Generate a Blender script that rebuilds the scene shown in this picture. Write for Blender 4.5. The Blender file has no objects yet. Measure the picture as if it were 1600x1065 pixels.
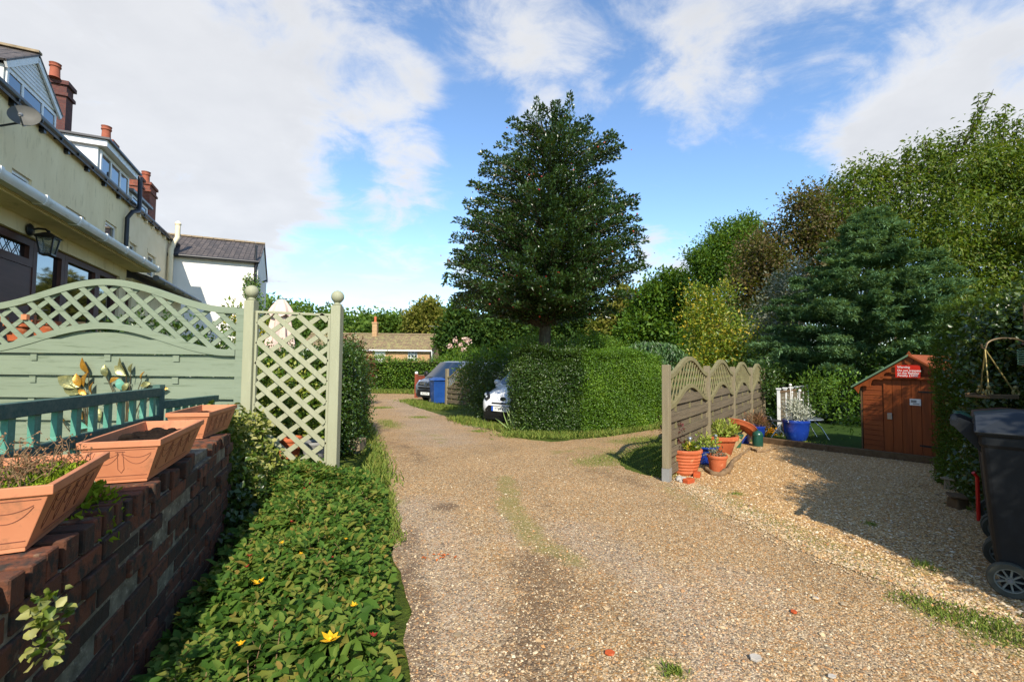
import bpy, bmesh, math, random
import numpy as np
from mathutils import Vector, Matrix
R = math.radians
sc = bpy.context.scene
COL = sc.collection
# ---------------------------------------------------------------- camera
F = 720.0; CAMZ = 1.35; PITCH = math.atan(32.5/F); ROLL = R(0.6)
_f = Vector((0, math.cos(PITCH), math.sin(PITCH)))
_r0 = Vector((1, 0, 0)); _u0 = Vector((0, -math.sin(PITCH), math.cos(PITCH)))
_r = _r0*math.cos(ROLL) + _u0*math.sin(ROLL); _u = _u0*math.cos(ROLL) - _r0*math.sin(ROLL)
EYE = Vector((0, 0, CAMZ))
cam = bpy.data.objects.new('camera', bpy.data.cameras.new('camera')); COL.objects.link(cam)
cam.matrix_world = Matrix(((_r.x, _u.x, -_f.x, 0), (_r.y, _u.y, -_f.y, 0), (_r.z, _u.z, -_f.z, CAMZ), (0, 0, 0, 1)))
cam.data.sensor_width = 36; cam.data.lens = F/1600*36; cam.data.clip_start = .05; cam.data.clip_end = 2000
sc.camera = cam
# ---------------------------------------------------------------- light and exposure
SUN_AZ = Vector((.16, -.987, 0)).normalized(); SUN_EL = R(37)
sl = bpy.data.lights.new('sun', 'SUN'); sl.energy = 4.7; sl.angle = R(.53); sl.color = (1, .91, .775)
so = bpy.data.objects.new('sun', sl); COL.objects.link(so)
_to = Vector((SUN_AZ.x*math.cos(SUN_EL), SUN_AZ.y*math.cos(SUN_EL), math.sin(SUN_EL)))
so.rotation_euler = _to.to_track_quat('Z', 'Y').to_euler(); so.location = (3, -8, 12)
vs = sc.view_settings; vs.view_transform = 'Standard'; vs.look = 'None'; vs.exposure = .62; vs.gamma = 1; vs.use_curve_mapping = False
sc.cycles.max_bounces = 6; sc.cycles.diffuse_bounces = 3; sc.cycles.glossy_bounces = 3; sc.cycles.transmission_bounces = 4
sc.cycles.transparent_max_bounces = 6

def ray(px, py):
    return _f + _r*((px-800)/F) - _u*((py-532.5)/F)
def at(px, py, Y):
    d = ray(px, py); return EYE + d*(Y/d.y)
def G(x, y):
    t = min(max(y-5.0, 0.0), 21.0)
    return -.03*(t*t/(t+.8)) if t > 0 else 0.0
def gnd(px, py):
    d = ray(px, py); Y = 5.0
    for _ in range(40):
        p = EYE + d*(Y/d.y); g = G(p.x, p.y)
        Y = d.y*(g-CAMZ)/d.z
    p = EYE + d*(Y/d.y); return Vector((p.x, p.y, G(p.x, p.y)))

# ---------------------------------------------------------------- node helpers
def C(h):
    v = [int(h[i:i+2], 16)/255 for i in (0, 2, 4)]
    return tuple(c/12.92 if c <= .04045 else ((c+.055)/1.055)**2.4 for c in v) + (1,)
class NT:
    def __init__(s, tree): s.t = tree; s.n = tree.nodes; s.l = tree.links
    def new(s, typ, **kw):
        n = s.n.new(typ)
        for k, v in kw.items(): setattr(n, k, v)
        return n
    def put(s, sock, v):
        if hasattr(v, 'is_output'): s.l.new(v, sock)
        elif v is not None: sock.default_value = v
    def math(s, op, a, b=None, clamp=False):
        n = s.new('ShaderNodeMath', operation=op, use_clamp=clamp); s.put(n.inputs[0], a)
        if b is not None: s.put(n.inputs[1], b)
        return n.outputs[0]
    def mix(s, f, a, b, typ='MIX'):
        n = s.new('ShaderNodeMix', data_type='RGBA', blend_type=typ); s.put(n.inputs[0], f); s.put(n.inputs[6], a); s.put(n.inputs[7], b)
        return n.outputs[2]
    def ramp(s, f, stops, interp='LINEAR'):
        n = s.new('ShaderNodeValToRGB'); n.color_ramp.interpolation = interp; e = n.color_ramp.elements
        while len(e) < len(stops): e.new(.5)
        for i, (p, c) in enumerate(stops): e[i].position = p; e[i].color = c if len(c) == 4 else tuple(c)+(1,)
        s.put(n.inputs[0], f); return n.outputs[0]
    def rng(s, v, a, b, c=0, d=1, smooth=False):
        n = s.new('ShaderNodeMapRange'); n.interpolation_type = 'SMOOTHSTEP' if smooth else 'LINEAR'
        s.put(n.inputs[0], v); n.inputs[1].default_value = a; n.inputs[2].default_value = b; n.inputs[3].default_value = c; n.inputs[4].default_value = d
        return n.outputs[0]
    def coord(s, kind='Object', scale=(1, 1, 1), rot=(0, 0, 0)):
        t = s.new('ShaderNodeTexCoord'); m = s.new('ShaderNodeMapping'); s.l.new(t.outputs[kind], m.inputs[0])
        m.inputs['Scale'].default_value = scale; m.inputs['Rotation'].default_value = rot
        return m.outputs[0]
    def noise(s, vec, scale, detail=4, rough=.55, dist=0):
        n = s.new('ShaderNodeTexNoise'); s.put(n.inputs['Vector'], vec); n.inputs['Scale'].default_value = scale
        n.inputs['Detail'].default_value = detail; n.inputs['Roughness'].default_value = rough; n.inputs['Distortion'].default_value = dist
        return n.outputs[0]
    def bump(s, h, strength=.3, dist=.02, prev=None):
        n = s.new('ShaderNodeBump'); n.inputs['Strength'].default_value = strength; n.inputs['Distance'].default_value = dist
        s.put(n.inputs['Height'], h)
        if prev is not None: s.put(n.inputs['Normal'], prev)
        return n.outputs[0]
MATS = {}
def newmat(name):
    m = bpy.data.materials.new(name); m.use_nodes = True; t = NT(m.node_tree); b = m.node_tree.nodes['Principled BSDF']
    MATS[name] = m; return m, t, b
def pm(name, c1, c2=None, scale=6, rough=.7, bump=.15, bscale=60, bdist=.004, spec=.4, metal=0, stretch=(1, 1, 1), detail=5, lo=.3, hi=.7, c3=None, coat=0):
    m, t, b = newmat(name); v = t.coord('Object', stretch)
    c1 = C(c1) if isinstance(c1, str) else c1
    if c2:
        c2 = C(c2); col = t.ramp(t.noise(v, scale, detail), [(lo, c1), (hi, c2)])
        if c3: col = t.mix(t.rng(t.noise(v, scale*2.7, 6, .65), .55, .72), col, C(c3))
        t.put(b.inputs['Base Color'], col)
    else: b.inputs['Base Color'].default_value = c1
    b.inputs['Roughness'].default_value = rough; b.inputs['Specular IOR Level'].default_value = spec; b.inputs['Metallic'].default_value = metal
    if coat: b.inputs['Coat Weight'].default_value = coat; b.inputs['Coat Roughness'].default_value = .05
    if bump: t.put(b.inputs['Normal'], t.bump(t.noise(v, bscale, 4), bump, bdist))
    return m
def leafmat(name, cols, rough=.5, trans=.3, spec=.4, tintw=.35):
    m, t, b = newmat(name); g = t.new('ShaderNodeNewGeometry'); a = t.new('ShaderNodeAttribute', attribute_name='tint')
    f = t.math('ADD', t.math('MULTIPLY', g.outputs['Random Per Island'], 1-tintw), t.math('MULTIPLY', a.outputs['Fac'], tintw))
    n = len(cols); col = t.ramp(f, [((i+.0)/(n-1), C(c)) for i, c in enumerate(cols)])
    t.put(b.inputs['Base Color'], col); b.inputs['Roughness'].default_value = rough; b.inputs['Specular IOR Level'].default_value = spec
    if trans:
        tr = t.new('ShaderNodeBsdfTranslucent'); t.put(tr.inputs[0], t.mix(.5, col, C('9ab020'))); mx = t.new('ShaderNodeMixShader'); mx.inputs[0].default_value = trans
        t.l.new(b.outputs[0], mx.inputs[1]); t.l.new(tr.outputs[0], mx.inputs[2]); t.l.new(mx.outputs[0], t.n['Material Output'].inputs[0])
    return m
# ---------------------------------------------------------------- object helpers
LOCM = {}
def tag(o, label=None, cat=None, group=None, kind=None):
    if label: o['label'] = label
    if cat: o['category'] = cat
    if group: o['group'] = group
    if kind: o['kind'] = kind
    return o
def thing(name, label, cat, loc=(0, 0, 0), rz=0, group=None):
    o = bpy.data.objects.new(name, None); COL.objects.link(o); o.empty_display_size = .1
    o.location = loc; o.rotation_euler = (0, 0, rz); LOCM[o.name] = Matrix.Translation(loc) @ Matrix.Rotation(rz, 4, 'Z')
    return tag(o, label, cat, group)
class MB:
    def __init__(s): s.v = []; s.f = []; s.mi = []
    def add(s, vs, fs, mi=0):
        k = len(s.v); s.v += [tuple(v) for v in vs]; s.f += [tuple(i+k for i in f) for f in fs]; s.mi += [mi]*len(fs); return s
    def box(s, c, sz, rz=0, mi=0, tx=1, ty=1):
        x, y, z = sz[0]/2, sz[1]/2, sz[2]/2; ca, sa = math.cos(rz), math.sin(rz); vs = []
        for k in (-1, 1):
            ax, ay = (x, y) if k < 0 else (x*tx, y*ty)
            for i, j in ((-1, -1), (1, -1), (1, 1), (-1, 1)):
                vs.append((c[0]+i*ax*ca-j*ay*sa, c[1]+i*ax*sa+j*ay*ca, c[2]+k*z))
        return s.add(vs, [(3, 2, 1, 0), (4, 5, 6, 7), (0, 1, 5, 4), (1, 2, 6, 5), (2, 3, 7, 6), (3, 0, 4, 7)], mi)
    def b2(s, a, b, mi=0):
        return s.box([(a[i]+b[i])/2 for i in range(3)], [abs(b[i]-a[i]) for i in range(3)], 0, mi)
    def bar(s, p, q, w, t, n=(0, 1, 0), mi=0):
        p, q, n = Vector(p), Vector(q), Vector(n); d = (q-p).normalized(); sd = d.cross(n).normalized()*(w/2); n2 = sd.cross(d).normalized()*(t/2)
        vs = [b+sd*i+n2*j for b in (p, q) for i, j in ((-1, -1), (1, -1), (1, 1), (-1, 1))]
        return s.add(vs, [(3, 2, 1, 0), (4, 5, 6, 7), (0, 1, 5, 4), (1, 2, 6, 5), (2, 3, 7, 6), (3, 0, 4, 7)], mi)
    def sweep(s, pts, w, t, n=(0, 1, 0), mi=0):
        pts = [Vector(p) for p in pts]; n = Vector(n).normalized(); vs = []; m = len(pts)
        for i, p in enumerate(pts):
            d = (pts[min(i+1, m-1)]-pts[max(i-1, 0)]).normalized(); sd = d.cross(n).normalized()*(w/2); n2 = n*(t/2)
            vs += [p-sd-n2, p+sd-n2, p+sd+n2, p-sd+n2]
        fs = [(3, 2, 1, 0), tuple(4*(m-1)+k for k in range(4))]
        for i in range(m-1):
            for k in range(4): fs.append((4*i+k, 4*i+(k+1) % 4, 4*i+4+(k+1) % 4, 4*i+4+k))
        return s.add(vs, fs, mi)
    def tube(s, pts, r, n=8, mi=0, cap=True):
        pts = [Vector(p) for p in pts]; m = len(pts); rs = r if hasattr(r, '__len__') else [r]*m; vs = []
        up = Vector((0, 0, 1)); d0 = (pts[-1]-pts[0])
        if d0.length < 1e-6 or abs(d0.normalized().z) > .9: up = Vector((1, 0, 0))
        for i, p in enumerate(pts):
            d = (pts[min(i+1, m-1)]-pts[max(i-1, 0)]).normalized(); a = d.cross(up)
            a = a.normalized() if a.length > 1e-4 else d.orthogonal().normalized(); b = d.cross(a)
            vs += [p+(a*math.cos(2*math.pi*k/n)+b*math.sin(2*math.pi*k/n))*rs[i] for k in range(n)]
        fs = [(i*n+k, i*n+(k+1) % n, (i+1)*n+(k+1) % n, (i+1)*n+k) for i in range(m-1) for k in range(n)]
        if cap: fs += [tuple(range(n-1, -1, -1)), tuple((m-1)*n+k for k in range(n))]
        return s.add(vs, fs, mi)
    def lathe(s, prof, n=24, c=(0, 0, 0), mi=0, ring=False):
        prof = list(prof)+[prof[0]] if ring else prof
        vs = [(c[0]+r*math.cos(2*math.pi*k/n), c[1]+r*math.sin(2*math.pi*k/n), c[2]+z) for r, z in prof for k in range(n)]
        m = len(prof); fs = [(i*n+k, i*n+(k+1) % n, (i+1)*n+(k+1) % n, (i+1)*n+k) for i in range(m-1) for k in range(n)]
        if ring: return s.add(vs, fs, mi)
        if prof[0][0] > 1e-4: fs.append(tuple(range(n-1, -1, -1)))
        if prof[-1][0] > 1e-4: fs.append(tuple((m-1)*n+k for k in range(n)))
        return s.add(vs, fs, mi)
    def ball(s, c, r, n=16, m=10, sc=(1, 1, 1), mi=0):
        vs = []; fs = []
        for i in range(m+1):
            a = math.pi*i/m
            for k in range(n):
                b = 2*math.pi*k/n; vs.append((c[0]+r*sc[0]*math.sin(a)*math.cos(b), c[1]+r*sc[1]*math.sin(a)*math.sin(b), c[2]-r*sc[2]*math.cos(a)))
        for i in range(m):
            for k in range(n): fs.append((i*n+k, i*n+(k+1) % n, (i+1)*n+(k+1) % n, (i+1)*n+k))
        return s.add(vs, fs, mi)
    def prism(s, poly, a, b, plane='xz', mi=0):
        n = len(poly); mk = {'xz': lambda p, k: (p[0], k, p[1]), 'yz': lambda p, k: (k, p[0], p[1]), 'xy': lambda p, k: (p[0], p[1], k)}[plane]
        vs = [mk(p, a) for p in poly]+[mk(p, b) for p in poly]
        return s.add(vs, [tuple(range(n-1, -1, -1)), tuple(range(n, 2*n))]+[(i, (i+1) % n, n+(i+1) % n, n+i) for i in range(n)], mi)
    def wall(s, x0, x1, z0, z1, y, holes, depth=.12, mi=0, flip=1):
        xs = sorted({x0, x1, *[h[0] for h in holes], *[h[1] for h in holes]}); zs = sorted({z0, z1, *[h[2] for h in holes], *[h[3] for h in holes]})
        for i in range(len(xs)-1):
            for j in range(len(zs)-1):
                cx, cz = (xs[i]+xs[i+1])/2, (zs[j]+zs[j+1])/2
                if any(h[0] < cx < h[1] and h[2] < cz < h[3] for h in holes): continue
                s.add([(xs[i], y, zs[j]), (xs[i+1], y, zs[j]), (xs[i+1], y, zs[j+1]), (xs[i], y, zs[j+1])], [(0, 1, 2, 3)], mi)
        for a, b, c, d in holes:
            q = [(a, c), (b, c), (b, d), (a, d)]
            for k in range(4):
                p, r = q[k], q[(k+1) % 4]; s.add([(p[0], y, p[1]), (r[0], y, r[1]), (r[0], y+depth, r[1]), (p[0], y+depth, p[1])], [(0, 1, 2, 3)], mi)
        return s
    def build(s, name, mats, parent=None, smooth=False, bevel=0, world=False, origin=None, label=None, segs=2):
        vs = [Vector(v) for v in s.v]
        if world and parent is not None:
            inv = LOCM[parent.name].inverted(); vs = [inv @ v for v in vs]
        if origin is not None: o3 = Vector(origin); vs = [v-o3 for v in vs]
        me = bpy.data.meshes.new(name); me.from_pydata(vs, [], s.f)
        mats = mats if isinstance(mats, (list, tuple)) else [mats]
        for m in mats: me.materials.append(MATS[m])
        if len(mats) > 1: me.polygons.foreach_set('material_index', s.mi)
        bm = bmesh.new(); bm.from_mesh(me); bmesh.ops.recalc_face_normals(bm, faces=bm.faces); bm.to_mesh(me); bm.free()
        if smooth:
            me.polygons.foreach_set('use_smooth', [True]*len(me.polygons)); me.set_sharp_from_angle(angle=R(smooth if smooth is not True else 40))
        o = bpy.data.objects.new(name, me); COL.objects.link(o)
        if origin is not None: o.location = origin
        if parent is not None: o.parent = parent; LOCM[o.name] = LOCM.get(parent.name, Matrix.Identity(4))
        else: LOCM[o.name] = Matrix.Translation(origin or (0, 0, 0))
        if bevel:
            b = o.modifiers.new('bevel', 'BEVEL'); b.width = bevel; b.segments = segs; b.limit_method = 'ANGLE'; b.angle_limit = R(35)
        if label: o['label'] = label
        return o
def dup(root, loc, rz=None, label=None, group=None, scale=None):
    r = root.copy(); COL.objects.link(r); r.location = loc
    if rz is not None: r.rotation_euler = (0, 0, rz)
    if scale: r.scale = (scale,)*3
    if label: r['label'] = label
    if group: r['group'] = group
    LOCM[r.name] = Matrix.Translation(loc) @ Matrix.Rotation(r.rotation_euler.z, 4, 'Z')
    for ch in list(root.children):
        c = ch.copy(); COL.objects.link(c); c.parent = r
        for g in list(ch.children):
            d = g.copy(); COL.objects.link(d); d.parent = c
    return r
def text(name, s, size, mat, parent, loc, rot=(0, 0, 0), align='CENTER', depth=.001, sx=1):
    cu = bpy.data.curves.new(name, 'FONT'); cu.body = s; cu.size = size; cu.align_x = align; cu.align_y = 'CENTER'; cu.extrude = depth; cu.offset = size*.012
    t = bpy.data.objects.new(name+'_src', cu); COL.objects.link(t); bpy.context.view_layer.update()
    me = bpy.data.meshes.new_from_object(t.evaluated_get(bpy.context.evaluated_depsgraph_get())); bpy.data.objects.remove(t)
    me.name = name; me.materials.clear(); me.materials.append(MATS[mat]); o = bpy.data.objects.new(name, me); COL.objects.link(o); o.parent = parent; o.location = loc; o.rotation_euler = rot; o.scale = (sx, 1, 1)
    return o
# ---------------------------------------------------------------- foliage helpers
def rs(seed): return np.random.default_rng(seed)
def unit(a): return a/np.maximum(np.linalg.norm(a, axis=1, keepdims=True), 1e-9)
def rawmesh(name, V, faces_flat, sizes, mat, parent=None, tint=None, origin=(0, 0, 0), smooth=False):
    me = bpy.data.meshes.new(name); V = np.ascontiguousarray(V-np.array(origin), dtype=np.float32)
    me.vertices.add(len(V)); me.vertices.foreach_set('co', V.ravel())
    sizes = np.asarray(sizes, np.int32); me.loops.add(len(faces_flat)); me.loops.foreach_set('vertex_index', np.asarray(faces_flat, np.int32))
    me.polygons.add(len(sizes)); st = np.concatenate([[0], np.cumsum(sizes)[:-1]]).astype(np.int32); me.polygons.foreach_set('loop_start', st); me.polygons.foreach_set('loop_total', sizes)
    if smooth: me.polygons.foreach_set('use_smooth', np.ones(len(sizes), bool))
    me.update(calc_edges=True)
    if tint is not None:
        a = me.attributes.new('tint', 'FLOAT', 'POINT'); a.data.foreach_set('value', np.asarray(tint, np.float32))
    me.materials.append(MATS[mat]); o = bpy.data.objects.new(name, me); COL.objects.link(o)
    if parent is not None: o.parent = parent; LOCM[o.name] = LOCM.get(parent.name, Matrix.Identity(4))
    else: o.location = origin
    return o
def leafmesh(name, P, A, N, L, W, mat, parent=None, tint=None, rich=False, fold=.25, curl=.12, origin=(0, 0, 0)):
    n = len(P); A = unit(A); S = unit(np.cross(A, N)); N = np.cross(S, A)
    L = np.broadcast_to(np.asarray(L, float), (n,))[:, None]; W = np.broadcast_to(np.asarray(W, float), (n,))[:, None]
    if parent is not None: origin = tuple(parent.location)
    if not rich:
        V = np.stack([P, P+A*L*.45+S*W/2+N*W*fold, P+A*L-N*L*curl, P+A*L*.45-S*W/2+N*W*fold], 1).reshape(-1, 3)
        f = np.array([[0, 2, 1], [0, 3, 2]]); k = 4
        F_ = (np.arange(n)[:, None, None]*k+f[None]).reshape(-1); sz = np.full(n*2, 3)
    else:
        c = N*L*curl
        V = np.stack([P, P+A*L*.34, P+A*L*.72-c*.35, P+A*L-c, P+A*L*.3+S*W*.5+N*W*fold, P+A*L*.74+S*W*.40+N*W*fold-c*.4,
                      P+A*L*.3-S*W*.5+N*W*fold, P+A*L*.74-S*W*.40+N*W*fold-c*.4], 1).reshape(-1, 3); k = 8
        base = np.arange(n)[:, None]*k
        loops = np.concatenate([base+np.array([[0, 1, 4]]), base+np.array([[1, 2, 5, 4]]), base+np.array([[2, 3, 5]]), base+np.array([[0, 6, 1]]), base+np.array([[1, 6, 7, 2]]), base+np.array([[2, 7, 3]])], 1)
        F_ = loops.reshape(-1); sz = np.tile([3, 4, 3, 3, 4, 3], n)
    t = None if tint is None else np.repeat(tint, k)
    if tint is None: t = np.full(n*k, .5)
    return rawmesh(name, V, F_, sz, mat, parent, t, origin, smooth=rich)
def blobpts(blobs, n, g, shell=.55):
    B = np.array([list(c)+list(r) for c, r in blobs], float); w = (B[:, 3]*B[:, 4]*B[:, 5])**(.67); i = g.choice(len(B), n, p=w/w.sum())
    u = unit(g.normal(size=(n, 3))); r = (shell+(1-shell)*g.random(n)**.6)[:, None]
    return B[i, :3]+u*B[i, 3:]*r, unit(u/B[i, 3:])
def foliage(name, blobs, nc, per, L, W, mat, parent, spread=.25, up=.3, droop=0, seed=1, shell=.55, rich=False, flat=1, keep=None, lj=.35, fold=.25, out=1.0):
    g = rs(seed); Cc, O = blobpts(blobs, nc, g, shell)
    if keep is not None:
        k = keep(Cc); Cc, O = Cc[k], O[k]; nc = len(Cc)
    ti = g.random(nc); i = np.repeat(np.arange(nc), per); n = nc*per
    off = np.clip(g.normal(size=(n, 3)), -1.5, 1.5)*spread*(.6+.8*g.random((nc, 1)))[i]; off[:, 2] *= flat
    P = Cc[i]+off; dirn = unit(off+1e-6)
    A = unit(dirn*.7+O[i]*.5*out+g.normal(size=(n, 3))*.6+np.array([0, 0, up-droop])); N = unit(O[i]*.6+np.array([0, 0, .7])+g.normal(size=(n, 3))*.55)
    LL = L*(1-lj+2*lj*g.random(n)); return leafmesh(name, P, A, N, LL, LL*W/L, mat, parent, ti[i], rich, fold), Cc
def limbs(mb, base, h, r0, centers, nlimb, g, lean=(0, 0), r1=.25, start=.3):
    pts = []; b = Vector(base)
    for k in range(7):
        f = k/6; pts.append(b+Vector((lean[0]*f+g.normal()*.02*h*f*.3, lean[1]*f+g.normal()*.02*h*f*.3, h*f)))
    mb.tube(pts, [r0*(1.25 if k == 0 else 1)*(1-(1-r1)*k/6) for k in range(7)], 9)
    idx = g.choice(len(centers), min(nlimb, len(centers)), replace=False)
    for i in idx:
        e = Vector(centers[i]); f = min(max(start, (e.z-b.z)/h*.75), .98); s = b+Vector((lean[0]*f, lean[1]*f, h*f)); m = (s+e)/2+Vector((g.normal()*.1, g.normal()*.1, -.08*(e-s).length+.1))
        r = r0*(1-(1-r1)*f)*.45; mb.tube([s, s.lerp(m, .6)*.5+s.lerp(m, .5)*.5, m, m.lerp(e, .6), e], [r, r*.8, r*.6, r*.4, r*.15], 6)
def inpoly(P, poly):
    x, y = P[:, 0], P[:, 1]; r = np.zeros(len(P), bool); n = len(poly); j = n-1
    for i in range(n):
        xi, yi = poly[i]; xj, yj = poly[j]
        c = ((yi > y) != (yj > y)) & (x < (xj-xi)*(y-yi)/((yj-yi) or 1e-9)+xi); r ^= c; j = i
    return r
def hedge(name, label, poly, z0, z1, dens, L, W, mat, core, seed, rnd=.25, bulge=.1, up=.2, jit=.07, cat='hedge', rich=False, sprigs=0, thing_=None, topdens=1.0, sides=None, basedens=1.0):
    """closed plan outline poly (anticlockwise), z0/z1 functions or numbers"""
    g = rs(seed); zb = z0 if callable(z0) else (lambda x, y: z0); zt = z1 if callable(z1) else (lambda x, y: z1)
    cx = sum(p[0] for p in poly)/len(poly); cy = sum(p[1] for p in poly)/len(poly)
    root = thing_ or thing(name, label, cat, (cx, cy, zb(cx, cy))); P = []; N = []
    m = len(poly)
    def wob(p): return bulge*(np.sin(p[:, 0]*2.3+seed)*np.sin(p[:, 1]*2.9+seed*2)*.6+np.sin(p[:, 2]*4.1+p[:, 0]*3.3+seed)*.4)
    for i in range(m):
        if sides is not None and i not in sides: continue
        a = np.array(poly[i]); b = np.array(poly[(i+1) % m]); ln = np.linalg.norm(b-a); nn = np.array([(b-a)[1], -(b-a)[0]])/ln
        h = zt(*((a+b)/2))-zb(*((a+b)/2)); n = int(dens*ln*h); t = g.random(n); s = g.random(n)**(1/basedens)
        xy = a+(b-a)*t[:, None]; zz0 = np.array([zb(*q) for q in xy]); zz1 = np.array([zt(*q) for q in xy]); z = zz0+(zz1-zz0)*s
        top = np.maximum(0, z-(zz1-rnd))/rnd; inset = rnd*(1-np.sqrt(np.maximum(0, 1-top**2)))
        p = np.column_stack([xy-nn*inset[:, None], z]); nv = np.column_stack([np.tile(nn, (n, 1))*(1-top[:, None]*.7), top*.9])
        P.append(p); N.append(nv)
    xs = [p[0] for p in poly]; ys = [p[1] for p in poly]; area = (max(xs)-min(xs))*(max(ys)-min(ys)); n = int(dens*area*topdens)
    if n:
        q = np.column_stack([g.uniform(min(xs), max(xs), n), g.uniform(min(ys), max(ys), n)]); q = q[inpoly(q, poly)]
        if len(q): P.append(np.column_stack([q, [zt(*k) for k in q]])); N.append(np.tile([0, 0, 1.], (len(q), 1)))
    P = np.concatenate(P); N = unit(np.concatenate(N)); n = len(P)
    P = P+N*wob(P)[:, None]+g.normal(size=(n, 3))*jit
    A = unit(N*.55+g.normal(size=(n, 3))*.7+np.array([0, 0, up])); NN = unit(N*.8+np.array([0, 0, .5])+g.normal(size=(n, 3))*.5); LL = L*(.65+.7*g.random(n))
    ti = .5+.5*np.sin(P[:, 0]*5+seed)*np.sin(P[:, 1]*4.3+P[:, 2]*5.1)
    if sprigs:
        k = g.choice(n, sprigs); p0 = P[k]; d = unit(N[k]*.6+g.normal(size=(sprigs, 3))*.35+np.array([0, 0, .9])); q = []
        for s in range(7): q.append(p0+d*(s*.05))
        q = np.concatenate(q); dd = np.tile(d, (7, 1)); AA = unit(dd*.5+g.normal(size=q.shape)*.8); P = np.concatenate([P, q]); A = np.concatenate([A, AA]); NN = np.concatenate([NN, unit(g.normal(size=q.shape)+np.array([0, 0, 1]))]); LL = np.concatenate([LL, np.full(len(q), L)]); ti = np.concatenate([ti, g.random(len(q))])
    leafmesh('foliage', P, A, NN, LL, LL*W/L, mat, root, ti, rich)
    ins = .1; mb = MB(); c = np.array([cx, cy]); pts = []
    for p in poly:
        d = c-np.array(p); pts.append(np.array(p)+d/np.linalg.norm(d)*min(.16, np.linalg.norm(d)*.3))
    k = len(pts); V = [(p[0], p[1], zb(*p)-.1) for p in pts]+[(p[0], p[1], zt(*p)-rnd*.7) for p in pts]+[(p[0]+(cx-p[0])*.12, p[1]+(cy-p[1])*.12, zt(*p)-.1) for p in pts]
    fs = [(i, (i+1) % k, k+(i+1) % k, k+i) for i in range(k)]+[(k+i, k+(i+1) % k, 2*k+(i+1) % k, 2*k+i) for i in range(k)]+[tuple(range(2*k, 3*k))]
    mb.add(V, fs).build('dark_core', core, root, world=True); return root  # solid dark core added inside the leaves to block light
# ---------------------------------------------------------------- sky
world = bpy.data.worlds.new('World'); sc.world = world; world.use_nodes = True
wt = NT(world.node_tree); bg = world.node_tree.nodes['Background']
sky = wt.new('ShaderNodeTexSky', sky_type='NISHITA'); sky.sun_disc = False; sky.sun_elevation = SUN_EL
sky.sun_rotation = math.atan2(SUN_AZ.x, SUN_AZ.y); sky.air_density = 1.0; sky.dust_density = .1; sky.ozone_density = 1.6
_tc = wt.new('ShaderNodeTexCoord'); D = _tc.outputs['Generated']
_sx = wt.new('ShaderNodeSeparateXYZ'); wt.put(_sx.inputs[0], D)
_den = wt.math('ADD', wt.math('MAXIMUM', _sx.outputs[2], 0), .22)
_cb = wt.new('ShaderNodeCombineXYZ'); wt.put(_cb.inputs[0], wt.math('DIVIDE', _sx.outputs[0], _den)); wt.put(_cb.inputs[1], wt.math('DIVIDE', _sx.outputs[1], _den))
PV = _cb.outputs[0]
# cloud banks, each round a direction in the sky: (x, y of the direction in the view, radius in degrees, weight)
BANKS = [(60, 120, 18, .4), (230, 190, 16, .46), (400, 110, 12, .36), (400, 230, 10, .36), (600, 130, 6, .45), (150, 30, 14, .35), (630, 200, 6, .35), (330, 310, 7, .4), (460, 330, 6, .5), (640, 300, 6, .35),
         (860, 110, 6, .4), (780, 40, 6, .32), (1090, 130, 7, .42), (1180, 60, 9, .2), (1400, 90, 14, .22), (1540, 60, 12, .24), (1420, 230, 6, .6), (1540, 180, 8, .55), (1230, 215, 4, .2), (1330, 205, 4, .2), (580, 470, 7, .4), (1030, 400, 4, .5), (730, 400, 3.2, .45), (440, 425, 3, .35),
         (900, 20, 8, .25), (760, 300, 7, -.5), (740, 190, 5, -.4), (970, 240, 5, -.4), (1150, 290, 9, -.5), (510, 390, 5, -.3), (1270, 200, 6, -.2), (500, 20, 4, .2), (270, 240, 3.2, -.5), (520, 275, 4, -.4), (370, 15, 5, -.45), (420, 250, 3, -.2)]
acc = None
for px, py, rad, w in BANKS:
    d = ray(px, py).normalized(); dp = wt.new('ShaderNodeVectorMath', operation='DOT_PRODUCT'); wt.put(dp.inputs[0], D); dp.inputs[1].default_value = d
    v = wt.rng(dp.outputs['Value'], math.cos(R(rad*1.25)), math.cos(R(rad*.25)), 0, w, True)
    acc = v if acc is None else wt.math('ADD', acc, v)
_n1 = wt.noise(PV, 3.6, 12, .6, .6); _n2 = wt.noise(PV, 9.5, 10, .66, .6)
_cov = wt.math('ADD', wt.math('ADD', wt.math('MULTIPLY', wt.math('SUBTRACT', _n1, .5), 2.9), wt.math('MULTIPLY', wt.math('SUBTRACT', _n2, .5), 1.0)), acc)
_cl = wt.rng(_cov, -.1, 1.0, 0, 1, True)
_thick = wt.rng(_cov, .35, 1.15, 0, 1, True)
_shade = wt.noise(PV, 3.4, 6, .55)
_ccol = wt.ramp(wt.math('ADD', wt.math('MULTIPLY', _thick, .3), wt.math('MULTIPLY', _shade, .75)), [(.25, (4.15, 4.15, 4.2)), (.5, (3.85, 3.88, 3.95)), (.85, (3.25, 3.3, 3.42))])
_cf = wt.math('MULTIPLY', _cl, .93)
_blue = wt.mix(1.0, sky.outputs[0], (.9, 1.03, 1.13, 1), 'MULTIPLY')
wt.put(bg.inputs[0], wt.mix(_cf, _blue, _ccol)); bg.inputs[1].default_value = .15
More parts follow.
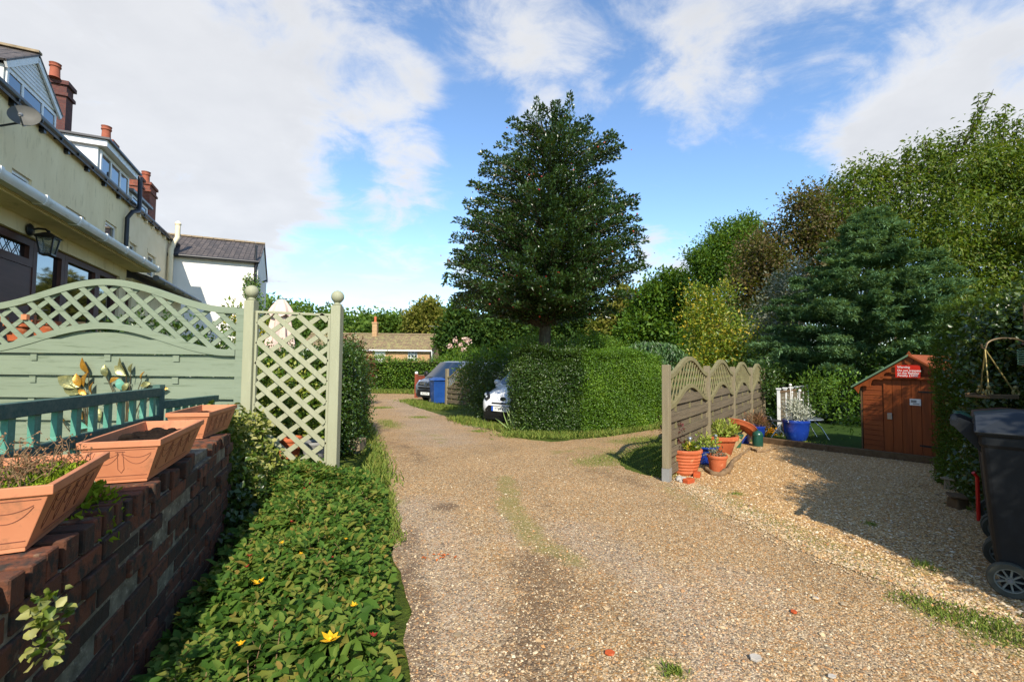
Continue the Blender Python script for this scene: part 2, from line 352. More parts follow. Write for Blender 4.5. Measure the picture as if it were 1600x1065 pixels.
# ---------------------------------------------------------------- materials
pm('cream_render', 'f0dfb6', 'e4d1a6', 1.3, .85, .3, 70, .005, .2, stretch=(1.6, 1.6, .5), c3='cbb88c')
pm('pale_render', 'ecdcbc', 'e0ceaa', 1.6, .85, .25, 90, .004, .2)
pm('white_render', 'e6e3dc', 'd9d6cf', 1.2, .85, .15, 90, .003, .2)
pm('white_paint', 'dcdcd8', 'cfcfca', 3, .45, .05, 60, .002, .4)
pm('white_plastic', 'e4e4e2', 'd2d2cc', 2.2, .35, .03, 40, .001, .5, c3='bcb9ac')
pm('black_plastic', '17181a', '23252a', 4, .4, .05, 50, .001, .45)
pm('dark_timber', '4a2c24', '5c3a30', 5, .55, .2, 80, .002, .35, stretch=(.4, 3, 3))
def glassmat(name, c='0b0f12', rough=.03):
    m, t, b = newmat(name); b.inputs['Base Color'].default_value = C(c); b.inputs['Roughness'].default_value = rough; b.inputs['Specular IOR Level'].default_value = 1.0; b.inputs['IOR'].default_value = 2.1
glassmat('window_glass', '0a1118'); glassmat('car_glass', '0a1010')
def slate(name, c1, c2, c3, sx=.28, sy=.2, rough=.6):
    m, t, b = newmat(name); v = t.coord('Object'); br = t.new('ShaderNodeTexBrick'); 
    uv = t.new('ShaderNodeUVMap') if False else None
    t.put(br.inputs['Vector'], v); br.inputs['Scale'].default_value = 1; br.inputs['Brick Width'].default_value = sx; br.inputs['Row Height'].default_value = sy; br.inputs['Mortar Size'].default_value = .012; br.inputs['Mortar Smooth'].default_value = .2
    br.inputs['Color1'].default_value = C(c1); br.inputs['Color2'].default_value = C(c2); br.inputs['Mortar'].default_value = C('15130f')
    t.put(b.inputs['Base Color'], t.mix(t.rng(t.noise(v, 3.2, 6, .65), .48, .68), br.outputs[0], C(c3))); b.inputs['Roughness'].default_value = rough
    t.put(b.inputs['Normal'], t.bump(t.mix(.5, br.outputs[1], t.noise(v, 20)), .5, .02)); return m
slate('slate_roof', '4a4440', '5f5650', '3a3634'); slate('stone_roof', '857050', '6d5c44', '8e8a55', .5, .26, .85)
def brick(name, c1, c2, mortar, scale=1, dark=None, bump=.8):
    m, t, b = newmat(name); v0 = t.new('ShaderNodeTexCoord').outputs['Object']; sp = t.new('ShaderNodeSeparateXYZ'); t.put(sp.inputs[0], v0)
    cb = t.new('ShaderNodeCombineXYZ'); t.put(cb.inputs[0], t.math('ADD', sp.outputs[0], sp.outputs[1])); t.put(cb.inputs[1], sp.outputs[2])
    br = t.new('ShaderNodeTexBrick'); t.put(br.inputs['Vector'], cb.outputs[0]); br.inputs['Scale'].default_value = 1
    br.inputs['Brick Width'].default_value = .225*scale; br.inputs['Row Height'].default_value = .075*scale; br.inputs['Mortar Size'].default_value = .006*scale; br.inputs['Bias'].default_value = 0
    br.inputs['Color1'].default_value = C(c1); br.inputs['Color2'].default_value = C(c2); br.inputs['Mortar'].default_value = C(mortar)
    col = t.mix(t.rng(t.noise(v0, 9, 6, .65), .45, .7), br.outputs[0], C(dark or c2)); t.put(b.inputs['Base Color'], col); b.inputs['Roughness'].default_value = .9
    t.put(b.inputs['Normal'], t.bump(t.mix(.4, br.outputs[1], t.noise(v0, 60)), bump, .01)); return m
brick('chimney_brick', '8d4a33', '6b3a2c', '6d6258'); brick('dark_brick', '63382f', '4c2c2a', '54443e'); brick('sandstone', 'ab8458', '936f46', 'b8a486', 1.6, 'b39068')
pm('terracotta', 'c2744c', 'b56740', 5, .75, .15, 120, .002, .25, c3='cc8a66'); pm('chimney_clay', '9a5a44', '874a38', 6, .8, .15, 120, .002, .2); pm('terracotta_pot', 'b9633c', 'a45330', 6, .7, .15, 120, .002, .3, c3='d08a62')
pm('peach_plastic', 'c5825c', 'b87450', 7, .6, .12, 200, .0008, .3, c3='9c6a4c'); pm('pot_groove', '7c4a35', '6e402e', 5, .8, 0)
pm('soil', '2a2018', '17110c', 30, .95, .8, 60, .01, .1)
pm('sage_paint', '747f6c', '7b8672', 3, .7, .35, 25, .003, .25, stretch=(.35, 3, 5), c3='59654f'); pm('sage_light', '98997e', '8f9076', 3, .7, .25, 30, .002, .25, stretch=(4, 4, .5), c3='a0a086')
pm('teal_paint', '56907a', '4a826e', 4, .6, .35, 30, .003, .3, stretch=(.5, 3, 3), c3='71a895'); pm('teal_worn', '3c5c54', '5a6e62', 6, .8, .6, 40, .004, .2, stretch=(.4, 5, 5), c3='2b463f')
pm('raw_wood', 'a58c62', '8d7450', 4, .8, .4, 30, .004, .2, stretch=(.35, 4, 4), c3='6d6a48'); pm('post_wood', '8a7f66', '776d57', 4, .85, .4, 30, .004, .2, stretch=(5, 5, .4), c3='6e6c48')
pm('weathered_board', '716653', '574e40', 5, .85, .5, 30, .004, .2, stretch=(.3, 3, 8), c3='85785c')
pm('green_frame_wood', '7f7856', '6e684a', 4, .85, .4, 30, .004, .2, c3='89835f')
pm('kerb_wood', '57442f', '6b5740', 6, .9, .5, 30, .005, .15, stretch=(.5, 4, 4))
pm('shed_wood', '924a1e', '763a18', 3, .6, .35, 30, .003, .3, stretch=(5, 5, .4), c3='9a4a22'); pm('shed_board', '924c22', '76391a', 3, .6, .35, 30, .003, .3, stretch=(.4, 5, 5), c3='7a3c20')
pm('felt_green', '6f8a6c', '5f7a60', 8, .9, .4, 150, .002, .1)
pm('sign_red', 'cf2e1c', 'c42918', 2, .45, .02); pm('sign_white', 'e8e8e4', None, 2, .5, 0)
pm('blue_glaze', '1c3a8f', '16307c', 4, .18, .05, 30, .002, .6, c3='2a4da0', coat=.4)
pm('bin_grey', '121416', '181b1e', 3, .55, .12, 250, .0006, .2, c3='1e2124'); pm('bin_lid', '24272a', '2e3236', 3, .5, .1, 250, .0006, .3); pm('bin_green', '1e4a38', '285a44', 3, .4, .1, 200, .001, .45); pm('bin_brown', '6a4433', '5a3a2c', 3, .5, .1, 200, .001, .4)
pm('bin_blue', '1a4688', '163c78', 3, .4, .05, 200, .001, .45); pm('rubber', '3a3b34', '4c4c42', 12, .85, .2, 60, .002, .2); pm('wheel_grey', '62645c', '74766c', 6, .6, .1, 60, .001, .4)
pm('steel', 'b8bcc0', '9a9ea2', 6, .3, .05, 60, .001, .5, .8); pm('grey_metal', '7d7f80', '696b6c', 6, .5, .1, 60, .001, .5, .3); pm('cast_grey', '8c8c88', '7a7a76', 5, .6, .1)
pm('gold_leaf', 'c08a2c', '8e6a2a', 14, .35, .6, 55, .004, .5, .55, c3='d8c070'); pm('silver_leaf', '8c8a5a', '5f6444', 14, .35, .6, 55, .004, .5, .5, c3='b8ac68'); pm('copper_wire', '6a5a40', '4d4434', 14, .5, .1, 60, .001, .5, .6)
pm('car_white', 'dfe1e3', None, 3, .25, 0, spec=.5, coat=.8); pm('van_grey', '6b7480', '616a76', 2, .3, 0, spec=.5, metal=.25, coat=.6); pm('trim_black', '121314', '1a1b1c', 8, .5, .05); pm('chrome', 'd8dade', None, 1, .12, 0, metal=1); pm('lamp_lens', 'c6ced6', '9aa4ae', 20, .08, 0, spec=.8, coat=1)
pm('plate_blue', '2a58b8', None, 1, .4, 0); pm('plate_white', 'eceeea', None, 1, .35, 0); pm('plate_ink', '0c0c0c', None, 1, .5, 0)
pm('parasol_cloth', 'd6bcae', 'cab0a2', 6, .85, .15, 90, .002, .15); pm('red_fence', '8a4a36', '7a3e2e', 4, .8, .3, 30, .003, .2, stretch=(5, 5, .4))
pm('bark', '5a5040', '3f382c', 9, .95, .8, 25, .02, .1, stretch=(1, 1, .35), c3='6d6b4c'); pm('bark_grey', '6f6a5c', '4a463c', 9, .95, .7, 25, .02, .1, stretch=(1, 1, .35))
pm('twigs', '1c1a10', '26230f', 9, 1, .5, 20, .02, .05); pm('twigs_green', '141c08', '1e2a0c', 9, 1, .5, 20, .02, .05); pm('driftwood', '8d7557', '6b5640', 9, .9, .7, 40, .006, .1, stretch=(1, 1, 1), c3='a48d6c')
pm('concrete', 'a08e72', '8c7a60', 6, .9, .3, 90, .003, .15); pm('stone', '97866c', '7a6c56', 7, .9, .5, 40, .006, .1); pm('orange_brick', 'b5552f', '9c4526', 8, .85, .4, 60, .004, .15, c3='c4785a')
pm('pebble_white', 'b9b2a6', '8d877d', 9, .8, .3); pm('red_plastic', 'c01f1a', None, 2, .4, 0); pm('green_enamel', '1d4a3c', '173c31', 5, .3, .05, spec=.5); pm('old_brass', '6f6238', '8a7c4c', 14, .5, .3, 60, .002, .4, .6)
pm('petal_yellow', 'e0b010', 'c99608', 40, .6, 0); pm('petal_white', 'e8e4da', 'd8d4ca', 40, .7, 0); pm('petal_pink', 'd8988c', 'e8c8bc', 20, .7, 0); pm('petal_red', '9a2a18', '6a1c12', 30, .7, 0)
# brick garden wall: every brick has its own tone
m, t, b = newmat('wall_brick'); g_ = t.new('ShaderNodeNewGeometry'); v_ = t.coord('Object')
c_ = t.ramp(g_.outputs['Random Per Island'], [(0, C('44291a')), (.3, C('5e3620')), (.6, C('723f26')), (.85, C('4c2f1e')), (1, C('382a1e'))])
c_ = t.mix(t.rng(t.noise(v_, 16, 7, .7), .46, .6), c_, C('2c271f')); c_ = t.mix(t.rng(t.noise(v_, 9, 7, .7), .6, .7), c_, C('82785f'))
t.put(b.inputs['Base Color'], c_); b.inputs['Roughness'].default_value = .92; t.put(b.inputs['Normal'], t.bump(t.noise(v_, 70, 6, .65), .7, .008))
pm('mortar', '8f8672', '5c5548', 14, .95, .8, 60, .01, .1, c3='b8b098')
# foliage
leafmat('holly_leaf', ['13240d', '1d3413', '29421a', '385224', '4a582a'], .3, .12, .7); leafmat('hypericum_leaf', ['243e12', '32501a', '436222', '5c742e', '7c7c38', '80602e'], .65, .3, .15, .35)
leafmat('privet_leaf', ['345213', '47691a', '5d8020', '7d9a2c'], .45, .3, .4); leafmat('dark_hedge_leaf', ['1a2e0e', '2a4414', '3c561a', '55692a'], .38, .2, .5)
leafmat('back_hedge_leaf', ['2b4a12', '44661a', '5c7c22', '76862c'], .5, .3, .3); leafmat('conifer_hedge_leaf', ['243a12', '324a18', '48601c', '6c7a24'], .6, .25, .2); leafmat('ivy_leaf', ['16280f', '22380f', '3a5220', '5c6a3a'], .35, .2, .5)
leafmat('variegated_leaf', ['4a5e1e', '627428', '8c8f44', 'a8a468', '38501a', '50661f'], .5, .3, .3, .2); leafmat('shrub_leaf', ['2a4a1a', '44682a', '66863a', '8a9c50'], .45, .3, .35)
leafmat('spruce_leaf', ['34543c', '47694a', '62845a', '84a276'], .6, .25, .25, .65); leafmat('birch_leaf', ['30470f', '415a16', '53681e', '66722a', '72662c'], .5, .3, .25); leafmat('copper_leaf', ['40341e', '503f24', '5e4c2a', '50552a', '6c5c38'], .5, .25, .3)
leafmat('oak_leaf', ['2a4410', '3a5816', '50701e', '6a8226'], .55, .3, .3); leafmat('pear_leaf', ['3f5a18', '5a7420', '7c8c2c', 'a89a30', 'c09c20'], .4, .35, .4); leafmat('grey_leaf', ['4a5040', '666b58', '8a8c7a', '3a4030'], .5, .2, .4)
leafmat('far_leaf', ['2c4218', '3c561c', '526c26', '6c7c34'], .7, .25, .2, .6); leafmat('far_dark_leaf', ['1e3414', '2c461a', '3e5820', '566a2a'], .7, .25, .2, .6); leafmat('far_olive_leaf', ['4a5218', '66682a', '7c7a34', '8a7a3a'], .7, .3, .2, .5)
leafmat('red_leaf', ['3a1614', '4f1e18', '5f3020', '44401e'], .5, .2, .35); leafmat('weeping_leaf', ['22381a', '34502a', '4a6a38', '6a8450'], .4, .25, .5); leafmat('grass_blade', ['56702a', '6a8034', '889444', '9c9450'], .6, .3, .25); leafmat('silver_foliage', ['a9ad9a', 'c4c6b4', '8c9280', 'd4d4c6'], .7, .15, .2)
leafmat('moss_leaf', ['5a7012', '6f8a18', '8a9a28', '4f5a18'], .8, .2, .2); leafmat('dead_stem', ['8a5a40', '6e4632', 'a07a58', '7c5a44'], .8, .2, .2); leafmat('sedum_leaf', ['6f8a2c', '8ea03c', 'a8b050', '7c7a30'], .5, .3, .3); leafmat('heuchera_leaf', ['3a1a1c', '4f2022', '5f2c28', '2c1416'], .5, .2, .35); leafmat('yucca_leaf', ['5f8040', '7c9850', '98a868', '6a8a48'], .5, .25, .3)
leafmat('pebbles_lane', ['8a7e6c', 'bca682', 'a88a62', 'd6c6a6', 'b2966c', '7a6e5e', 'be8c58', 'c2ae8a'], .85, 0, .25, 0); leafmat('pebbles_drive', ['a08460', 'd2b688', 'bc945c', 'e4d6b8', 'ae7e4c', '806e58', 'c8a470', 'dac29c'], .85, 0, .25, 0)
# ---------------------------------------------------------------- ground surfaces
def gravel(name, pal, tone, tone2, mossc='6a6a30'):
    m, t, b = newmat(name); v = t.coord('Object')
    def vor(scale, feat='F1'):
        n = t.new('ShaderNodeTexVoronoi', feature=feat); t.put(n.inputs['Vector'], v); n.inputs['Scale'].default_value = scale; return n
    a = vor(105); s1 = t.new('ShaderNodeSeparateColor'); t.put(s1.inputs[0], a.outputs['Color']); k = len(pal)-1
    col = t.ramp(s1.outputs[0], [(i/k, C(c)) for i, c in enumerate(pal)], 'CONSTANT')
    a2 = vor(58); s2 = t.new('ShaderNodeSeparateColor'); t.put(s2.inputs[0], a2.outputs['Color'])
    col = t.mix(t.math('MULTIPLY', t.math('GREATER_THAN', s2.outputs[1], .8), .8), col, t.ramp(s2.outputs[0], [(i/k, C(c)) for i, c in enumerate(pal[::-1])], 'CONSTANT'))
    big = t.noise(v, 1.1, 6, .62); col = t.mix(.55, col, t.mix(1, col, t.ramp(big, [(.3, C(tone)), (.7, C(tone2))]), 'MULTIPLY'))
    aw = t.new('ShaderNodeAttribute', attribute_name='worn'); hs_ = t.new('ShaderNodeHueSaturation'); hs_.inputs['Saturation'].default_value = .66; hs_.inputs['Value'].default_value = .97; t.put(hs_.inputs['Color'], col)
    col = t.mix(t.rng(t.math('ADD', aw.outputs['Fac'], t.math('MULTIPLY', t.math('SUBTRACT', t.noise(v, 2.6, 8, .65), .5), 1.2)), .2, .9, 0, .75, True), col, hs_.outputs[0])
    fine = t.noise(v, 260, 2); col = t.mix(.35, col, t.ramp(fine, [(.35, C('5a5248')), (.65, C('d0c0a4'))]), 'OVERLAY')
    at_ = t.new('ShaderNodeAttribute', attribute_name='moss'); ad = t.new('ShaderNodeAttribute', attribute_name='dirt')
    nm = t.noise(v, 5, 8, .72); fm = t.rng(t.math('ADD', at_.outputs['Fac'], t.math('MULTIPLY', t.math('SUBTRACT', nm, .5), 1.6)), .28, .72, 0, .75, True)
    fm = t.math('MULTIPLY', fm, t.rng(t.noise(v, 60, 4, .7), .35, .55, .35, 1)); fm = t.math('MULTIPLY', fm, t.rng(at_.outputs['Fac'], .02, .12))
    col = t.mix(fm, col, t.ramp(t.noise(v, 40, 4), [(.3, C(mossc)), (.7, C('8a8448'))]))
    fd = t.rng(t.math('ADD', ad.outputs['Fac'], t.math('MULTIPLY', t.math('SUBTRACT', t.noise(v, 6, 9, .75), .5), 1.5)), .25, .8, 0, .66, True); fd = t.math('MULTIPLY', fd, t.rng(ad.outputs['Fac'], .02, .12))
    col = t.mix(fd, col, t.ramp(t.noise(v, 120, 3), [(.35, C('3a2c22')), (.65, C('6a5644'))]))
    t.put(b.inputs['Base Color'], col); b.inputs['Roughness'].default_value = .9; b.inputs['Specular IOR Level'].default_value = .2
    h = t.math('ADD', t.math('MULTIPLY', t.math('SUBTRACT', 1, a.outputs['Distance']), .6), t.math('MULTIPLY', t.noise(v, 12, 6), .6))
    t.put(b.inputs['Normal'], t.bump(h, .75, .012)); return m
gravel('lane_gravel', ['8c7e6a', 'bca27a', 'cdb896', 'ac8a5e', 'd8c8aa', '7c7060', 'c0935e', 'b09e82', '9c8664'], 'bdb2a0', 'f2e4cc')
gravel('drive_gravel', ['9c7e52', 'd0ae78', 'e2cfa6', 'b4884e', 'd6bc8c', '7e6848', 'c4965c', 'bcae94', 'eee0c2'], 'cbb99e', 'f4e6cc')
m, t, b = newmat('grassy_earth'); v_ = t.coord('Object'); n_ = t.noise(v_, 1.7, 8, .65)
c_ = t.ramp(n_, [(.3, C('3f4a1c')), (.5, C('5a6a26')), (.62, C('6f7430')), (.75, C('6a5a3a'))]); c_ = t.mix(t.rng(t.noise(v_, 45, 4, .7), .4, .65), c_, C('38431a'))
t.put(b.inputs['Base Color'], c_); b.inputs['Roughness'].default_value = .95; b.inputs['Specular IOR Level'].default_value = .1; t.put(b.inputs['Normal'], t.bump(t.noise(v_, 50, 5, .7), .9, .03))
pm('lawn', '2c401a', '3a501e', 5, .95, .8, 60, .02, .1)  # green darkened to stand for shade that nothing casts on the lawn
mb = MB(); xs = sorted({*np.linspace(-12, 14, 53).tolist(), -300, -150, -80, -50, -30, -20, 20, 30, 50, 80, 150, 300}); ys = sorted({*np.linspace(-1, 30, 63).tolist(), -40, -15, -5, 36, 45, 60, 90, 140, 220, 320})
gv = [(x, y, G(x, y)-.012) for y in ys for x in xs]; nx = len(xs)
mb.add(gv, [(j*nx+i, j*nx+i+1, (j+1)*nx+i+1, (j+1)*nx+i) for j in range(len(ys)-1) for i in range(nx-1)])
o = mb.build('ground', 'grassy_earth'); tag(o, 'rough grassy earth under and beyond the lane', None, None, 'structure')
from mathutils.geometry import delaunay_2d_cdt
def segd(P, pts):
    P = P[:, None, :]; a = np.array(pts[:-1])[None]; b_ = np.array(pts[1:])[None]; ab = b_-a
    t = np.clip(((P-a)*ab).sum(2)/np.maximum((ab**2).sum(2), 1e-9), 0, 1); return np.sqrt((((a+ab*t[..., None])-P)**2).sum(2)).min(1)
def strokes(P, L):
    r = np.zeros(len(P))
    for pts, w, a in L:
        q = [tuple(gnd(*p)[:2]) for p in pts]; q = q if len(q) > 1 else [q[0], (q[0][0]+.001, q[0][1])]
        r = np.maximum(r, a*np.exp(-.7*(segd(P, q)/w)**2))
    return r
MOSS = [([(790, 745), (797, 790), (835, 845), (890, 875)], .13, .75), ([(1090, 765), (1200, 815), (1330, 870), (1460, 925), (1600, 975)], .22, .75), ([(1480, 960), (1620, 1010)], .25, .8), ([(1040, 760), (1110, 800)], .18, .5),
        ([(930, 722), (1000, 705)], .3, 1), ([(980, 690), (1030, 690)], .4, .9), ([(870, 705), (930, 700)], .2, .6), ([(600, 655), (612, 668)], .3, .7), ([(655, 652), (660, 652)], .3, .6), ([(620, 662), (700, 690)], .12, .5), ([(680, 680), (690, 690)], .2, .5), ([(590, 637), (600, 637)], .4, .8), ([(595, 720), (608, 790)], .12, .8), ([(578, 672), (590, 720)], .2, .8), ([(760, 678), (800, 684), (860, 690)], .12, .6), ([(745, 672)], .2, .5), ([(1040, 1050)], .1, .9), ([(1150, 770)], .12, .7), ([(1360, 820)], .1, .6), ([(1440, 885), (1450, 890)], .12, .7)]
DIRT = [([(695, 791)], .14, 1), ([(640, 830), (636, 900), (655, 960), (650, 1060)], .1, .8), ([(830, 880), (860, 930), (830, 1000), (840, 1065)], .22, .75), ([(850, 870), (960, 960), (1000, 1000)], .15, .55), ([(610, 690), (640, 700), (660, 720)], .25, .5), ([(850, 785), (870, 800)], .15, .4), ([(1240, 890), (1330, 930)], .12, .4), ([(580, 660), (600, 672)], .2, .6), ([(930, 735), (1010, 760)], .2, .5), ([(1100, 1000), (1250, 1030)], .2, .35)]
WORN = [([(640, 790), (690, 900), (700, 1065)], .4, .8), ([(700, 690), (660, 650), (620, 625)], .8, .7), ([(900, 830), (1050, 930), (1150, 1065)], .35, .75), ([(1150, 900), (1300, 1000)], .3, .6), ([(780, 800), (800, 870)], .2, .5)]
def sheet(name, label, poly, mat, dz, step, seed, noise=.06):
    g = rs(seed); B = []; n = len(poly)
    for i in range(n):
        a = np.array(poly[i]); b_ = np.array(poly[(i+1) % n]); k = max(1, int(np.linalg.norm(b_-a)/.07))
        for j in range(k): B.append(a+(b_-a)*j/k)
    B = np.array(B); s = np.arange(len(B)); B = B+np.stack([np.sin(s*.9+seed)*.4+np.sin(s*.37)*.6+g.normal(size=len(B))*.3, np.cos(s*.7+seed)*.4+np.sin(s*.29)*.6], 1)*noise*.5
    x0, y0 = B.min(0); x1, y1 = B.max(0); I = []
    y = y0
    while y < y1:
        st = step if y < 7 else step*2.2; I += [(x+g.uniform(-.3, .3)*st, y+g.uniform(-.3, .3)*st) for x in np.arange(x0, x1, st)]; y += st
    I = np.array(I); I = I[inpoly(I, [tuple(p) for p in B])]
    if len(I):
        dd = np.concatenate([np.sqrt(((c[:, None]-B[None])**2).sum(2)).min(1) for c in np.array_split(I, max(1, len(I)//2000))]); I = I[dd > .04]
    V = [Vector(p) for p in np.concatenate([B, I])]; E = [(i, (i+1) % len(B)) for i in range(len(B))]
    vo, _, fo, *_ = delaunay_2d_cdt(V, E, [], 1, 1e-5)
    P = np.array([tuple(v) for v in vo]); Z = np.array([G(*p) for p in P])+dz
    o = rawmesh(name, np.column_stack([P, Z]), [i for f in fo for i in f], [len(f) for f in fo], mat)
    me = o.data
    for nm, L in (('moss', MOSS), ('dirt', DIRT), ('worn', WORN)):
        a = me.attributes.new(nm, 'FLOAT', 'POINT'); a.data.foreach_set('value', strokes(P, L).astype(np.float32))
    if me.polygons[0].normal.z < 0: me.flip_normals()
    return tag(o, label, None, None, 'structure'), [tuple(p) for p in B]
ip = lambda *pts: [tuple(gnd(*p)[:2]) for p in pts]
LANE = [(-.35, .6), (.5, .2), (3.2, .2), (4.5, 2.0)] + ip((1690, 980), (1600, 955), (1400, 885), (1250, 830), (1140, 780), (1075, 748), (1046, 748), (1010, 742), (975, 733), (965, 716), (1000, 697), (1040, 686), (1150, 678)) + ip((1150, 664), (1040, 668), (950, 682), (860, 690), (800, 683), (775, 672), (735, 664), (690, 648), (640, 633), (632, 626)) + [(2.0, 26.0), (2.0, 28.2), (-16, 28.2), (-16, 25.5)] + ip((563, 622), (568, 640), (572, 668), (582, 700), (600, 740), (612, 800), (625, 900), (645, 1060))
LANE = LANE[::-1] if sum((LANE[i][0]*LANE[(i+1) % len(LANE)][1]-LANE[(i+1) % len(LANE)][0]*LANE[i][1]) for i in range(len(LANE))) < 0 else LANE
_, laneB = sheet('lane', 'worn gravel lane running away between hedges', LANE, 'lane_gravel', .0, .11, 3)
DRIVE = ip((1690, 1010), (1600, 985), (1400, 915), (1250, 858), (1130, 800), (1060, 758)) + ip((1046, 742), (1075, 728), (1110, 706), (1150, 692), (1200, 686), (1300, 696), (1480, 716)) + [(5.6, 5.2), (4.4, 2.2)]
_, driveB = sheet('driveway', 'golden gravel driveway in front of the shed', DRIVE, 'drive_gravel', .004, .11, 5)
o = MB().prism([(-1.15, 10.6), (-.2, 10.1), (.3, 10.9), (1.2, 12.4), (2.6, 15), (.8, 16), (-.7, 12.6)], 0, 1, 'xy').build('parking_slab', 'concrete')
for v in o.data.vertices: v.co.z = G(v.co.x, v.co.y)+(.008 if v.co.z > .5 else -.05)
tag(o, 'dusty concrete parking slab under the white car', None, None, 'structure')
# loose stones on the gravel
def pebbles(name, label, poly, n, mat, y0, y1, xr, size, seed, dz=0.0):
    g = rs(seed); u = g.random(n); Y = y0*(y1/y0)**u; X = g.uniform(-1, 1, n)*1.15*Y; X = X[(k := inpoly(np.column_stack([X, Y]), poly))]; Y = Y[k]; n = len(X)
    r = size*(.55+g.gamma(2.0, .28, n)); r = np.minimum(r, size*2.4)*np.where(g.random(n) < .02, 1.9, 1); Z = np.array([G(a, b_) for a, b_ in zip(X, Y)])+dz+r*.18
    ang = g.uniform(0, 6.28, n); base = np.array([[1, 0, 0], [.2, .9, .1], [-1, .1, 0], [-.1, -.85, .05], [.1, 0, .55], [-.35, .2, .45]])
    V = base[None]+g.normal(size=(n, 6, 3))*.16; V = V*r[:, None, None]; c, s = np.cos(ang)[:, None], np.sin(ang)[:, None]
    V = np.stack([V[..., 0]*c-V[..., 1]*s, V[..., 0]*s+V[..., 1]*c, V[..., 2]], -1)+np.stack([X, Y, Z], -1)[:, None]
    f = np.array([[0, 1, 4], [1, 5, 4], [1, 2, 5], [2, 3, 5], [3, 4, 5], [3, 0, 4]]); FF = (np.arange(n)[:, None, None]*6+f[None]).reshape(-1)
    return tag(rawmesh(name, V.reshape(-1, 3), FF, np.full(n*6, 3), mat), label, None, None, 'stuff')
pebbles('loose_gravel', 'small mixed stones lying loose on the lane', laneB, 80000, 'pebbles_lane', 1.7, 7, 1, .0044, 11)
pebbles('loose_gravel', 'golden stones lying loose on the driveway', driveB, 110000, 'pebbles_drive', 2.0, 8, 1, .0064, 12, .004)
def border_stones(seed):
    g = rs(seed); q = np.array(ip((1560, 965), (1400, 905), (1250, 846), (1130, 789), (1062, 752))); L = np.linalg.norm(np.diff(q, axis=0), axis=1); n = 8000; i = g.choice(len(L), n, p=L/L.sum()); t = g.random(n)[:, None]; p = q[i]*(1-t)+q[i+1]*t+g.normal(size=(n, 2))*.11
    r = .0052*(.55+g.gamma(2.0, .28, n)); ang = g.uniform(0, 6.28, n); base = np.array([[1, 0, 0], [.2, .9, .1], [-1, .1, 0], [-.1, -.85, .05], [.1, 0, .55], [-.35, .2, .45]]); V = (base[None]+g.normal(size=(n, 6, 3))*.16)*r[:, None, None]; c, s = np.cos(ang)[:, None], np.sin(ang)[:, None]
    V = np.stack([V[..., 0]*c-V[..., 1]*s, V[..., 0]*s+V[..., 1]*c, V[..., 2]], -1)+np.column_stack([p, np.array([G(*a) for a in p])+.005+r*.18])[:, None]
    f = np.array([[0, 1, 4], [1, 5, 4], [1, 2, 5], [2, 3, 5], [3, 4, 5], [3, 0, 4]]); tag(rawmesh('loose_gravel', V.reshape(-1, 3), (np.arange(n)[:, None, None]*6+f[None]).reshape(-1), np.full(n*6, 3), 'pebbles_lane'), 'stones spilled along the edge between driveway and lane', None, None, 'stuff')
border_stones(14)
def grass(name, label, spots, mat, seed, thing_=False):
    """spots: (polyline in world xy, half width, blades, height)"""
    g = rs(seed); P = []; H = []
    for pts, w, n, h in spots:
        pts = np.array(pts, float); pts = pts if len(pts) > 1 else np.concatenate([pts, pts+.01]); L = np.linalg.norm(np.diff(pts, axis=0), axis=1); i = g.choice(len(L), n, p=L/L.sum()); t = g.random(n)[:, None]
        p = pts[i]*(1-t)+pts[i+1]*t+g.normal(size=(n, 2))*w*.6; P.append(np.column_stack([p, [G(*q) for q in p]])); H.append(h*(.4+.9*g.random(n)))
    P = np.concatenate(P); H = np.concatenate(H); n = len(P); A = unit(g.normal(size=(n, 3))*.55+np.array([0, 0, 1]))
    o = leafmesh(name, P, A, unit(g.normal(size=(n, 3))), H, H*.08+.004, mat, None, g.random(n), False, .1, .3); return tag(o, label, None, None, 'stuff')
GI = lambda *pts: [tuple(gnd(*p)[:2]) for p in pts]
grass('grass', 'short green grass along the lane edges and in tufts', [
    (GI((800, 680), (870, 683), (960, 672), (1034, 664)), .22, 6000, .07), (GI((800, 680), (900, 681), (1030, 664)), .3, 8500, .1), (GI((920, 725), (1000, 705), (1036, 690)), .33, 2600, .028), (GI((1000, 690), (1040, 684)), .4, 1800, .035), (GI((1035, 745), (1040, 700)), .15, 1500, .05),
    (GI((640, 626), (660, 632), (695, 640)), .4, 4500, .12), (GI((565, 613), (640, 614), (700, 616)), .5, 9000, .22), (GI((715, 655), (745, 664), (790, 672)), .25, 2500, .12), (GI((560, 640), (568, 668), (582, 705), (600, 760)), .14, 5000, .09), (GI((606, 770), (620, 850)), .05, 700, .05),
    (GI((1050, 1052)), .035, 90, .035), (GI((1480, 955), (1600, 1000)), .16, 900, .032), (GI((1420, 935), (1470, 960)), .1, 300, .03), (GI((1152, 773)), .05, 60, .03), (GI((1440, 884), (1450, 888)), .05, 90, .04), (GI((1360, 820)), .04, 60, .03),  (GI((600, 657), (612, 668)), .2, 500, .04), (GI((655, 652)), .25, 400, .04), (GI((592, 637), (600, 637)), .3, 500, .05), (GI((745, 674), (755, 674)), .15, 250, .04), (GI((1130, 780), (1250, 840), (1400, 905)), .12, 1600, .014)], 'grass_blade', 21)
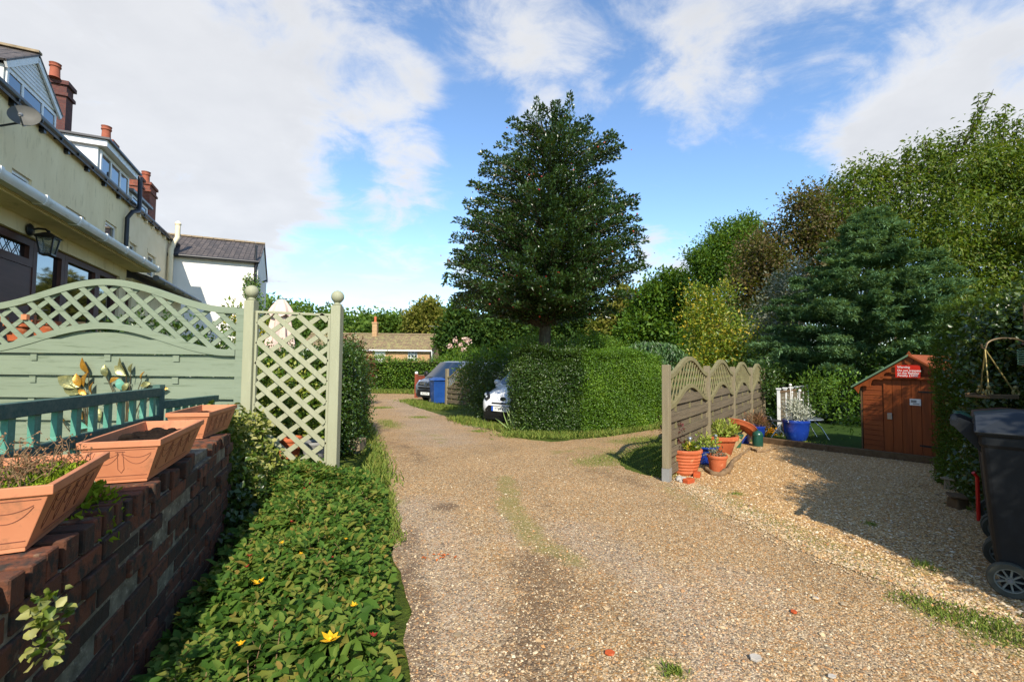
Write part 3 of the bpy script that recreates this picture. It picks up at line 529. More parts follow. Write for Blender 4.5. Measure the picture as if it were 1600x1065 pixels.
# ================================================================ terrace houses on the left
HD = Vector((-.41, .912, 0)).normalized(); HN = Vector((HD.y, -HD.x, 0)); M0 = Vector((-7.78, 3.9, 0)); HRZ = math.atan2(HD.y, HD.x)
def hp(px, py, k=0.0):
    d = ray(px, py); o = M0-HN*k
    # s*d.xy = o + t*HD
    det = d.x*(-HD.y)-d.y*(-HD.x); s = (o.x*(-HD.y)-o.y*(-HD.x))/det; t = (d.x*o.y-d.y*o.x)/det
    return t if abs(HD.x*t+o.x-s*d.x) < 1e-4 else -t, CAMZ+s*d.z
def window(par, name, t0, t1, z0, z1, k, frame, n=2, fw=.06, deep=.05, split=None, pane='window_glass'):
    mb = MB(); mb.b2((t0, k, z0), (t1, k+deep, z0+fw)); mb.b2((t0, k, z1-fw), (t1, k+deep, z1))
    xs = split or [t0+(t1-t0)*i/n for i in range(n+1)]
    for i, x in enumerate(xs):
        a = x if i == 0 else x-fw if i == len(xs)-1 else x-fw/2; mb.b2((a, k, z0+fw), (a+fw, k+deep, z1-fw))
    w = mb.build(name, frame, par); MB().b2((t0+fw*.5, k+deep*.55, z0+fw*.5), (t1-fw*.5, k+deep*.8, z1-fw*.5)).build('pane', pane, w); return w
def house(name, label): return thing(name, label, 'house', tuple(M0), HRZ)
EZ = 6.52; EK = -2.15; EKG = -2.5
def gutter(par, t0, t1, k, z, mat, r=.07, name='gutter', box=False, brk=None):
    mb = MB()
    if box:
        prof = [(k-.14, z-.01), (k-.14, z-.07), (k-.11, z-.11), (k-.02, z-.11), (k, z-.07), (k, z-.01)]; mb.prism(prof, t0, t1, 'yz')
        for t in np.arange(t0+.4, t1, .92): mb.prism([(k-.15, z+.002), (k-.15, z-.08), (k-.115, z-.122), (k-.015, z-.122), (k+.002, z-.08), (k+.002, z+.002)], t, t+.06, 'yz')
    else:
        mb.tube([(t0, k-r, z), (t1, k-r, z)], r, 12)
        for t in np.arange(t0+.5, t1, .9): mb.b2((t, k-r*1.9, z-r*1.15), (t+.035, k+.01, z-r*.5))
    if brk:
        for t in np.arange(t0+.3, t1, brk[1]): mb.b2((t, k-.09, z-.22), (t+.1, k, z-.1), 1)
        return mb.build(name, [mat, brk[0]], par, smooth=True)
    return mb.build(name, mat, par, smooth=True)
h1 = house('cream_house', 'cream rendered terraced house with white gabled dormer and brown timber windows'); T0, TS, TE = -4.0, 12.1, 19.45
W1 = [hp(20, 264), hp(50, 281)]; wins = []
def wrect(x0, y0, x1, y1, zb): a = hp(x0, y0); b = hp(x1, y1); z = (a[1]+b[1])/2; return (a[0], b[0], zb if zb else z-.7, z)
wins = [wrect(19, 263, 50, 281, 0), wrect(103, 322, 134, 340, 0), wrect(165, 343, 183, 356, 0)]
wins = [(a, b, d-.75, d) for a, b, c, d in wins]
MB().wall(T0, TS, -.3, EZ, 0, wins, .12).add([(T0, 0, EZ), (TS, 0, EZ), (TS, .3, EZ), (T0, .3, EZ)], [(0, 1, 2, 3)]).build('wall', 'cream_render', h1)
for a, b, c, d in wins:
    w = window(h1, 'window', a, b, c, d, .05, 'white_plastic', 1, .07); MB().b2((a-.06, -.05, c-.07), (b+.06, .04, c)).build('sill', 'cream_render', w)
ROOFP = [(-.12, EZ-.02), (1.75, EZ+1.49), (3.6, EZ-.02), (3.6, EZ-.12), (1.75, EZ+1.36), (-.12, EZ-.12)]
MB().prism(ROOFP, T0, TS, 'yz').build('roof', 'slate_roof', h1); MB().b2((T0, 3.3, -.3), (TS, 3.5, EZ-.1)).build('wall', 'cream_render', h1)
gutter(h1, T0, TS, 0, EZ+.02, 'black_plastic', .085, brk=('black_plastic', 1.15))
# gabled dormer
gd = MB(); ga, gb, gm = 5.42, 7.5, 6.46; gz, gt_ = 7.1, 7.82
gd.b2((ga, .06, EZ-.05), (gb, 1.7, gz)); gd.prism([(ga, gz), (gb, gz), (gm, gt_)], .06, 2.6, 'xz')
dm = gd.build('dormer', 'white_paint', h1)
sl_ = MB()
for i in range(8):
    z = gz+.04+i*.085; wv = (gt_-z)/(gt_-gz)*1.04; sl_.b2((gm-wv+.06, .035, z), (gm+wv-.06, .058, z+.07))
sl_.build('gable_cladding', 'white_plastic', dm)
mb = MB()
for sgn in (-1, 1):
    mb.bar((gm+sgn*1.12, .0, gz-.02), (gm, .0, gt_+.03), .15, .04, (0, 1, 0))
mb.build('bargeboard', 'white_plastic', dm)
mb = MB()
for sgn in (-1, 1): mb.bar((gm+sgn*1.16, 1.32, gz+.03), (gm-sgn*.02, 1.32, gt_+.13), .04, 2.7, (0, 1, 0))
mb.build('roof', 'slate_roof', dm); MB().bar((gm, -.04, gt_+.17), (gm, 2.6, gt_+.17), .14, .05, (0, 0, 1)).build('ridge_tile', 'stone', dm)
window(dm, 'window', ga+.05, gb-.05, EZ+.06, gz-.02, .025, 'white_plastic', 3, .07, .03, split=[ga+.05, ga+.62, ga+1.42, gb-.05])
# flat roofed dormer
fd = MB(); fa, fb, fz = 10.42, 13.0, 7.74; fd.b2((fa, .25, EZ-.05), (12.32, 1.6, fz)).build
fm = MB().b2((fa, .22, EZ-.05), (fb, 1.55, fz-.02)).build('dormer', 'white_plastic', h1)
MB().b2((fa-.12, -.02, fz-.18), (fb+.12, 1.58, fz)).build('fascia', 'white_plastic', fm); MB().b2((fa-.2, -.1, fz+.002), (fb+.2, 1.62, fz+.06)).build('roof', 'black_plastic', fm)
window(fm, 'window', fa+.1, fb-.1, EZ+.1, fz-.22, .17, 'white_plastic', 3, .09, .045)
def chimney(par, t, k, w, d, zt, mat, pots):
    mb = MB(); mb.b2((t-w/2, k-d/2, 6.9), (t+w/2, k+d/2, zt-.45)); mb.b2((t-w/2-.05, k-d/2-.05, zt-.45), (t+w/2+.05, k+d/2+.05, zt-.35)); mb.b2((t-w/2, k-d/2, zt-.35), (t+w/2, k+d/2, zt-.12)); mb.b2((t-w/2-.06, k-d/2-.06, zt-.12), (t+w/2+.06, k+d/2+.06, zt))
    c = mb.build('chimney', mat, par)
    for dt, h, r in pots:
        MB().lathe([(r, 0), (r*.86, h*.12), (r*.8, h*.7), (r*.98, h*.76), (r*.98, h*.84), (r*.85, h*.88), (r*1.02, h), (r*.7, h), (r*.65, h*.8)], 16, (t+dt, k, zt)).build('chimney_pot', 'chimney_clay', c, smooth=True)
    return c
chimney(h1, 11.05, 1.4, .42, .5, 9.5, 'dark_brick', [(-.3, .42, .14)])
# downpipe between the houses, with a vent rising past the gutter
p_ = hp(196, 300)[0]; zt_ = 7.95
MB().tube([(11.95, -.1, 3.5), (11.95, -.1, 5.9), (12.05, -.2, 6.15), (12.4, -.26, 6.28), (12.55, -.24, 6.45), (12.55, -.22, 7.5)], .065, 10).tube([(11.95, -.1, 4.4), (11.95, -.1, 4.48)], .085, 10).build('downpipe', 'black_plastic', h1, smooth=True)
# ground floor extension with the lantern
X1 = 5.22; XE = 4.95
def ex(px, py): return hp(px, py, EK)
zt = ex(60, 395)[1]+.17; a0 = ex(3, 390)[0]; holes = [(-4, XE-.5, -.3, zt)]
e = MB().wall(-.75, XE, -.3, 3.29, EK, [(-.6, XE-.35, .3, zt)], .2).add([(-.75, EK, -.3), (-.75, 0, -.3), (-.75, 0, 3.95), (-.75, EK, 3.29)], [(0, 1, 2, 3)]); e.add([(XE, EK, -.3), (XE, 0, -.3), (XE, 0, 3.95), (XE, EK, 3.29)], [(0, 1, 2, 3)])
e.build('extension_wall', 'cream_render', h1); MB().add([(-.8, EKG+.05, 3.3), (X1, EKG+.05, 3.3), (X1, 0, 4.05), (-.8, 0, 4.05), (-.8, EKG+.05, 3.24), (X1, EKG+.05, 3.24), (X1, 0, 3.97), (-.8, 0, 3.97)], [(0, 1, 2, 3), (7, 6, 5, 4), (0, 1, 5, 4), (1, 2, 6, 5), (2, 3, 7, 6), (3, 0, 4, 7)]).build('extension_roof', 'slate_roof', h1)
gutter(h1, -.85, X1+.04, EKG, 3.275, 'white_plastic', box=True); MB().b2((-.8, EKG+.002, 3.16), (X1, EKG+.03, 3.3)).b2((-.8, EKG+.03, 3.14), (X1, EK-.001, 3.17)).build('soffit', 'cream_render', h1)
def tb(px): return ex(px, 400)[0]
bt = [-.6, tb(60), tb(109), tb(160), tb(210), XE-.35]
for i in range(len(bt)-1):
    zb_ = zt-.38 if i == 0 else 1.25
    w = window(h1, 'window', bt[i]+.004, bt[i+1]-.004, zb_, zt-.002, EK+.05, 'dark_timber', 1 if i else 2, .1, .09)
    if i == 0:
        mb = MB(); n_ = 11; wv = bt[1]-bt[0]
        for s_ in (-1, 1):
            for q in range(-3, n_+3):
                x0 = bt[0]+wv*q/n_; x1 = x0+s_*.16; zA, zB = zb_+.1, zt-.1
                if bt[0]+.1 < min(x0, x1) and max(x0, x1) < bt[1]-.1: mb.bar((x0, EK+.088, zA), (x1, EK+.088, zB), .008, .006)
        mb.build('leading', 'trim_black', w)
        MB().b2((bt[0], EK+.06, .3), (bt[1], EK+.15, zb_-.004)).build('door', 'dark_timber', h1)
    else: MB().b2((bt[i], EK+.06, .3), (bt[i+1], EK+.15, 1.246)).build('window_panel', 'dark_timber', h1)
# lower lean-to beyond the extension
L1 = 9.7
MB().b2((X1+.1, EK, -.3), (L1-.2, -.02, 3.02)).build('lean_to_wall', 'cream_render', h1)
MB().add([(X1+.06, EKG, 3.06), (L1, EKG, 3.06), (L1, -.01, 3.9), (X1+.06, -.01, 3.9), (X1+.06, EKG, 3.02), (L1, EKG, 3.02), (L1, -.01, 3.85), (X1+.06, -.01, 3.85)], [(0, 1, 2, 3), (7, 6, 5, 4), (0, 1, 5, 4), (1, 2, 6, 5), (2, 3, 7, 6), (3, 0, 4, 7)]).build('lean_to_roof', 'slate_roof', h1)
gutter(h1, X1+.06, L1+.05, EKG, 3.06, 'grey_metal', .06)
h2 = house('cream_house', 'farther pale cream terraced house with red brick chimney and cream vent pipe')
w2 = [wrect(203, 378, 213, 384, 0), wrect(231, 396, 243, 402, 0)]; w2 = [(a, b, d-.85, d) for a, b, c, d in w2]
MB().wall(TS+.004, TE, -.3, EZ-.02, .0, w2, .14).add([(TE, 0, -.3), (TE, 3.5, -.3), (TE, 3.5, EZ), (TE, 1.75, EZ+1.44), (TE, 0, EZ)], [(0, 1, 2, 3, 4)]).build('wall', 'pale_render', h2)
for a, b, c, d in w2:
    w = window(h2, 'window', a, b, c, d, .07, 'white_plastic', 1, .08); MB().b2((a-.08, -.06, c-.08), (b+.08, .06, c)).build('sill', 'pale_render', w); MB().b2((a-.1, -.02, d), (b+.1, .01, d+.16)).build('lintel', 'pale_render', w)
MB().prism(ROOFP, TS+.004, TE+.2, 'yz').build('roof', 'slate_roof', h2); gutter(h2, TS+.02, TE+.15, 0, EZ, 'black_plastic', .085, brk=('pale_render', .8))
chimney(h2, 14.6, 1.4, .5, .5, 9.3, 'chimney_brick', [(0, .55, .16)])
chimney(h2, 19.25, 1.4, 1.0, .6, 9.3, 'chimney_brick', [(0, .6, .18)]); chimney(h2, 18.0, 1.4, .42, .42, 9.2, 'chimney_brick', [])
sd = MB().b2((13.25, .25, EZ), (15.2, 1.2, 7.16)).build('dormer', 'white_plastic', h2); MB().b2((13.12, .1, 7.162), (15.4, 1.2, 7.25)).build('roof', 'grey_metal', sd)
window(sd, 'window', 13.35, 15.1, EZ+.12, 7.12, .2, 'white_plastic', 2, .08, .045)
tp = hp(262, 400)[0]; MB().tube([(tp-.15, -.14, 2.5), (tp-.15, -.14, 6.0), (tp, -.2, 6.35), (tp+.1, -.3, 6.6), (tp+.1, -.3, 7.15)], .1, 10).lathe([(.11, 0), (.13, .06), (.06, .16), (.01, .2)], 10, (tp+.1, -.3, 7.15)).build('vent_pipe', 'pale_render', h2, smooth=True)
# lantern on the extension wall
lt, lz = hp(78, 380, EK-.22); L_ = thing('wall_lantern', 'black lantern with clear panes on the cream wall under the white gutter', 'lantern', tuple(M0+HD*lt-HN*(EK-.2)+Vector((0, 0, lz-.02))), HRZ)
MB().lathe([(.0, -.02), (.075, -.02), (.085, 0), (.06, .02), (0, .03)], 16).build('mount', 'black_plastic', L_, smooth=True)
bpy.data.objects[[c.name for c in L_.children][0]].location = (-.02, .17, .17); [c for c in L_.children][0].rotation_euler = (R(90), 0, 0)
MB().tube([(-.02, .17, .17), (-.01, .1, .2), (0, .03, .2), (0, 0, .17)], .014, 8).build('arm', 'black_plastic', L_, smooth=True)
mb = MB()
for i, j in ((-1, -1), (1, -1), (1, 1), (-1, 1)): mb.bar((i*.055, j*.055, -.13), (i*.085, j*.085, .08), .016, .016, (1, 0, 0))
mb.box((0, 0, -.135), (.13, .13, .02)).box((0, 0, .085), (.2, .2, .015)); mb.build('frame', 'black_plastic', L_)
MB().box((0, 0, .125), (.24, .24, .065), 0, 0, .25, .25).ball((0, 0, .175), .018).build('cap', 'black_plastic', L_)
gm_, gt, gb_ = newmat('lantern_glass'); gb_.inputs['Base Color'].default_value = C('8a9080'); gb_.inputs['Roughness'].default_value = .1; gb_.inputs['Alpha'].default_value = .45; gb_.inputs['Specular IOR Level'].default_value = .8
MB().box((0, 0, -.025), (.105, .105, .2), 0, 0, 1.5, 1.5).build('glass', 'lantern_glass', L_)
# satellite dish
dt, dz = hp(40, 186, -.45); S_ = thing('satellite_dish', 'grey satellite dish on a bracket below the black roof gutter', 'satellite dish', tuple(M0+HD*dt+HN*.45+Vector((0, 0, dz))), HRZ)
aim = Vector((.55, -.8, .35)).normalized(); q = aim.to_track_quat('Z', 'Y'); mb = MB(); rr = .23; prof = [(rr*f, .09*f*f) for f in np.linspace(.001, 1, 9)]
d_ = MB().lathe(prof+[(rr*1.02, .095), (rr*.98, .075), (.05, -.012)], 28).build('reflector', 'cast_grey', S_, smooth=True); d_.data.materials[0] = pm('dish_grey', '5e5e5a', '52524e', 5, .7, .1); d_.rotation_mode = 'QUATERNION'; d_.rotation_quaternion = Matrix.Rotation(-HRZ, 4, 'Z').to_quaternion() @ q
lq = lambda v: Matrix.Rotation(-HRZ, 3, 'Z') @ (q @ Vector(v))
e_ = lq((0, -.3, .05)); f_ = lq((0, -.28, .42)); e_ = lq((0, -.22, .05)); f_ = lq((0, -.2, .3)); MB().tube([lq((0, -.05, -.02)), lq((0, -.15, -.02)), e_, f_], .014, 8).build('arm', 'grey_metal', S_, smooth=True)
MB().tube([f_, lq((0, -.14, .26))], [.025, .038], 10).build('receiver', 'grey_metal', S_, smooth=True)
MB().tube([lq((0, 0, -.02)), (0, .1, -.1), (-.1, .3, -.25), (-.1, .44, -.25)], .02, 8).b2((-.16, .42, -.4), (-.04, .45, -.1)).build('bracket', 'black_plastic', S_, smooth=True)
# white house closing the terrace
wa = 17.4; WK = -3.42; wh = house('white_house', 'white rendered house with slate roof standing across the end of the terrace')
ez, rz_, td = 5.86, 7.22, 2.55
MB().add([(wa, WK, -.6), (wa, -.004, -.6), (wa, -.004, ez), (wa, WK, ez), (wa+2*td, WK, -.6), (wa+2*td, WK, ez), (wa+td, WK, rz_), (wa+2*td, .3, -.6), (wa+2*td, .3, ez)], [(0, 1, 2, 3), (0, 3, 6, 5, 4), (4, 5, 8, 7)]).build('wall', 'white_render', wh)
sl_ = (rz_-ez)/td; ra = wa-.16; Zr = lambda t: ez+(t-wa)*sl_+.05 if t < wa+td else rz_+.05-(t-wa-td)*sl_
pr = [(ra, Zr(ra)), (wa+td, Zr(wa+td)), (wa+2*td+.16, Zr(wa+2*td+.16)), (wa+2*td+.16, Zr(wa+2*td+.16)-.09), (wa+td, Zr(wa+td)-.1), (ra, Zr(ra)-.09)]
rf = MB().prism(pr, WK-.06, 2.5, 'xz').build('roof', 'slate_roof', wh)
mb = MB(); x = WK-.06
while x < 2.2: mb.prism([(wa+td-.13, rz_+.03), (wa+td, rz_+.13), (wa+td+.13, rz_+.03)], x, x+.43, 'xz'); x += .45
mb.build('ridge_tile', 'stone', rf)
MB().tube([(ra-.04, WK-.05, ez-.06), (ra-.04, -.02, ez-.06)], .075, 10).build('gutter', 'black_plastic', wh, smooth=True)
MB().tube([(ra+.05, WK+.04, ez-.1), (wa-.07, WK+.1, ez-.35), (wa-.07, WK+.1, -.2)], .06, 10).tube([(wa-.07, WK+.1, 5.2), (wa-.07, WK+.1, 6.6)], .055, 10).build('downpipe', 'black_plastic', wh, smooth=True); MB().tube([(wa+3.8, WK-.08, -.2), (wa+3.8, WK-.08, 3.6), (wa+3.2, WK-.08, 3.9)], .05, 8).build('downpipe', 'black_plastic', wh, smooth=True)
MB().tube([(wa+1.2, WK-.1, 5.1), (wa+1.2, WK-.3, 5.2)], .04, 6).b2((wa+1.1, WK-.32, 5.1), (wa+1.3, WK-.28, 5.4)).build('floodlight', 'black_plastic', wh)
# climber on the white house corner and the yellow-green shrub in front of it
cl = thing('climbing_plant', 'green climber on the black downpipe of the white house', 'climber', tuple(M0+HD*(wa-.2)-HN*(WK+.2)))
B = [(tuple(M0+HD*(wa-.15)-HN*(WK+.15+.1*math.sin(z*3))+Vector((0, 0, z))), (.22, .2, .4)) for z in np.arange(1.2, 5.0, .5)]; foliage('foliage', B, 260, 9, .11, .07, 'shrub_leaf', cl, .12, .2, 0, 31)
# ================================================================ green fence panel with lattice top
FY = 4.5; fp = lambda px, py: at(px, py, FY)
x1 = fp(373, 560).x; xc = fp(163, 560).x; hw = x1-xc; x0 = xc-hw; fl = G(0, FY)
fr = thing('garden_fence', 'sage green fence panel with arched lattice top behind the teal railing', 'fence', (x1, FY, 0))
zT = lambda x, a=fp(163, 441).z, b=fp(372, 485).z: b+(a-b)*(.5+.5*math.cos(math.pi*min(1, abs(x-xc)/hw*1.06)))
zB_ = lambda x, a=fp(163, 509).z, b=fp(372, 551).z: b+(a-b)*(.5+.5*math.cos(math.pi*min(1, abs(x-xc)/hw*1.06)))
xs = np.linspace(x0, x1-.02, 61)
MB().sweep([(x, FY, zT(x)) for x in xs], .062, .05).build('top_rail', 'sage_paint', fr, world=True); MB().sweep([(x, FY-.01, zB_(x)) for x in xs], .062, .055).build('arch_rail', 'sage_paint', fr, world=True)
def lattice(mb, inside, x0, x1, z0, z1, pitch, ang, w, t, y, xf=None):
    c, s = math.cos(ang), math.sin(ang); W = (x1-x0)+(z1-z0); k = -W
    cx, cz = (x0+x1)/2, (z0+z1)/2
    while k < W:
        st = None; n = 240
        for i in range(n+1):
            u = -W/1.2+i*(2*W/1.2)/n; px, pz = cx+u*c-k*s, cz+u*s+k*c; ok = inside(px, pz)
            if ok and st is None: st = (px, pz)
            if (not ok or i == n) and st is not None:
                if math.hypot(last[0]-st[0], last[1]-st[1]) > .03: mb.bar((st[0], y, st[1]), (last[0], y, last[1]), w, t)
                st = None
            last = (px, pz)
        k += pitch
mb = MB(); ins = lambda x, z: x0 < x < x1 and zB_(x) < z < zT(x)
lattice(mb, ins, x0, x1, 1.2, 2.2, .148, R(-42), .046, .012, FY-.012); lattice(mb, ins, x0, x1, 1.2, 2.2, .148, R(38), .044, .012, FY+.012); mb.build('lattice', 'sage_paint', fr, world=True)
mb = MB(); zz = [fp(160, y).z for y in (728, 692, 658, 623, 588, 554, 519)]
zlev = sorted(zz); 
for i in range(len(zlev)-1):
    a, b = zlev[i]+.012, zlev[i+1]; mid = a+(b-a)*.66
    for (q0, q1, yy) in ((a, mid, FY-.022), (mid-.01, b+.004, FY+.012)):
        X = [x for x in np.linspace(x0, x1-.01, 90) if zB_(x) > q0+.03]
        if not X: continue
        top = [(x, min(q1, zB_(x)-.02)) for x in X]; poly = [(X[0], q0), (X[-1], q0)]+top[::-1]
        mb.prism(poly, yy-.008, yy+.008, 'xz')
mb.prism([(x0, .0), (x1-.01, 0), (x1-.01, zlev[0]-.01), (x0, zlev[0]-.01)], FY-.012, FY+.01, 'xz')
for px in (54, 169, 276):
    for i in (1, 2, 3, 4): X = fp(px, 560).x; mb.b2((X-.03, FY-.0125, zlev[i]+.012+(zlev[i+1]-zlev[i])*.66), (X+.03, FY+.0035, zlev[i+1]+.01))
mb.build('boards', 'sage_paint', fr, world=True)
MB().b2((x1-.015, FY-.035, 0), (x1+.06, FY+.035, fp(376, 482).z)).build('post', 'sage_paint', fr, world=True)
MB().b2((x0+.15, FY+.012, .0), (x0+.2, FY+.05, 1.3)).build('stud', 'sage_paint', fr, world=True)
# flower pots hung over the fence from clips
for i, (px, py, lab) in enumerate(((30, 513, 'orange pot hanging behind the sage lattice, left one'), (72, 510, 'orange pot hanging behind the sage lattice, right one'))):
    p = at(px, py, FY+.2); pr_ = [(.0, -.1), (.075, -.1), (.1, .04), (.115, .045), (.115, .085), (.1, .085), (.09, .03), (.0, .03)]
    ptc = thing('hanging_pot', lab, 'pot', (p.x, p.y, p.z-.03), 0, 'pots hung on the fence'); MB().lathe(pr_, 20).build('bowl', 'terracotta_pot', ptc, smooth=True)
    MB().bar((0.02, -.13, .02), (.02, -.13, .13), .02, .006, (1, 0, 0)).bar((.02, -.13, .13), (.02, -.24, .13), .02, .006, (0, 0, 1)).box((.02, -.225, .105), (.055, .03, .05)).build('clip', 'peach_plastic', ptc)
# ================================================================ white-green lattice screen between two posts with ball tops
def gatepost(px, ytop, label, zb=-.02):
    p = fp(px, 560); zt = fp(px, ytop).z; t = thing('gate_post', label, 'post', (p.x, FY, zb), 0, 'posts with ball tops')
    MB().box((0, 0, (zt-zb)/2), (.094, .094, zt-zb)).build('shaft', 'sage_light', t, bevel=.004); MB().lathe([(.045, 0), (.05, .012), (.03, .02), (.028, .035), (.04, .04)], 20, (0, 0, zt-zb)).ball((0, 0, zt-zb+.092), .062, 24, 14).build('ball_finial', 'sage_light', t, smooth=True); return t
gatepost(390, 470, 'sage post with ball top beside the green fence panel'); gatepost(525, 478, 'sage post with ball top nearest the lane')
tr = thing('lattice_screen', 'pale sage lattice screen between the two ball topped posts', 'trellis', (fp(460, 560).x, FY, 0)); a, b = fp(400.5, 487), fp(517.5, 492); zt1, zt2 = a.z, b.z; zbm = .28
mb = MB(); mb.bar((a.x, FY, zt1), (b.x, FY, zt2), .022, .03).bar((a.x+.012, FY, zbm+.25), (a.x+.012, FY, zt1-.012), .022, .03).bar((b.x-.012, FY, zbm), (b.x-.012, FY, zt2-.012), .022, .03).build('frame', 'sage_light', tr, world=True)
mb = MB(); ins = lambda x, z: a.x+.02 < x < b.x-.02 and z < zt1-.02 and z > .28+(b.x-x)*.32
lattice(mb, ins, a.x, b.x, .3, 1.85, .15, R(-41), .048, .012, FY-.009); mb.build('lattice', 'sage_light', tr, world=True)
mb = MB(); lattice(mb, ins, a.x, b.x, .3, 1.85, .15, R(36), .046, .012, FY+.009); mb.build('lattice', 'sage_light', tr, world=True)
# ================================================================ brick garden wall
WD = Vector((-.35, .937, 0)).normalized(); WN = Vector((WD.y, -WD.x, 0)); WA = Vector((-1.255+.38*1.05, .2, 0)); WRZ = math.atan2(WD.y, WD.x); WZ = .82
gw = thing('brick_wall', 'low weathered brick wall under the terracotta troughs', 'wall', (WA.x, WA.y, 0), WRZ); g = rs(5); WL = 3.35
mb = MB(); n_ = 0
for c in range(11):
    z = WZ-.002-(c+1)*.075; x = -(.115 if c % 2 else 0)
    if c == 0:
        while x < WL:
            ln = .066+g.normal()*.004
            if x < .55 or g.random() > .17 or x > 2.9: mb.box((x+ln/2, .108+g.normal()*.006, z+.035+g.normal()*.004), (ln, .215+g.normal()*.008, .078+.006*g.random()), g.normal()*.04)
            x += ln+.013+abs(g.normal())*.006
    while x < WL:
        top = False; ln = .215
        if c == 1 and x > 1.9 and g.random() < .06: x += ln+.011; continue
        e = g.normal(size=3)*.003; mb.box((x+ln/2, .105+e[1]+(.004*g.normal()), z+.0325+e[2]), (ln, .215+g.normal()*.006, .065), g.normal()*.01+(g.normal()*.03 if top else 0)); x += ln+.011
mb.build('bricks', 'wall_brick', gw, bevel=.004, segs=1); MB().b2((-.1, .006, -.1), (WL, .2, WZ-.082)).b2((0, .03, WZ-.09), (WL, .19, WZ-.03)).build('mortar', 'mortar', gw)
# ---------------------------------------------------------------- terracotta troughs
def trough(p0, p1, label, w=.285, h=.18):
    """p0, p1: near and far right rim corners"""
    p0, p1 = Vector(p0), Vector(p1); d = (p1-p0); d.z = 0; L = d.length; d.normalize(); rz = math.atan2(d.y, d.x); left = Vector((-d.y, d.x, 0)); c = p0+d*(L/2)+left*(w/2)
    t = thing('window_box', label, 'planter', (c.x, c.y, WZ+.002), rz, 'terracotta troughs on the wall'); l, w2, n = L/2, w/2, .62
    def ringz(z, f): return [(-(l-(1-f)*.11), -w2*f, z), (l-(1-f)*.11, -w2*f, z), (l-(1-f)*.11, w2*f, z), (-(l-(1-f)*.11), w2*f, z)]
    rings = [ringz(.0, n), ringz(.012, n), ringz(.014, n+.02), ringz(h-.03, .93), ringz(h-.026, 1.0), ringz(h, 1.0), ringz(h, .9), ringz(h-.03, .87), ringz(.05, .7)]
    V = [p for r in rings for p in r]; fs = [(3, 2, 1, 0)]+[(4*i+k, 4*i+(k+1) % 4, 4*i+4+(k+1) % 4, 4*i+4+k) for i in range(len(rings)-1) for k in range(4)]+[tuple(4*(len(rings)-1)+k for k in range(4))]
    MB().add(V, fs).b2((-l*.62, -w2*.5, -.001), (-l*.4, w2*.5, .012)).build('shell', 'peach_plastic', t, bevel=.0045)
    mb = MB()   # swags pressed into the sides
    kz = .29/(h-.044); ys_ = lambda z: w2*(.64+kz*(z-.014)); xs_ = lambda z: l-(1-(.64+kz*(z-.014)))*.11
    def line(P, rad): mb.tube(P, rad, 5, cap=False)
    def face(kind, sg):   # maps (u along the face, z) to the shell surface
        return (lambda u, z: Vector((u, sg*(ys_(z)+.0006), z))) if kind == 'side' else (lambda u, z: Vector((sg*(xs_(z)+.0006), u, z)))
    for kind, hwid, k in (('side', l-.09, 4), ('end', w2*.78, 2)):
        for sg in (-1, 1):
            S = face(kind, sg); st_ = 2*hwid/k; zt_ = h-.05
            for q in range(k):
                u0 = -hwid+st_*q
                for dep in (.022, .05): line([S(u0+st_*f, zt_-dep*(1-(2*f-1)**2)) for f in np.linspace(.04, .96, 12)], .001)
                if q or kind == 'side':
                    for o_ in (-.009, .009): line([S(u0+o_, zt_+.004), S(u0+o_*1.2, zt_-.07)], .001)
                    line([S(u0-.011, zt_-.07), S(u0, zt_-.088), S(u0+.011, zt_-.07)], .0013); line([S(u0-.016, zt_+.004), S(u0+.016, zt_+.004)], .0015)
            line([S(-hwid-.01, zt_+.012), S(hwid+.01, zt_+.012)], .0011); line([S(-hwid*.8, .03), S(hwid*.8, .03)], .0012)
    mb.build('swag_relief', 'pot_groove', t)
    g = rs(int(abs(p0.x)*1000)); so_ = MB(); nx, ny = 16, 7; V = [(-l*.86+l*1.72*i/(nx-1), -w2*.82+w2*1.64*j/(ny-1), h-.045+g.normal()*.006) for j in range(ny) for i in range(nx)]
    so_.add(V, [(j*nx+i, j*nx+i+1, (j+1)*nx+i+1, (j+1)*nx+i) for j in range(ny-1) for i in range(nx-1)]).build('soil', 'soil', t, smooth=True)
    return t, L, d
t1, l1, d1 = trough(at(83, 771, 1.27), at(172, 707, 1.72), 'terracotta trough with moss and dead stems, nearest on the wall', .33, .182)
t2, l2, d2 = trough(at(251, 690, 1.99), at(319, 657, 2.66), 'terracotta trough filled with bare dark soil, middle of the wall')
t3, l3, d3 = trough(at(327, 646, 3.04), at(371, 633, 3.6), 'small terracotta trough at the far end of the wall beside the ivy', .25, .175)
so = MB(); g = rs(8)
for _ in range(44): so.ball((g.uniform(-.2, .2), g.normal()*.045, .135+abs(g.normal())*.008), .022+g.random()*.02, 8, 5, (1, 1, .6))
so.build('soil', 'soil', t2)
c1 = t1.location; ms = thing('moss_cushion', 'bright green moss and dead stems growing in the nearest trough', 'plant', (c1.x, c1.y, WZ+.13), t1.rotation_euler.z); g = rs(41)
n = 2600; P = np.column_stack([g.uniform(-.22, .22, n), g.uniform(-.12, .12, n), np.zeros(n)]); P[:, 2] = .012+.018*np.sin(P[:, 0]*31)*np.sin(P[:, 1]*37)+.012*g.random(n)
rot = np.array(Matrix.Rotation(t1.rotation_euler.z, 3, 'Z')); wp = P@rot.T+np.array(ms.location)
def local(o, root):  # leaf meshes are written in world axes: turn the mesh back into a rotated thing's frame
    o.rotation_euler = (0, 0, -root.rotation_euler.z); return o
local(leafmesh('moss', wp, unit(g.normal(size=(n, 3))+np.array([0, 0, 1.2])), unit(g.normal(size=(n, 3))), .016, .008, 'moss_leaf', ms, g.random(n)), ms)
mb = MB(); SP = []
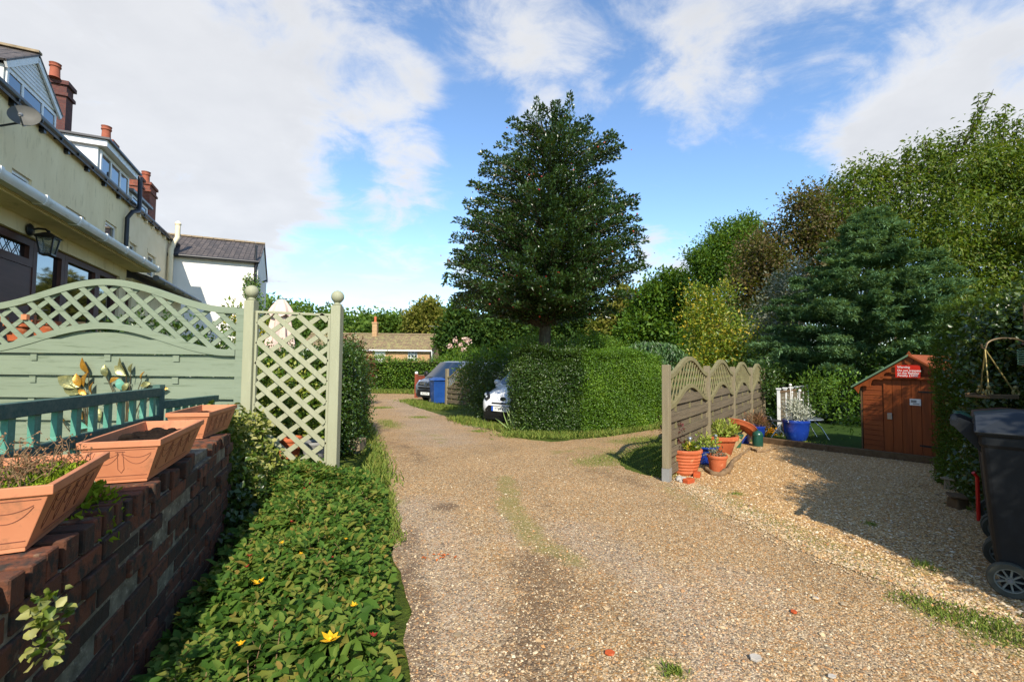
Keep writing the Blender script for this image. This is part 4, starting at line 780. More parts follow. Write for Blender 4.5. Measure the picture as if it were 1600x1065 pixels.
for i in range(46):
    x, y = g.uniform(-.2, .2), g.uniform(-.11, .11); hh = .05+.09*g.random(); p = [Vector((x, y, 0))]
    for k in range(3): p.append(p[-1]+Vector((g.normal()*.012, g.normal()*.012, hh/3)))
    mb.tube(p, .0011, 4); SP += [p[-1], p[-2], p[2]]
    for k in range(4):
        b_ = p[1+k % 3]; q_ = b_+Vector((g.normal()*.022, g.normal()*.022, .02+.02*g.random())); mb.tube([b_, q_], .0008, 4); SP.append(q_)
mb.build('dead_stems', 'driftwood', ms); SP = np.array([tuple(v) for v in SP]); SP = np.repeat(SP, 3, 0)+g.normal(size=(len(SP)*3, 3))*.004
local(leafmesh('seed_heads', SP@rot.T+np.array(ms.location), unit(g.normal(size=SP.shape)), unit(g.normal(size=SP.shape)), .009, .006, 'dead_stem', ms, g.random(len(SP))), ms)
# moss and weeds on the wall top, and the weed rooted in the wall face
def plant(name, label, cat, blobs, nc, per, L, W, mat, seed, **kw):
    c = blobs[0][0]; zb = min(b[0][2]-b[1][2] for b in blobs); r = thing(name, label, cat, (c[0], c[1], zb), 0, kw.pop('group', None)); foliage('foliage', blobs, nc, per, L, W, mat, r, seed=seed, **kw); return r
wpnt = lambda x, y, z: tuple(WA+WD*x-WN*y+Vector((0, 0, z)))
plant('wall_moss', 'low green weeds on the wall top between the first two troughs', 'plant', [(wpnt(1.62, .1, WZ-.03), (.06, .1, .035)), (wpnt(1.5, .06, WZ-.05), (.06, .06, .03)), (wpnt(1.72, .16, WZ+.0), (.05, .05, .05))], 110, 8, .03, .016, 'moss_leaf', 42, spread=.02, up=.6)
p = at(76, 972, 1.1); p = Vector((p.x, p.y, p.z)); plant('wall_weed', 'pale crinkled weed rooted in the face of the brick wall', 'plant', [((p.x, p.y, p.z+.02), (.025, .025, .035)), ((p.x+.01, p.y, p.z-.03), (.02, .02, .03)), ((p.x+.0, p.y, p.z-.06), (.012, .02, .015))], 34, 3, .023, .017, 'variegated_leaf', 43, spread=.012, up=.1, rich=True)
# ---------------------------------------------------------------- teal railing behind the troughs
def railing(p0, p1, zt0, zt1, zl, n, label, mt):
    p0, p1 = Vector(p0), Vector(p1); d = p1-p0; t = thing('railing', label, 'railing', (p0.x, p0.y, WZ)); a, b = Vector((p0.x, p0.y, zt0)), Vector((p1.x, p1.y, zt1))
    MB().bar(a, b, .058, .045, (-d.y, d.x, 0)).build('top_rail', 'teal_worn', t, bevel=.003, world=True); o = Vector((0, 0, zl)); MB().bar(a-o, b-o, .055, .04, (-d.y, d.x, 0)).build('lower_rail', 'teal_worn', t, bevel=.003, world=True)
    for i in range(n):
        q = a.lerp(b, (i+.35)/n); q2 = Vector((q.x, q.y, WZ-.05)); MB().bar(q2, q-Vector((0, 0, .0285)), .045, .022, (-d.y, d.x, 0)).build('baluster', 'teal_paint', t, world=True)
    return t
a = at(-55, 650, 1.55); b = at(248, 612, 3.25); railing((a.x, a.y, 0), (b.x, b.y, 0), a.z, b.z, .185, 11, 'teal wooden railing with square balusters behind the nearer troughs', 0)
a2 = at(246, 633, 3.3); b2 = at(338, 622, 4.2); railing((a2.x, a2.y, 0), (b2.x, b2.y, 0), a2.z, b2.z, .16, 8, 'second, lower teal railing behind the far trough', 0)
MB().bar((b.x, b.y, WZ-.1), (b.x, b.y, b.z+.05), .05, .05, (1, 0, 0)).build('post', 'teal_worn', bpy.data.objects['railing'], world=True)
# ---------------------------------------------------------------- metal leaf sculpture on the fence
ls = thing('leaf_sculpture', 'metal wall sculpture of gold and silver leaves against the green fence', 'sculpture', (fp(180, 620).x, FY-.06, 1.0)); SY = FY-.07; s2 = lambda px, py, dy=0: at(px, py, SY+dy)
LV = [(137, 578, 128, 558, 1), (118, 602, 90, 588, 0), (120, 612, 98, 600, 0), (124, 600, 119, 583, 1), (132, 600, 138, 580, 1), (133, 615, 123, 609, 1), (144, 612, 146, 596, 1), (165, 585, 164, 569, 0), (174, 596, 186, 590, 1), (190, 606, 184, 590, 2), (196, 582, 187, 558, 0), (194, 584, 179, 571, 0), (205, 580, 207, 567, 0), (199, 600, 192, 612, 0), (222, 592, 226, 580, 1), (233, 599, 219, 603, 0), (250, 606, 262, 607, 1), (118, 638, 129, 655, 1), (92, 648, 100, 656, 1), (151, 640, 156, 658, 0), (204, 645, 210, 634, 1), (120, 663, 138, 668, 2)]
st = MB(); lm = [MB(), MB(), MB()]
for i, (x0_, y0_, x1_, y1_, k) in enumerate(LV):
    a, b = s2(x0_, y0_), s2(x1_, y1_); a = a+(a-b)*.2; ax = (b-a); L = max(ax.length, .095)*1.0; ax.normalize(); tilt = (.4 if i % 2 else -.5)+.2*math.sin(i*1.7); N = Vector((tilt, -1, .25)).normalized(); sd = ax.cross(N).normalized(); N = sd.cross(ax).normalized(); w = L*.26
    V = []; m_ = 8
    for q in range(m_+1):
        f = q/m_; wd = w*math.sin(math.pi*f**.8)*(1 if f < 1 else 0); c = a+ax*L*f+N*(.012*math.sin(math.pi*f)); V += [c-sd*wd+N*wd*.3, c, c+sd*wd+N*wd*.3]
    fs = []
    for q in range(m_):
        for h_ in (0, 1): fs.append((3*q+h_, 3*q+h_+1, 3*q+4+h_, 3*q+3+h_))
    MB().add(V+[v-N*.003 for v in V], fs+[tuple(x+len(V) for x in f[::-1]) for f in fs]).build('leaf', ('silver_leaf', 'gold_leaf', 'teal_paint')[k], ls, world=True, smooth=True)
    root_ = s2(140 if x0_ < 160 else 198, 700); mid = s2((x0_+(140 if x0_ < 160 else 198))/2, (y0_+640)/2 if y0_ < 630 else 690, .02)
    pts = [root_, mid, a]; st.tube([root_.lerp(mid, f).lerp(mid.lerp(a, f), f) for f in np.linspace(0, 1, 8)], .0035, 5)
st.build('stems', 'copper_wire', ls, world=True, smooth=True)
# ---------------------------------------------------------------- variegated ivy over the wall end
B = [(tuple(at(350, 690, 3.75)), (.15, .15, .17)), (tuple(at(385, 672, 4.1)), (.14, .14, .12)), (tuple(at(400, 720, 4.0)), (.16, .15, .1)), (tuple(at(360, 740, 3.7)), (.2, .18, .18)), (tuple(at(345, 655, 3.8)), (.08, .08, .06))]
iv = plant('variegated_ivy', 'cream and green variegated ivy spilling over the far wall end', 'ivy', B, 330, 8, .045, .036, 'variegated_leaf', 51, spread=.05, up=0, droop=.2, rich=True)
B2 = [(tuple(at(345, 790, 3.5)), (.22, .25, .3)), (tuple(at(370, 800, 3.6)), (.25, .25, .22)), (tuple(at(330, 850, 3.2)), (.15, .2, .15))]; foliage('shaded_foliage', B2, 260, 9, .05, .035, 'ivy_leaf', iv, seed=52, spread=.06, up=-.1, droop=.3)  # darker leaf colour stands for the shade on the lower ivy
# ---------------------------------------------------------------- rose of sharon bed
def hx_right(Y): return np.interp(Y, [1.0, 1.96, 2.6, 3.3, 4.0, 4.7, 5.2], [-.15, -.47, -.66, -.86, -1.06, -1.3, -1.55])
def hx_left(Y): return np.interp(Y, [1.0, 3.5, 3.9, 4.6, 5.2], [-1.12, -2.05, -2.25, -2.55, -2.1])
def hx_top(X, Y):
    a, b = hx_left(Y), hx_right(Y); f = np.clip((X-a)/(b-a), 0, 1); prof = np.sqrt(np.clip(1-(np.abs(f-.5)*2)**3.2, 0.02, 1)); endf = np.clip((5.05-Y)/.5, .15, 1)**.5
    return (.32+.05*np.sin(X*6+Y*3)+.035*np.sin(Y*7.3-X*2)+.04*np.clip(Y-3.3, 0, 2))*prof*endf
g = rs(61); hs = thing('flowering_shrub', 'low mat of broad green leaves with yellow flowers beside the brick wall', 'shrub', (-1.3, 3.2, 0))
n = 3500; Y = np.sqrt(g.uniform(1.15**2, 5.05**2, n)); X = hx_left(Y)+(hx_right(Y)-hx_left(Y))*(g.random(n)**.85); Z = hx_top(X, Y)*(1-.45*g.random(n)**2.2)
tips = np.column_stack([X, Y, Z]); tilt = np.stack([g.normal(size=n)*.4+.35*(X > (hx_right(Y)-.15)), g.normal(size=n)*.4-.15, np.ones(n)], 1); S_dir = unit(tilt); Pl, Al, Nl, Ll, Ti = [], [], [], [], []; tt = g.random(n)
for lev in range(4):
    ph = g.uniform(0, 6.28, n) if lev == 0 else ph+math.pi/2+g.normal(size=n)*.25
    ort = unit(np.cross(S_dir, np.tile([.3, .9, .1], (n, 1)))); o2 = np.cross(S_dir, ort); base = tips-S_dir*(lev*.021)
    for s in (0, math.pi):
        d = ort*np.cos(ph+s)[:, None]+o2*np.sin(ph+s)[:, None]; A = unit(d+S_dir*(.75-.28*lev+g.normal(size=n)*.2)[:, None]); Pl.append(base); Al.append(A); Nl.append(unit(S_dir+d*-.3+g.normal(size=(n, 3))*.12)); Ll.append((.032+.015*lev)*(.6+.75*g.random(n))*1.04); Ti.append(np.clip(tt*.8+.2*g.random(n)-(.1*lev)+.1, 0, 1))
leafmesh('foliage', np.concatenate(Pl), np.concatenate(Al), np.concatenate(Nl), np.concatenate(Ll), np.concatenate(Ll)*.5, 'hypericum_leaf', hs, np.concatenate(Ti), True, .16, .2)
mb = MB(); 
for i in g.choice(n, 700, replace=False): mb.tube([Vector(tips[i]), Vector(tips[i]-S_dir[i]*Z[i]*.5), Vector((X[i], Y[i], 0))], [.0015, .0025, .003], 4, cap=False)
mb.build('stems', 'driftwood', hs, world=True)
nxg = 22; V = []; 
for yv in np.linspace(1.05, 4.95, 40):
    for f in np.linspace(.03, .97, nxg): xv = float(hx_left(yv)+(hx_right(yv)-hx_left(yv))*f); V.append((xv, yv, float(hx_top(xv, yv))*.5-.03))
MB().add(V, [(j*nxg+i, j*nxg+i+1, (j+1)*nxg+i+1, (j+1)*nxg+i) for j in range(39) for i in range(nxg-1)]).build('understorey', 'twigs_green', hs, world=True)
for i, (px, py, mt, r) in enumerate([(403, 911, 'petal_yellow', .03), (283, 960, 'petal_yellow', .032), (516, 1000, 'petal_yellow', .036), (376, 1006, 'petal_yellow', .018), (440, 848, 'petal_yellow', .014), (553, 946, 'petal_yellow', .018), (390, 868, 'petal_red', .016), (483, 755, 'petal_red', .014), (476, 763, 'petal_red', .014), (520, 870, 'petal_red', .015), (385, 885, 'petal_red', .014), (455, 815, 'petal_red', .014), (584, 993, 'petal_red', .018), (405, 742, 'petal_red', .016), (470, 865, 'petal_yellow', .012), (540, 842, 'petal_yellow', .014)]):
    d = ray(px, py); Yq = 1.5
    while Yq < 5:
        q = EYE+d*(Yq/d.y)
        if q.z < float(hx_top(q.x, q.y))+.012: break
        Yq += .01
    mb = MB()
    for k in range(7 if mt == 'petal_yellow' else 5):
        an = k*2*math.pi/7+i; dv = Vector((math.cos(an), math.sin(an), .5+.25*math.sin(k*2))); sdv = Vector((-math.sin(an), math.cos(an), 0)); mb.add([q, q+dv*r*.5+sdv*r*.3, q+dv*r, q+dv*r*.5-sdv*r*.3, q-Vector((0, 0, .003))], [(0, 1, 2, 3), (0, 3, 4), (0, 4, 1)])
    mb.ball(q+Vector((0, 0, r*.2)), r*.25, 8, 5); mb.build('flower', mt, hs, world=True)
# ================================================================ garden behind the lattice screen
hedge('screen_hedge', 'dense dark leaved hedge beside the lane, just beyond the ball topped post', [(-4.9, 6.4), (-3.3, 6.3), (-2.32, 6.6), (-2.95, 9.2), (-3.5, 9.6), (-5.2, 8.6)], G, lambda x, y: 1.42+.1*math.sin(x*2), 2300, .042, .026, 'dark_hedge_leaf', 'twigs_green', 71, .35, .1, jit=.09, sprigs=120)
vs_ = plant('variegated_shrub', 'yellow green variegated shrub seen through the lattice screen', 'shrub', [((-3.0, 6.0, .75), (.6, .3, .62)), ((-2.75, 5.9, .5), (.45, .3, .5)), ((-3.4, 6.0, .5), (.5, .3, .5))], 520, 9, .055, .034, 'golden_leaf' if 'golden_leaf' in MATS else (leafmat('golden_leaf', ['3a5a18', '54741f', '7c8e34', 'a8a850', '46661c'], .5, .3, .3), 'golden_leaf')[1], 72, spread=.1, up=.2)
rsb = plant('smoke_bush', 'dark red leaved bush behind the lane hedge, left of the bungalow', 'shrub', [((-6.2, 17.5, 1.2), (.75, .6, .95)), ((-5.75, 17.3, .8), (.5, .5, .7)), ((-6.6, 17.5, .7), (.7, .6, .8))], 420, 9, .1, .06, 'red_leaf', 73, spread=.16, up=.4)
ys_ = plant('golden_shrub', 'yellow green shrub against the sunlit wall of the white house', 'shrub', [((-5.9, 10.6, 1.75), (.55, .4, .6)), ((-5.5, 10.4, 1.4), (.4, .35, .5)), ((-6.3, 10.5, 2.2), (.25, .2, .35))], 150, 9, .11, .055, 'pear_leaf', 74, spread=.14, up=.4)
ds_ = plant('garden_shrub', 'dark green shrub behind the sage lattice near the house', 'shrub', [((-4.9, 6.3, 1.35), (.7, .4, .55)), ((-5.8, 6.6, 1.2), (.6, .4, .6)), ((-4.3, 6.1, 1.2), (.5, .4, .5))], 520, 9, .07, .04, 'dark_hedge_leaf', 75, spread=.13, up=.2)
wf_ = plant('flowering_bush', 'bush with white flower heads behind the right end of the sage lattice', 'shrub', [((-3.15, 5.2, 1.35), (.28, .2, .32))], 90, 8, .05, .03, 'shrub_leaf', 76, spread=.08, up=.2)
g = rs(77); n = 260; c = blobpts([((-3.15, 5.15, 1.42), (.3, .22, .32))], 16, g, .8)[0]; q = c[g.integers(0, 16, n)]+g.normal(size=(n, 3))*.03
leafmesh('flower_heads', q, unit(g.normal(size=(n, 3))), unit(g.normal(size=(n, 3))), .03, .024, 'silver_foliage', wf_, g.random(n))
# closed parasol
P_ = at(437, 560, 9.0); pz = lambda y: at(437, y, 9.0).z; pa = thing('parasol', 'closed pale pink garden parasol behind the lattice screen', 'parasol', (P_.x, P_.y, G(P_.x, P_.y)))
z0 = pz(575)-G(P_.x, P_.y); z1 = pz(487)-G(P_.x, P_.y); zt = pz(468)-G(P_.x, P_.y); MB().tube([(0, 0, 0), (0, 0, zt)], .022, 8).build('pole', 'white_paint', pa); mb = MB(); n = 48; prof = [(z0, .27, .25), (z0+.25, .26, .25), (z0+.6, .22, .2), (z1-.12, .16, .15), (z1, .15, .1)]
V = [((r*(1+f*math.cos(8*2*math.pi*k/n)))*math.cos(2*math.pi*k/n), (r*(1+f*math.cos(8*2*math.pi*k/n)))*math.sin(2*math.pi*k/n), z+.04*math.cos(8*2*math.pi*k/n)*(z < z0+.05)) for z, r, f in prof for k in range(n)]
mb.add(V, [(i*n+k, i*n+(k+1) % n, (i+1)*n+(k+1) % n, (i+1)*n+k) for i in range(4) for k in range(n)]).build('canopy', 'parasol_cloth', pa, smooth=True)
V = [((r*(1+.07*math.cos(8*2*math.pi*k/n)))*math.cos(2*math.pi*k/n), (r*(1+.07*math.cos(8*2*math.pi*k/n)))*math.sin(2*math.pi*k/n), z-.05*abs(math.sin(4*2*math.pi*k/n))*(i == 0)) for i, (z, r) in enumerate(((z1-.06, .255), (z1+.1, .17), (zt-.03, .09), (zt, .06), (zt, .01))) for k in range(n)]
MB().add(V, [(i*n+k, i*n+(k+1) % n, (i+1)*n+(k+1) % n, (i+1)*n+k) for i in range(4) for k in range(n)]).build('vent_cap', 'parasol_cloth', pa, smooth=True)
# pots behind the screen
def pot(name, label, loc, r, h, mat, prof=None, group=None, soil=True, tilt=None):
    t = thing(name, label, 'pot', loc, 0, group); p = prof or [(.68, 0), (.72, .02), (.93, .8), (1.0, .82), (1.03, .86), (1.03, .97), (1.0, 1.0), (.9, 1.0), (.86, .84)]
    MB().lathe([(r*a, h*b) for a, b in p]+[(0.01, h*.84)], 32).build('body', mat, t, smooth=True)
    if soil: MB().lathe([(r*.86, h*.855), (r*.4, h*.88), (.002, h*.885)], 20).build('soil', 'soil', t, smooth=True)
    return t
p = at(452, 715, 5.1); pot('garden_pot', 'terracotta pot on the ground behind the lattice screen', (p.x, p.y, .28), .13, .22, 'terracotta_pot'); p = at(490, 715, 5.1); pot('garden_pot', 'dark grey pot on the ground behind the lattice screen', (p.x, p.y, .26), .13, .2, 'cast_grey')
tb = thing('potting_bench', 'low stone slab holding the pots behind the lattice screen', 'bench', (at(465, 720, 5.1).x, 5.15, 0)); MB().b2((-.5, -.22, .2), (.35, .22, .26)).build('top', 'stone', tb, bevel=.006)
for x in (-.38, .25): MB().b2((x-.06, -.18, -.02), (x+.06, .18, .2)).build('leg', 'stone', tb)
kb = thing('kerb_block', 'grey stone block at the foot of the lane hedge', 'stone block', tuple(gnd(540, 716)+Vector((0, .5, 0)))); MB().box((0, 0, .09), (.16, .32, .2)).build('block', 'stone', kb, bevel=.012)
# ================================================================ back hedge, bungalow and far trees
hedge('field_hedge', 'long clipped hedge along the far side of the cross lane, in front of the bungalow', [(-14, 29.2), (-2.5, 29.2), (3.5, 28.4), (3.5, 30), (-2.5, 30.8), (-14, 30.8)], G, lambda x, y: 1.3+.1*math.sin(x*1.3)+.06*math.sin(x*3.7), 420, .11, .07, 'back_hedge_leaf', 'twigs_green', 81, .4, .16, jit=.14, sides=[0, 1], sprigs=200, topdens=.5)
BY = 47.0; bp = lambda px, py, dy=0: at(px, py, BY+dy); bl = thing('bungalow', 'stone bungalow with mossy stone roof and brick chimney beyond the far hedge', 'bungalow', (bp(620, 560).x, BY, -.7))
xa, xb = bp(470, 560).x, bp(671, 560).x; ze = bp(620, 546).z; zr = bp(620, 522, 3).z
wh_ = [(bp(637, 555).x, bp(652, 555).x, bp(640, 556).z-.5, bp(640, 547.5).z), (bp(585, 555).x, bp(602, 555).x, .2, bp(600, 549.5).z)]
MB().wall(xa, xb, -.7, ze, BY, wh_, .15).add([(xb, BY, -.7), (xb, BY+6, -.7), (xb, BY+6, ze), (xb, BY+3, zr-.1), (xb, BY, ze)], [(0, 1, 2, 3, 4)]).build('wall', 'sandstone', bl, world=True)
for a, b, c, d in wh_:
    mb = MB(); mb.b2((a, BY+.05, c), (b, BY+.1, d)); w = mb.build('window', 'white_plastic', bl, world=True); k = MB()
    for i in range(3):
        for j in range(3): x = a+(b-a)*(i+.14)/3; z = d-(j+.92)*(d-c)/3; k.b2((x, BY+.03, z), (x+(b-a)*.24, BY+.048, z+(d-c)*.22))
    k.build('pane', 'window_glass', w, world=True)
MB().prism([(BY-.35, ze+.02), (BY+3, zr), (BY+6.3, ze+.02), (BY+6.3, ze-.1), (BY+3, zr-.14), (BY-.35, ze-.1)], xa-.3, xb+.25, 'yz').build('roof', 'stone_roof', bl, world=True)
MB().b2((xa-.3, BY+2.85, zr-.02), (xb+.25, BY+3.15, zr+.09)).build('ridge_tile', 'stone', bl, world=True); MB().b2((xa-.3, BY-.42, ze-.16), (xb+.3, BY-.355, ze-.02)).b2((xb+.26, BY-.42, ze-.16), (xb+.33, BY+.4, -.5)).build('gutter', 'white_plastic', bl, world=True)
MB().b2((bp(585, 550).x, BY-.02, bp(600, 549.5).z), (bp(603, 550).x, BY-.004, bp(600, 545.5).z)).b2((bp(635, 550).x, BY-.02, bp(640, 548).z), (bp(655, 550).x, BY-.004, bp(640, 545).z)).build('lintel', 'white_paint', bl, world=True)
cx = bp(574, 520).x; ch = MB().b2((cx-.25, BY+2.4, zr-.4), (cx+.25, BY+2.9, bp(574, 506, 3).z)).b2((cx-.3, BY+2.35, bp(574, 506, 3).z), (cx+.3, BY+2.95, bp(574, 503.5, 3).z)).build('chimney', 'sandstone', bl, world=True); MB().lathe([(.16, 0), (.12, .3), (.15, .5), (.1, .62)], 12, (cx, BY+2.65, bp(574, 503.5, 3).z)).build('chimney_pot', 'terracotta_pot', ch, world=True, smooth=True)
ax = bp(670, 520).x; ae = thing('television_aerial', 'tall aerial on a thin mast at the right end of the bungalow roof', 'aerial', (ax, BY+3, ze)); zt = bp(672, 506).z
MB().tube([(ax, BY+3, ze), (ax+.1, BY+3, zt)], .03, 6).build('mast', 'grey_metal', ae, world=True); mb = MB().bar((ax-.6, BY+3, zt+.02), (ax+.7, BY+3, zt-.04), .04, .04)
for i in range(7): mb.bar((ax-.5+.18*i, BY+2.75, zt), (ax-.5+.18*i, BY+3.25, zt), .02, .02, (0, 0, 1))
mb.build('boom', 'grey_metal', ae, world=True)
# pink roses rising over the far hedge
ro = plant('rose_bush', 'tall rose bush with pale pink blooms above the hedge by the van', 'shrub', [((-2.75, 25, 1.5), (.9, .3, .6)), ((-1.7, 25, 1.3), (1.1, .3, .6))], 200, 8, .11, .06, 'back_hedge_leaf', 82, spread=.14, up=.5)
g = rs(83); c = np.array([tuple(at(px, py, 24.6)) for px, py in ((712, 532), (727, 530), (732, 532), (720, 539), (703, 540), (724, 546))]); q = np.repeat(c, 26, 0)+g.normal(size=(156, 3))*.07; leafmesh('blooms', q, unit(g.normal(size=q.shape)), unit(g.normal(size=q.shape)), .11, .09, 'bloom_petal' if 'bloom_petal' in MATS else (leafmat('bloom_petal', ['e6b8a8', 'f0d4c8', 'd8988c'], .7, .3, .2), 'bloom_petal')[1], ro, g.random(156))
# ================================================================ vehicles
def ringcar(sections, n=20, pw=4):
    """sections: (x, zbottom, ztop, halfwidth, exponent) -> superellipse rings, x forward"""
    V = []
    for x, zb, zt, hw, ex in sections:
        c = (zb+zt)/2; hz = (zt-zb)/2
        for k in range(n):
            a = 2*math.pi*k/n; ca, sa = math.cos(a), math.sin(a); V.append((x, hw*math.copysign(abs(ca)**(2/ex), ca), c+hz*math.copysign(abs(sa)**(2/ex), sa)))
    m = len(sections); return V, [(i*n+k, i*n+(k+1) % n, (i+1)*n+(k+1) % n, (i+1)*n+k) for i in range(m-1) for k in range(n)]+[tuple(range(n-1, -1, -1)), tuple((m-1)*n+k for k in range(n))]
def curved(mb, pts, y0f, off, mi=0): pass
def wheel(par, x, y, r, w=.19):
    wv = MB().lathe([(r*.62, -w/2), (r*.96, -w/2), (r, -w*.35), (r, w*.35), (r*.96, w/2), (r*.62, w/2)], 28, ring=True).build('tyre', 'rubber', None, smooth=True)
    e = bpy.data.objects.new('wheel', None); COL.objects.link(e); e.parent = par; e.location = (x, y, r); e.rotation_euler = (R(90), 0, 0); LOCM[e.name] = Matrix.Identity(4); wv.parent = e
    mb = MB().lathe([(.02, w*.3), (r*.18, w*.32), (r*.2, w*.2), (r*.6, w*.2), (r*.62, w*.35), (r*.62, -w*.4), (.02, -w*.3)], 24)
    for k in range(7): a = 2*math.pi*k/7; mb.bar((r*.15*math.cos(a), r*.15*math.sin(a), 0), (r*.58*math.cos(a), r*.58*math.sin(a), 0), .045, w*.7, (0, 0, 1))
    mb.build('rim', 'cast_grey', None, smooth=True).parent = e
CARH = math.atan2(-.83, -.56)
def front_patch(fx, ys, zs, push=.004):
    """grid of points wrapped on a front surface fx(y,z)"""
    V = [(fx(y, z)+push, y, z) for z in zs for y in ys]; n = len(ys); return V, [(j*n+i, j*n+i+1, (j+1)*n+i+1, (j+1)*n+i) for j in range(len(zs)-1) for i in range(n-1)]
# ---- small white hatchback, nose towards the lane
cf = at(784, 640, 10.9); hd = Vector((math.cos(CARH), math.sin(CARH), 0)); o_ = cf-hd*1.75; car = thing('parked_car', 'small white hatchback parked nose out behind the rounded hedge', 'car', (o_.x, o_.y, G(o_.x, o_.y)+.01), CARH)
sec = [(-1.78, .35, .8, .62, 5), (-1.72, .25, .98, .76, 5), (-1.2, .2, 1.0, .8, 5), (0, .2, .98, .8, 5), (.7, .2, .95, .8, 5), (1.15, .2, .9, .79, 4.5), (1.45, .2, .8, .745, 4), (1.62, .22, .7, .66, 3.6), (1.71, .24, .6, .55, 3.2), (1.755, .28, .52, .42, 3)]
V, fs = ringcar(sec, 32); MB().add(V, fs).build('body', 'car_white', car, smooth=50)
cab = [(-1.7, .9, 1.0, .7, 5), (-1.55, .9, 1.35, .62, 4.5), (-1.0, .9, 1.47, .63, 4), (0, .9, 1.48, .64, 4), (.35, .9, 1.42, .65, 4), (1.02, .88, .95, .72, 6)]
V, fs = ringcar(cab, 32); MB().add(V, fs).build('cabin', 'car_white', car, smooth=50)
scn = lambda f: (.40+(.98-.40)*f, 1.40-(1.40-.945)*f)
mb = MB(); V = [(scn(f)[0]+.012+.04*(1-(y/.6)**2), y*(1+.12*f), scn(f)[1]+.012) for f in np.linspace(0, 1, 6) for y in np.linspace(-.56, .56, 9)]; mb.add(V, [(j*9+i, j*9+i+1, (j+1)*9+i+1, (j+1)*9+i) for j in range(5) for i in range(8)]).build('windscreen', 'car_glass', car, smooth=True)
for s in (-1, 1): MB().prism([(.25, 1.36), (-.9, 1.4), (-1.3, 1.0), (.78, .985)], s*.648, s*.668, 'xz').build('side_window', 'car_glass', car)
fx = lambda y, z: float(np.interp(abs(y), [0, .3, .45, .55, .66, .745, .8], [1.765, 1.755, 1.735, 1.70, 1.6, 1.42, 1.1]))-max(0, z-.5)*.42-max(0, .35-z)*.05
for s in (-1, 1):
    P = [(.42, .66), (.50, .74), (.6, .80), (.68, .80), (.70, .72), (.6, .62), (.48, .6)]; c = (.57, .7); V = [(fx(y, z)+.035, s*y, z) for y, z in P]+[(fx(y, z)-.06, s*y, z) for y, z in P]; n = len(P)
    hl = MB().add(V, [tuple(range(n))]+[(i, (i+1) % n, n+(i+1) % n, n+i) for i in range(n)]).build('headlight', 'trim_black', car); MB().ball((fx(.6, .73)+.01, s*.6, .73), .05, 14, 8, (.8, 1, 1)).ball((fx(.51, .68)+.02, s*.51, .68), .035, 12, 8, (.8, 1, 1)).build('lens', 'lamp_lens', hl, smooth=True)
    mi = MB().ball((.72, s*.88, 1.0), .1, 14, 8, (.75, 1, .72)).tube([(.72, s*.74, .95), (.72, s*.86, .97)], .03, 8).build('wing_mirror', 'car_white', car, smooth=True)
    for x in (1.13, -1.16): wheel(car, x, s*.71, .29)
    MB().lathe([(.31, -.02), (.35, -.02), (.35, .02), (.31, .02)], 28).build
ys = np.linspace(-.6, .6, 17)
mb = MB(); V = []; 
for z, hw in ((.24, .5), (.3, .6), (.40, .5), (.47, .42), (.50, .38)): V += [(fx(y, z)+.02, y, z) for y in np.linspace(-hw, hw, 17)]
mb.add(V, [(j*17+i, j*17+i+1, (j+1)*17+i+1, (j+1)*17+i) for j in range(4) for i in range(16)]).build('lower_grille', 'trim_black', car, smooth=True)
V, fs = front_patch(fx, np.linspace(-.3, .3, 9), (.545, .575), .022); MB().add(V, fs).build('upper_grille', 'trim_black', car, smooth=True)
V, fs = front_patch(fx, np.linspace(-.62, .62, 17), (.17, .235), .025); MB().add(V, fs).build('splitter', 'trim_black', car, smooth=True)
pl = MB().box((1.80, 0, .43), (.012, .52, .111)).build('number_plate', 'plate_white', car); MB().box((1.802, -.235, .43), (.0115, .05, .1105)).build('plate_band', 'plate_blue', pl)
text('lettering', 'YT69 KVN', .098, 'plate_ink', pl, (1.8075, .02, .43), (R(90), 0, R(90)), sx=.88)
bd = MB().ball((fx(0, .66)+.01, 0, .66), .085, 24, 8, (.22, 1, .56)).build('badge', 'trim_black', car, smooth=True); text('lettering', 'KIA', .055, 'chrome', bd, (fx(0, .66)+.032, 0, .66), (R(90), 0, R(90)))
# ---- grey van
vf = at(664, 600, 19.6); VH = math.atan2(-.80, -.60); hd = Vector((math.cos(VH), math.sin(VH), 0)); o_ = vf-hd*2.25; van = thing('parked_van', 'blue grey panel van parked behind the blue bin', 'van', (o_.x, o_.y, G(o_.x, o_.y)+.01), VH); sz = .93
def sv(L): return [tuple(c*sz for c in r[:4])+(r[4],) for r in L]
V, fs = ringcar(sv([(-2.4, .3, 1.2, .92, 8), (0, .28, 1.2, .95, 8), (1.3, .28, 1.2, .95, 7), (1.8, .28, 1.12, .94, 6), (2.12, .3, 1.02, .9, 5), (2.28, .34, .9, .8, 4.5), (2.34, .4, .78, .66, 4)]), 36); MB().add(V, fs).build('body', 'van_grey', van, smooth=50)
V, fs = ringcar(sv([(-2.42, 1.1, 1.85, .8, 7), (-2.3, 1.1, 1.94, .84, 7), (.35, 1.1, 1.95, .84, 7), (.7, 1.1, 1.9, .85, 7), (1.62, 1.05, 1.16, .9, 8)]), 36); MB().add(V, fs).build('cabin', 'van_grey', van, smooth=50)
V = [((.74+(1.6-.74)*f+.02+.06*(1-(y/.8)**2))*sz, y*(.93+.1*f)*sz, (1.87-(1.87-1.17)*f+.015)*sz) for f in np.linspace(0, 1, 6) for y in np.linspace(-.78, .78, 11)]; MB().add(V, [(j*11+i, j*11+i+1, (j+1)*11+i+1, (j+1)*11+i) for j in range(5) for i in range(10)]).build('windscreen', 'car_glass', van, smooth=True)
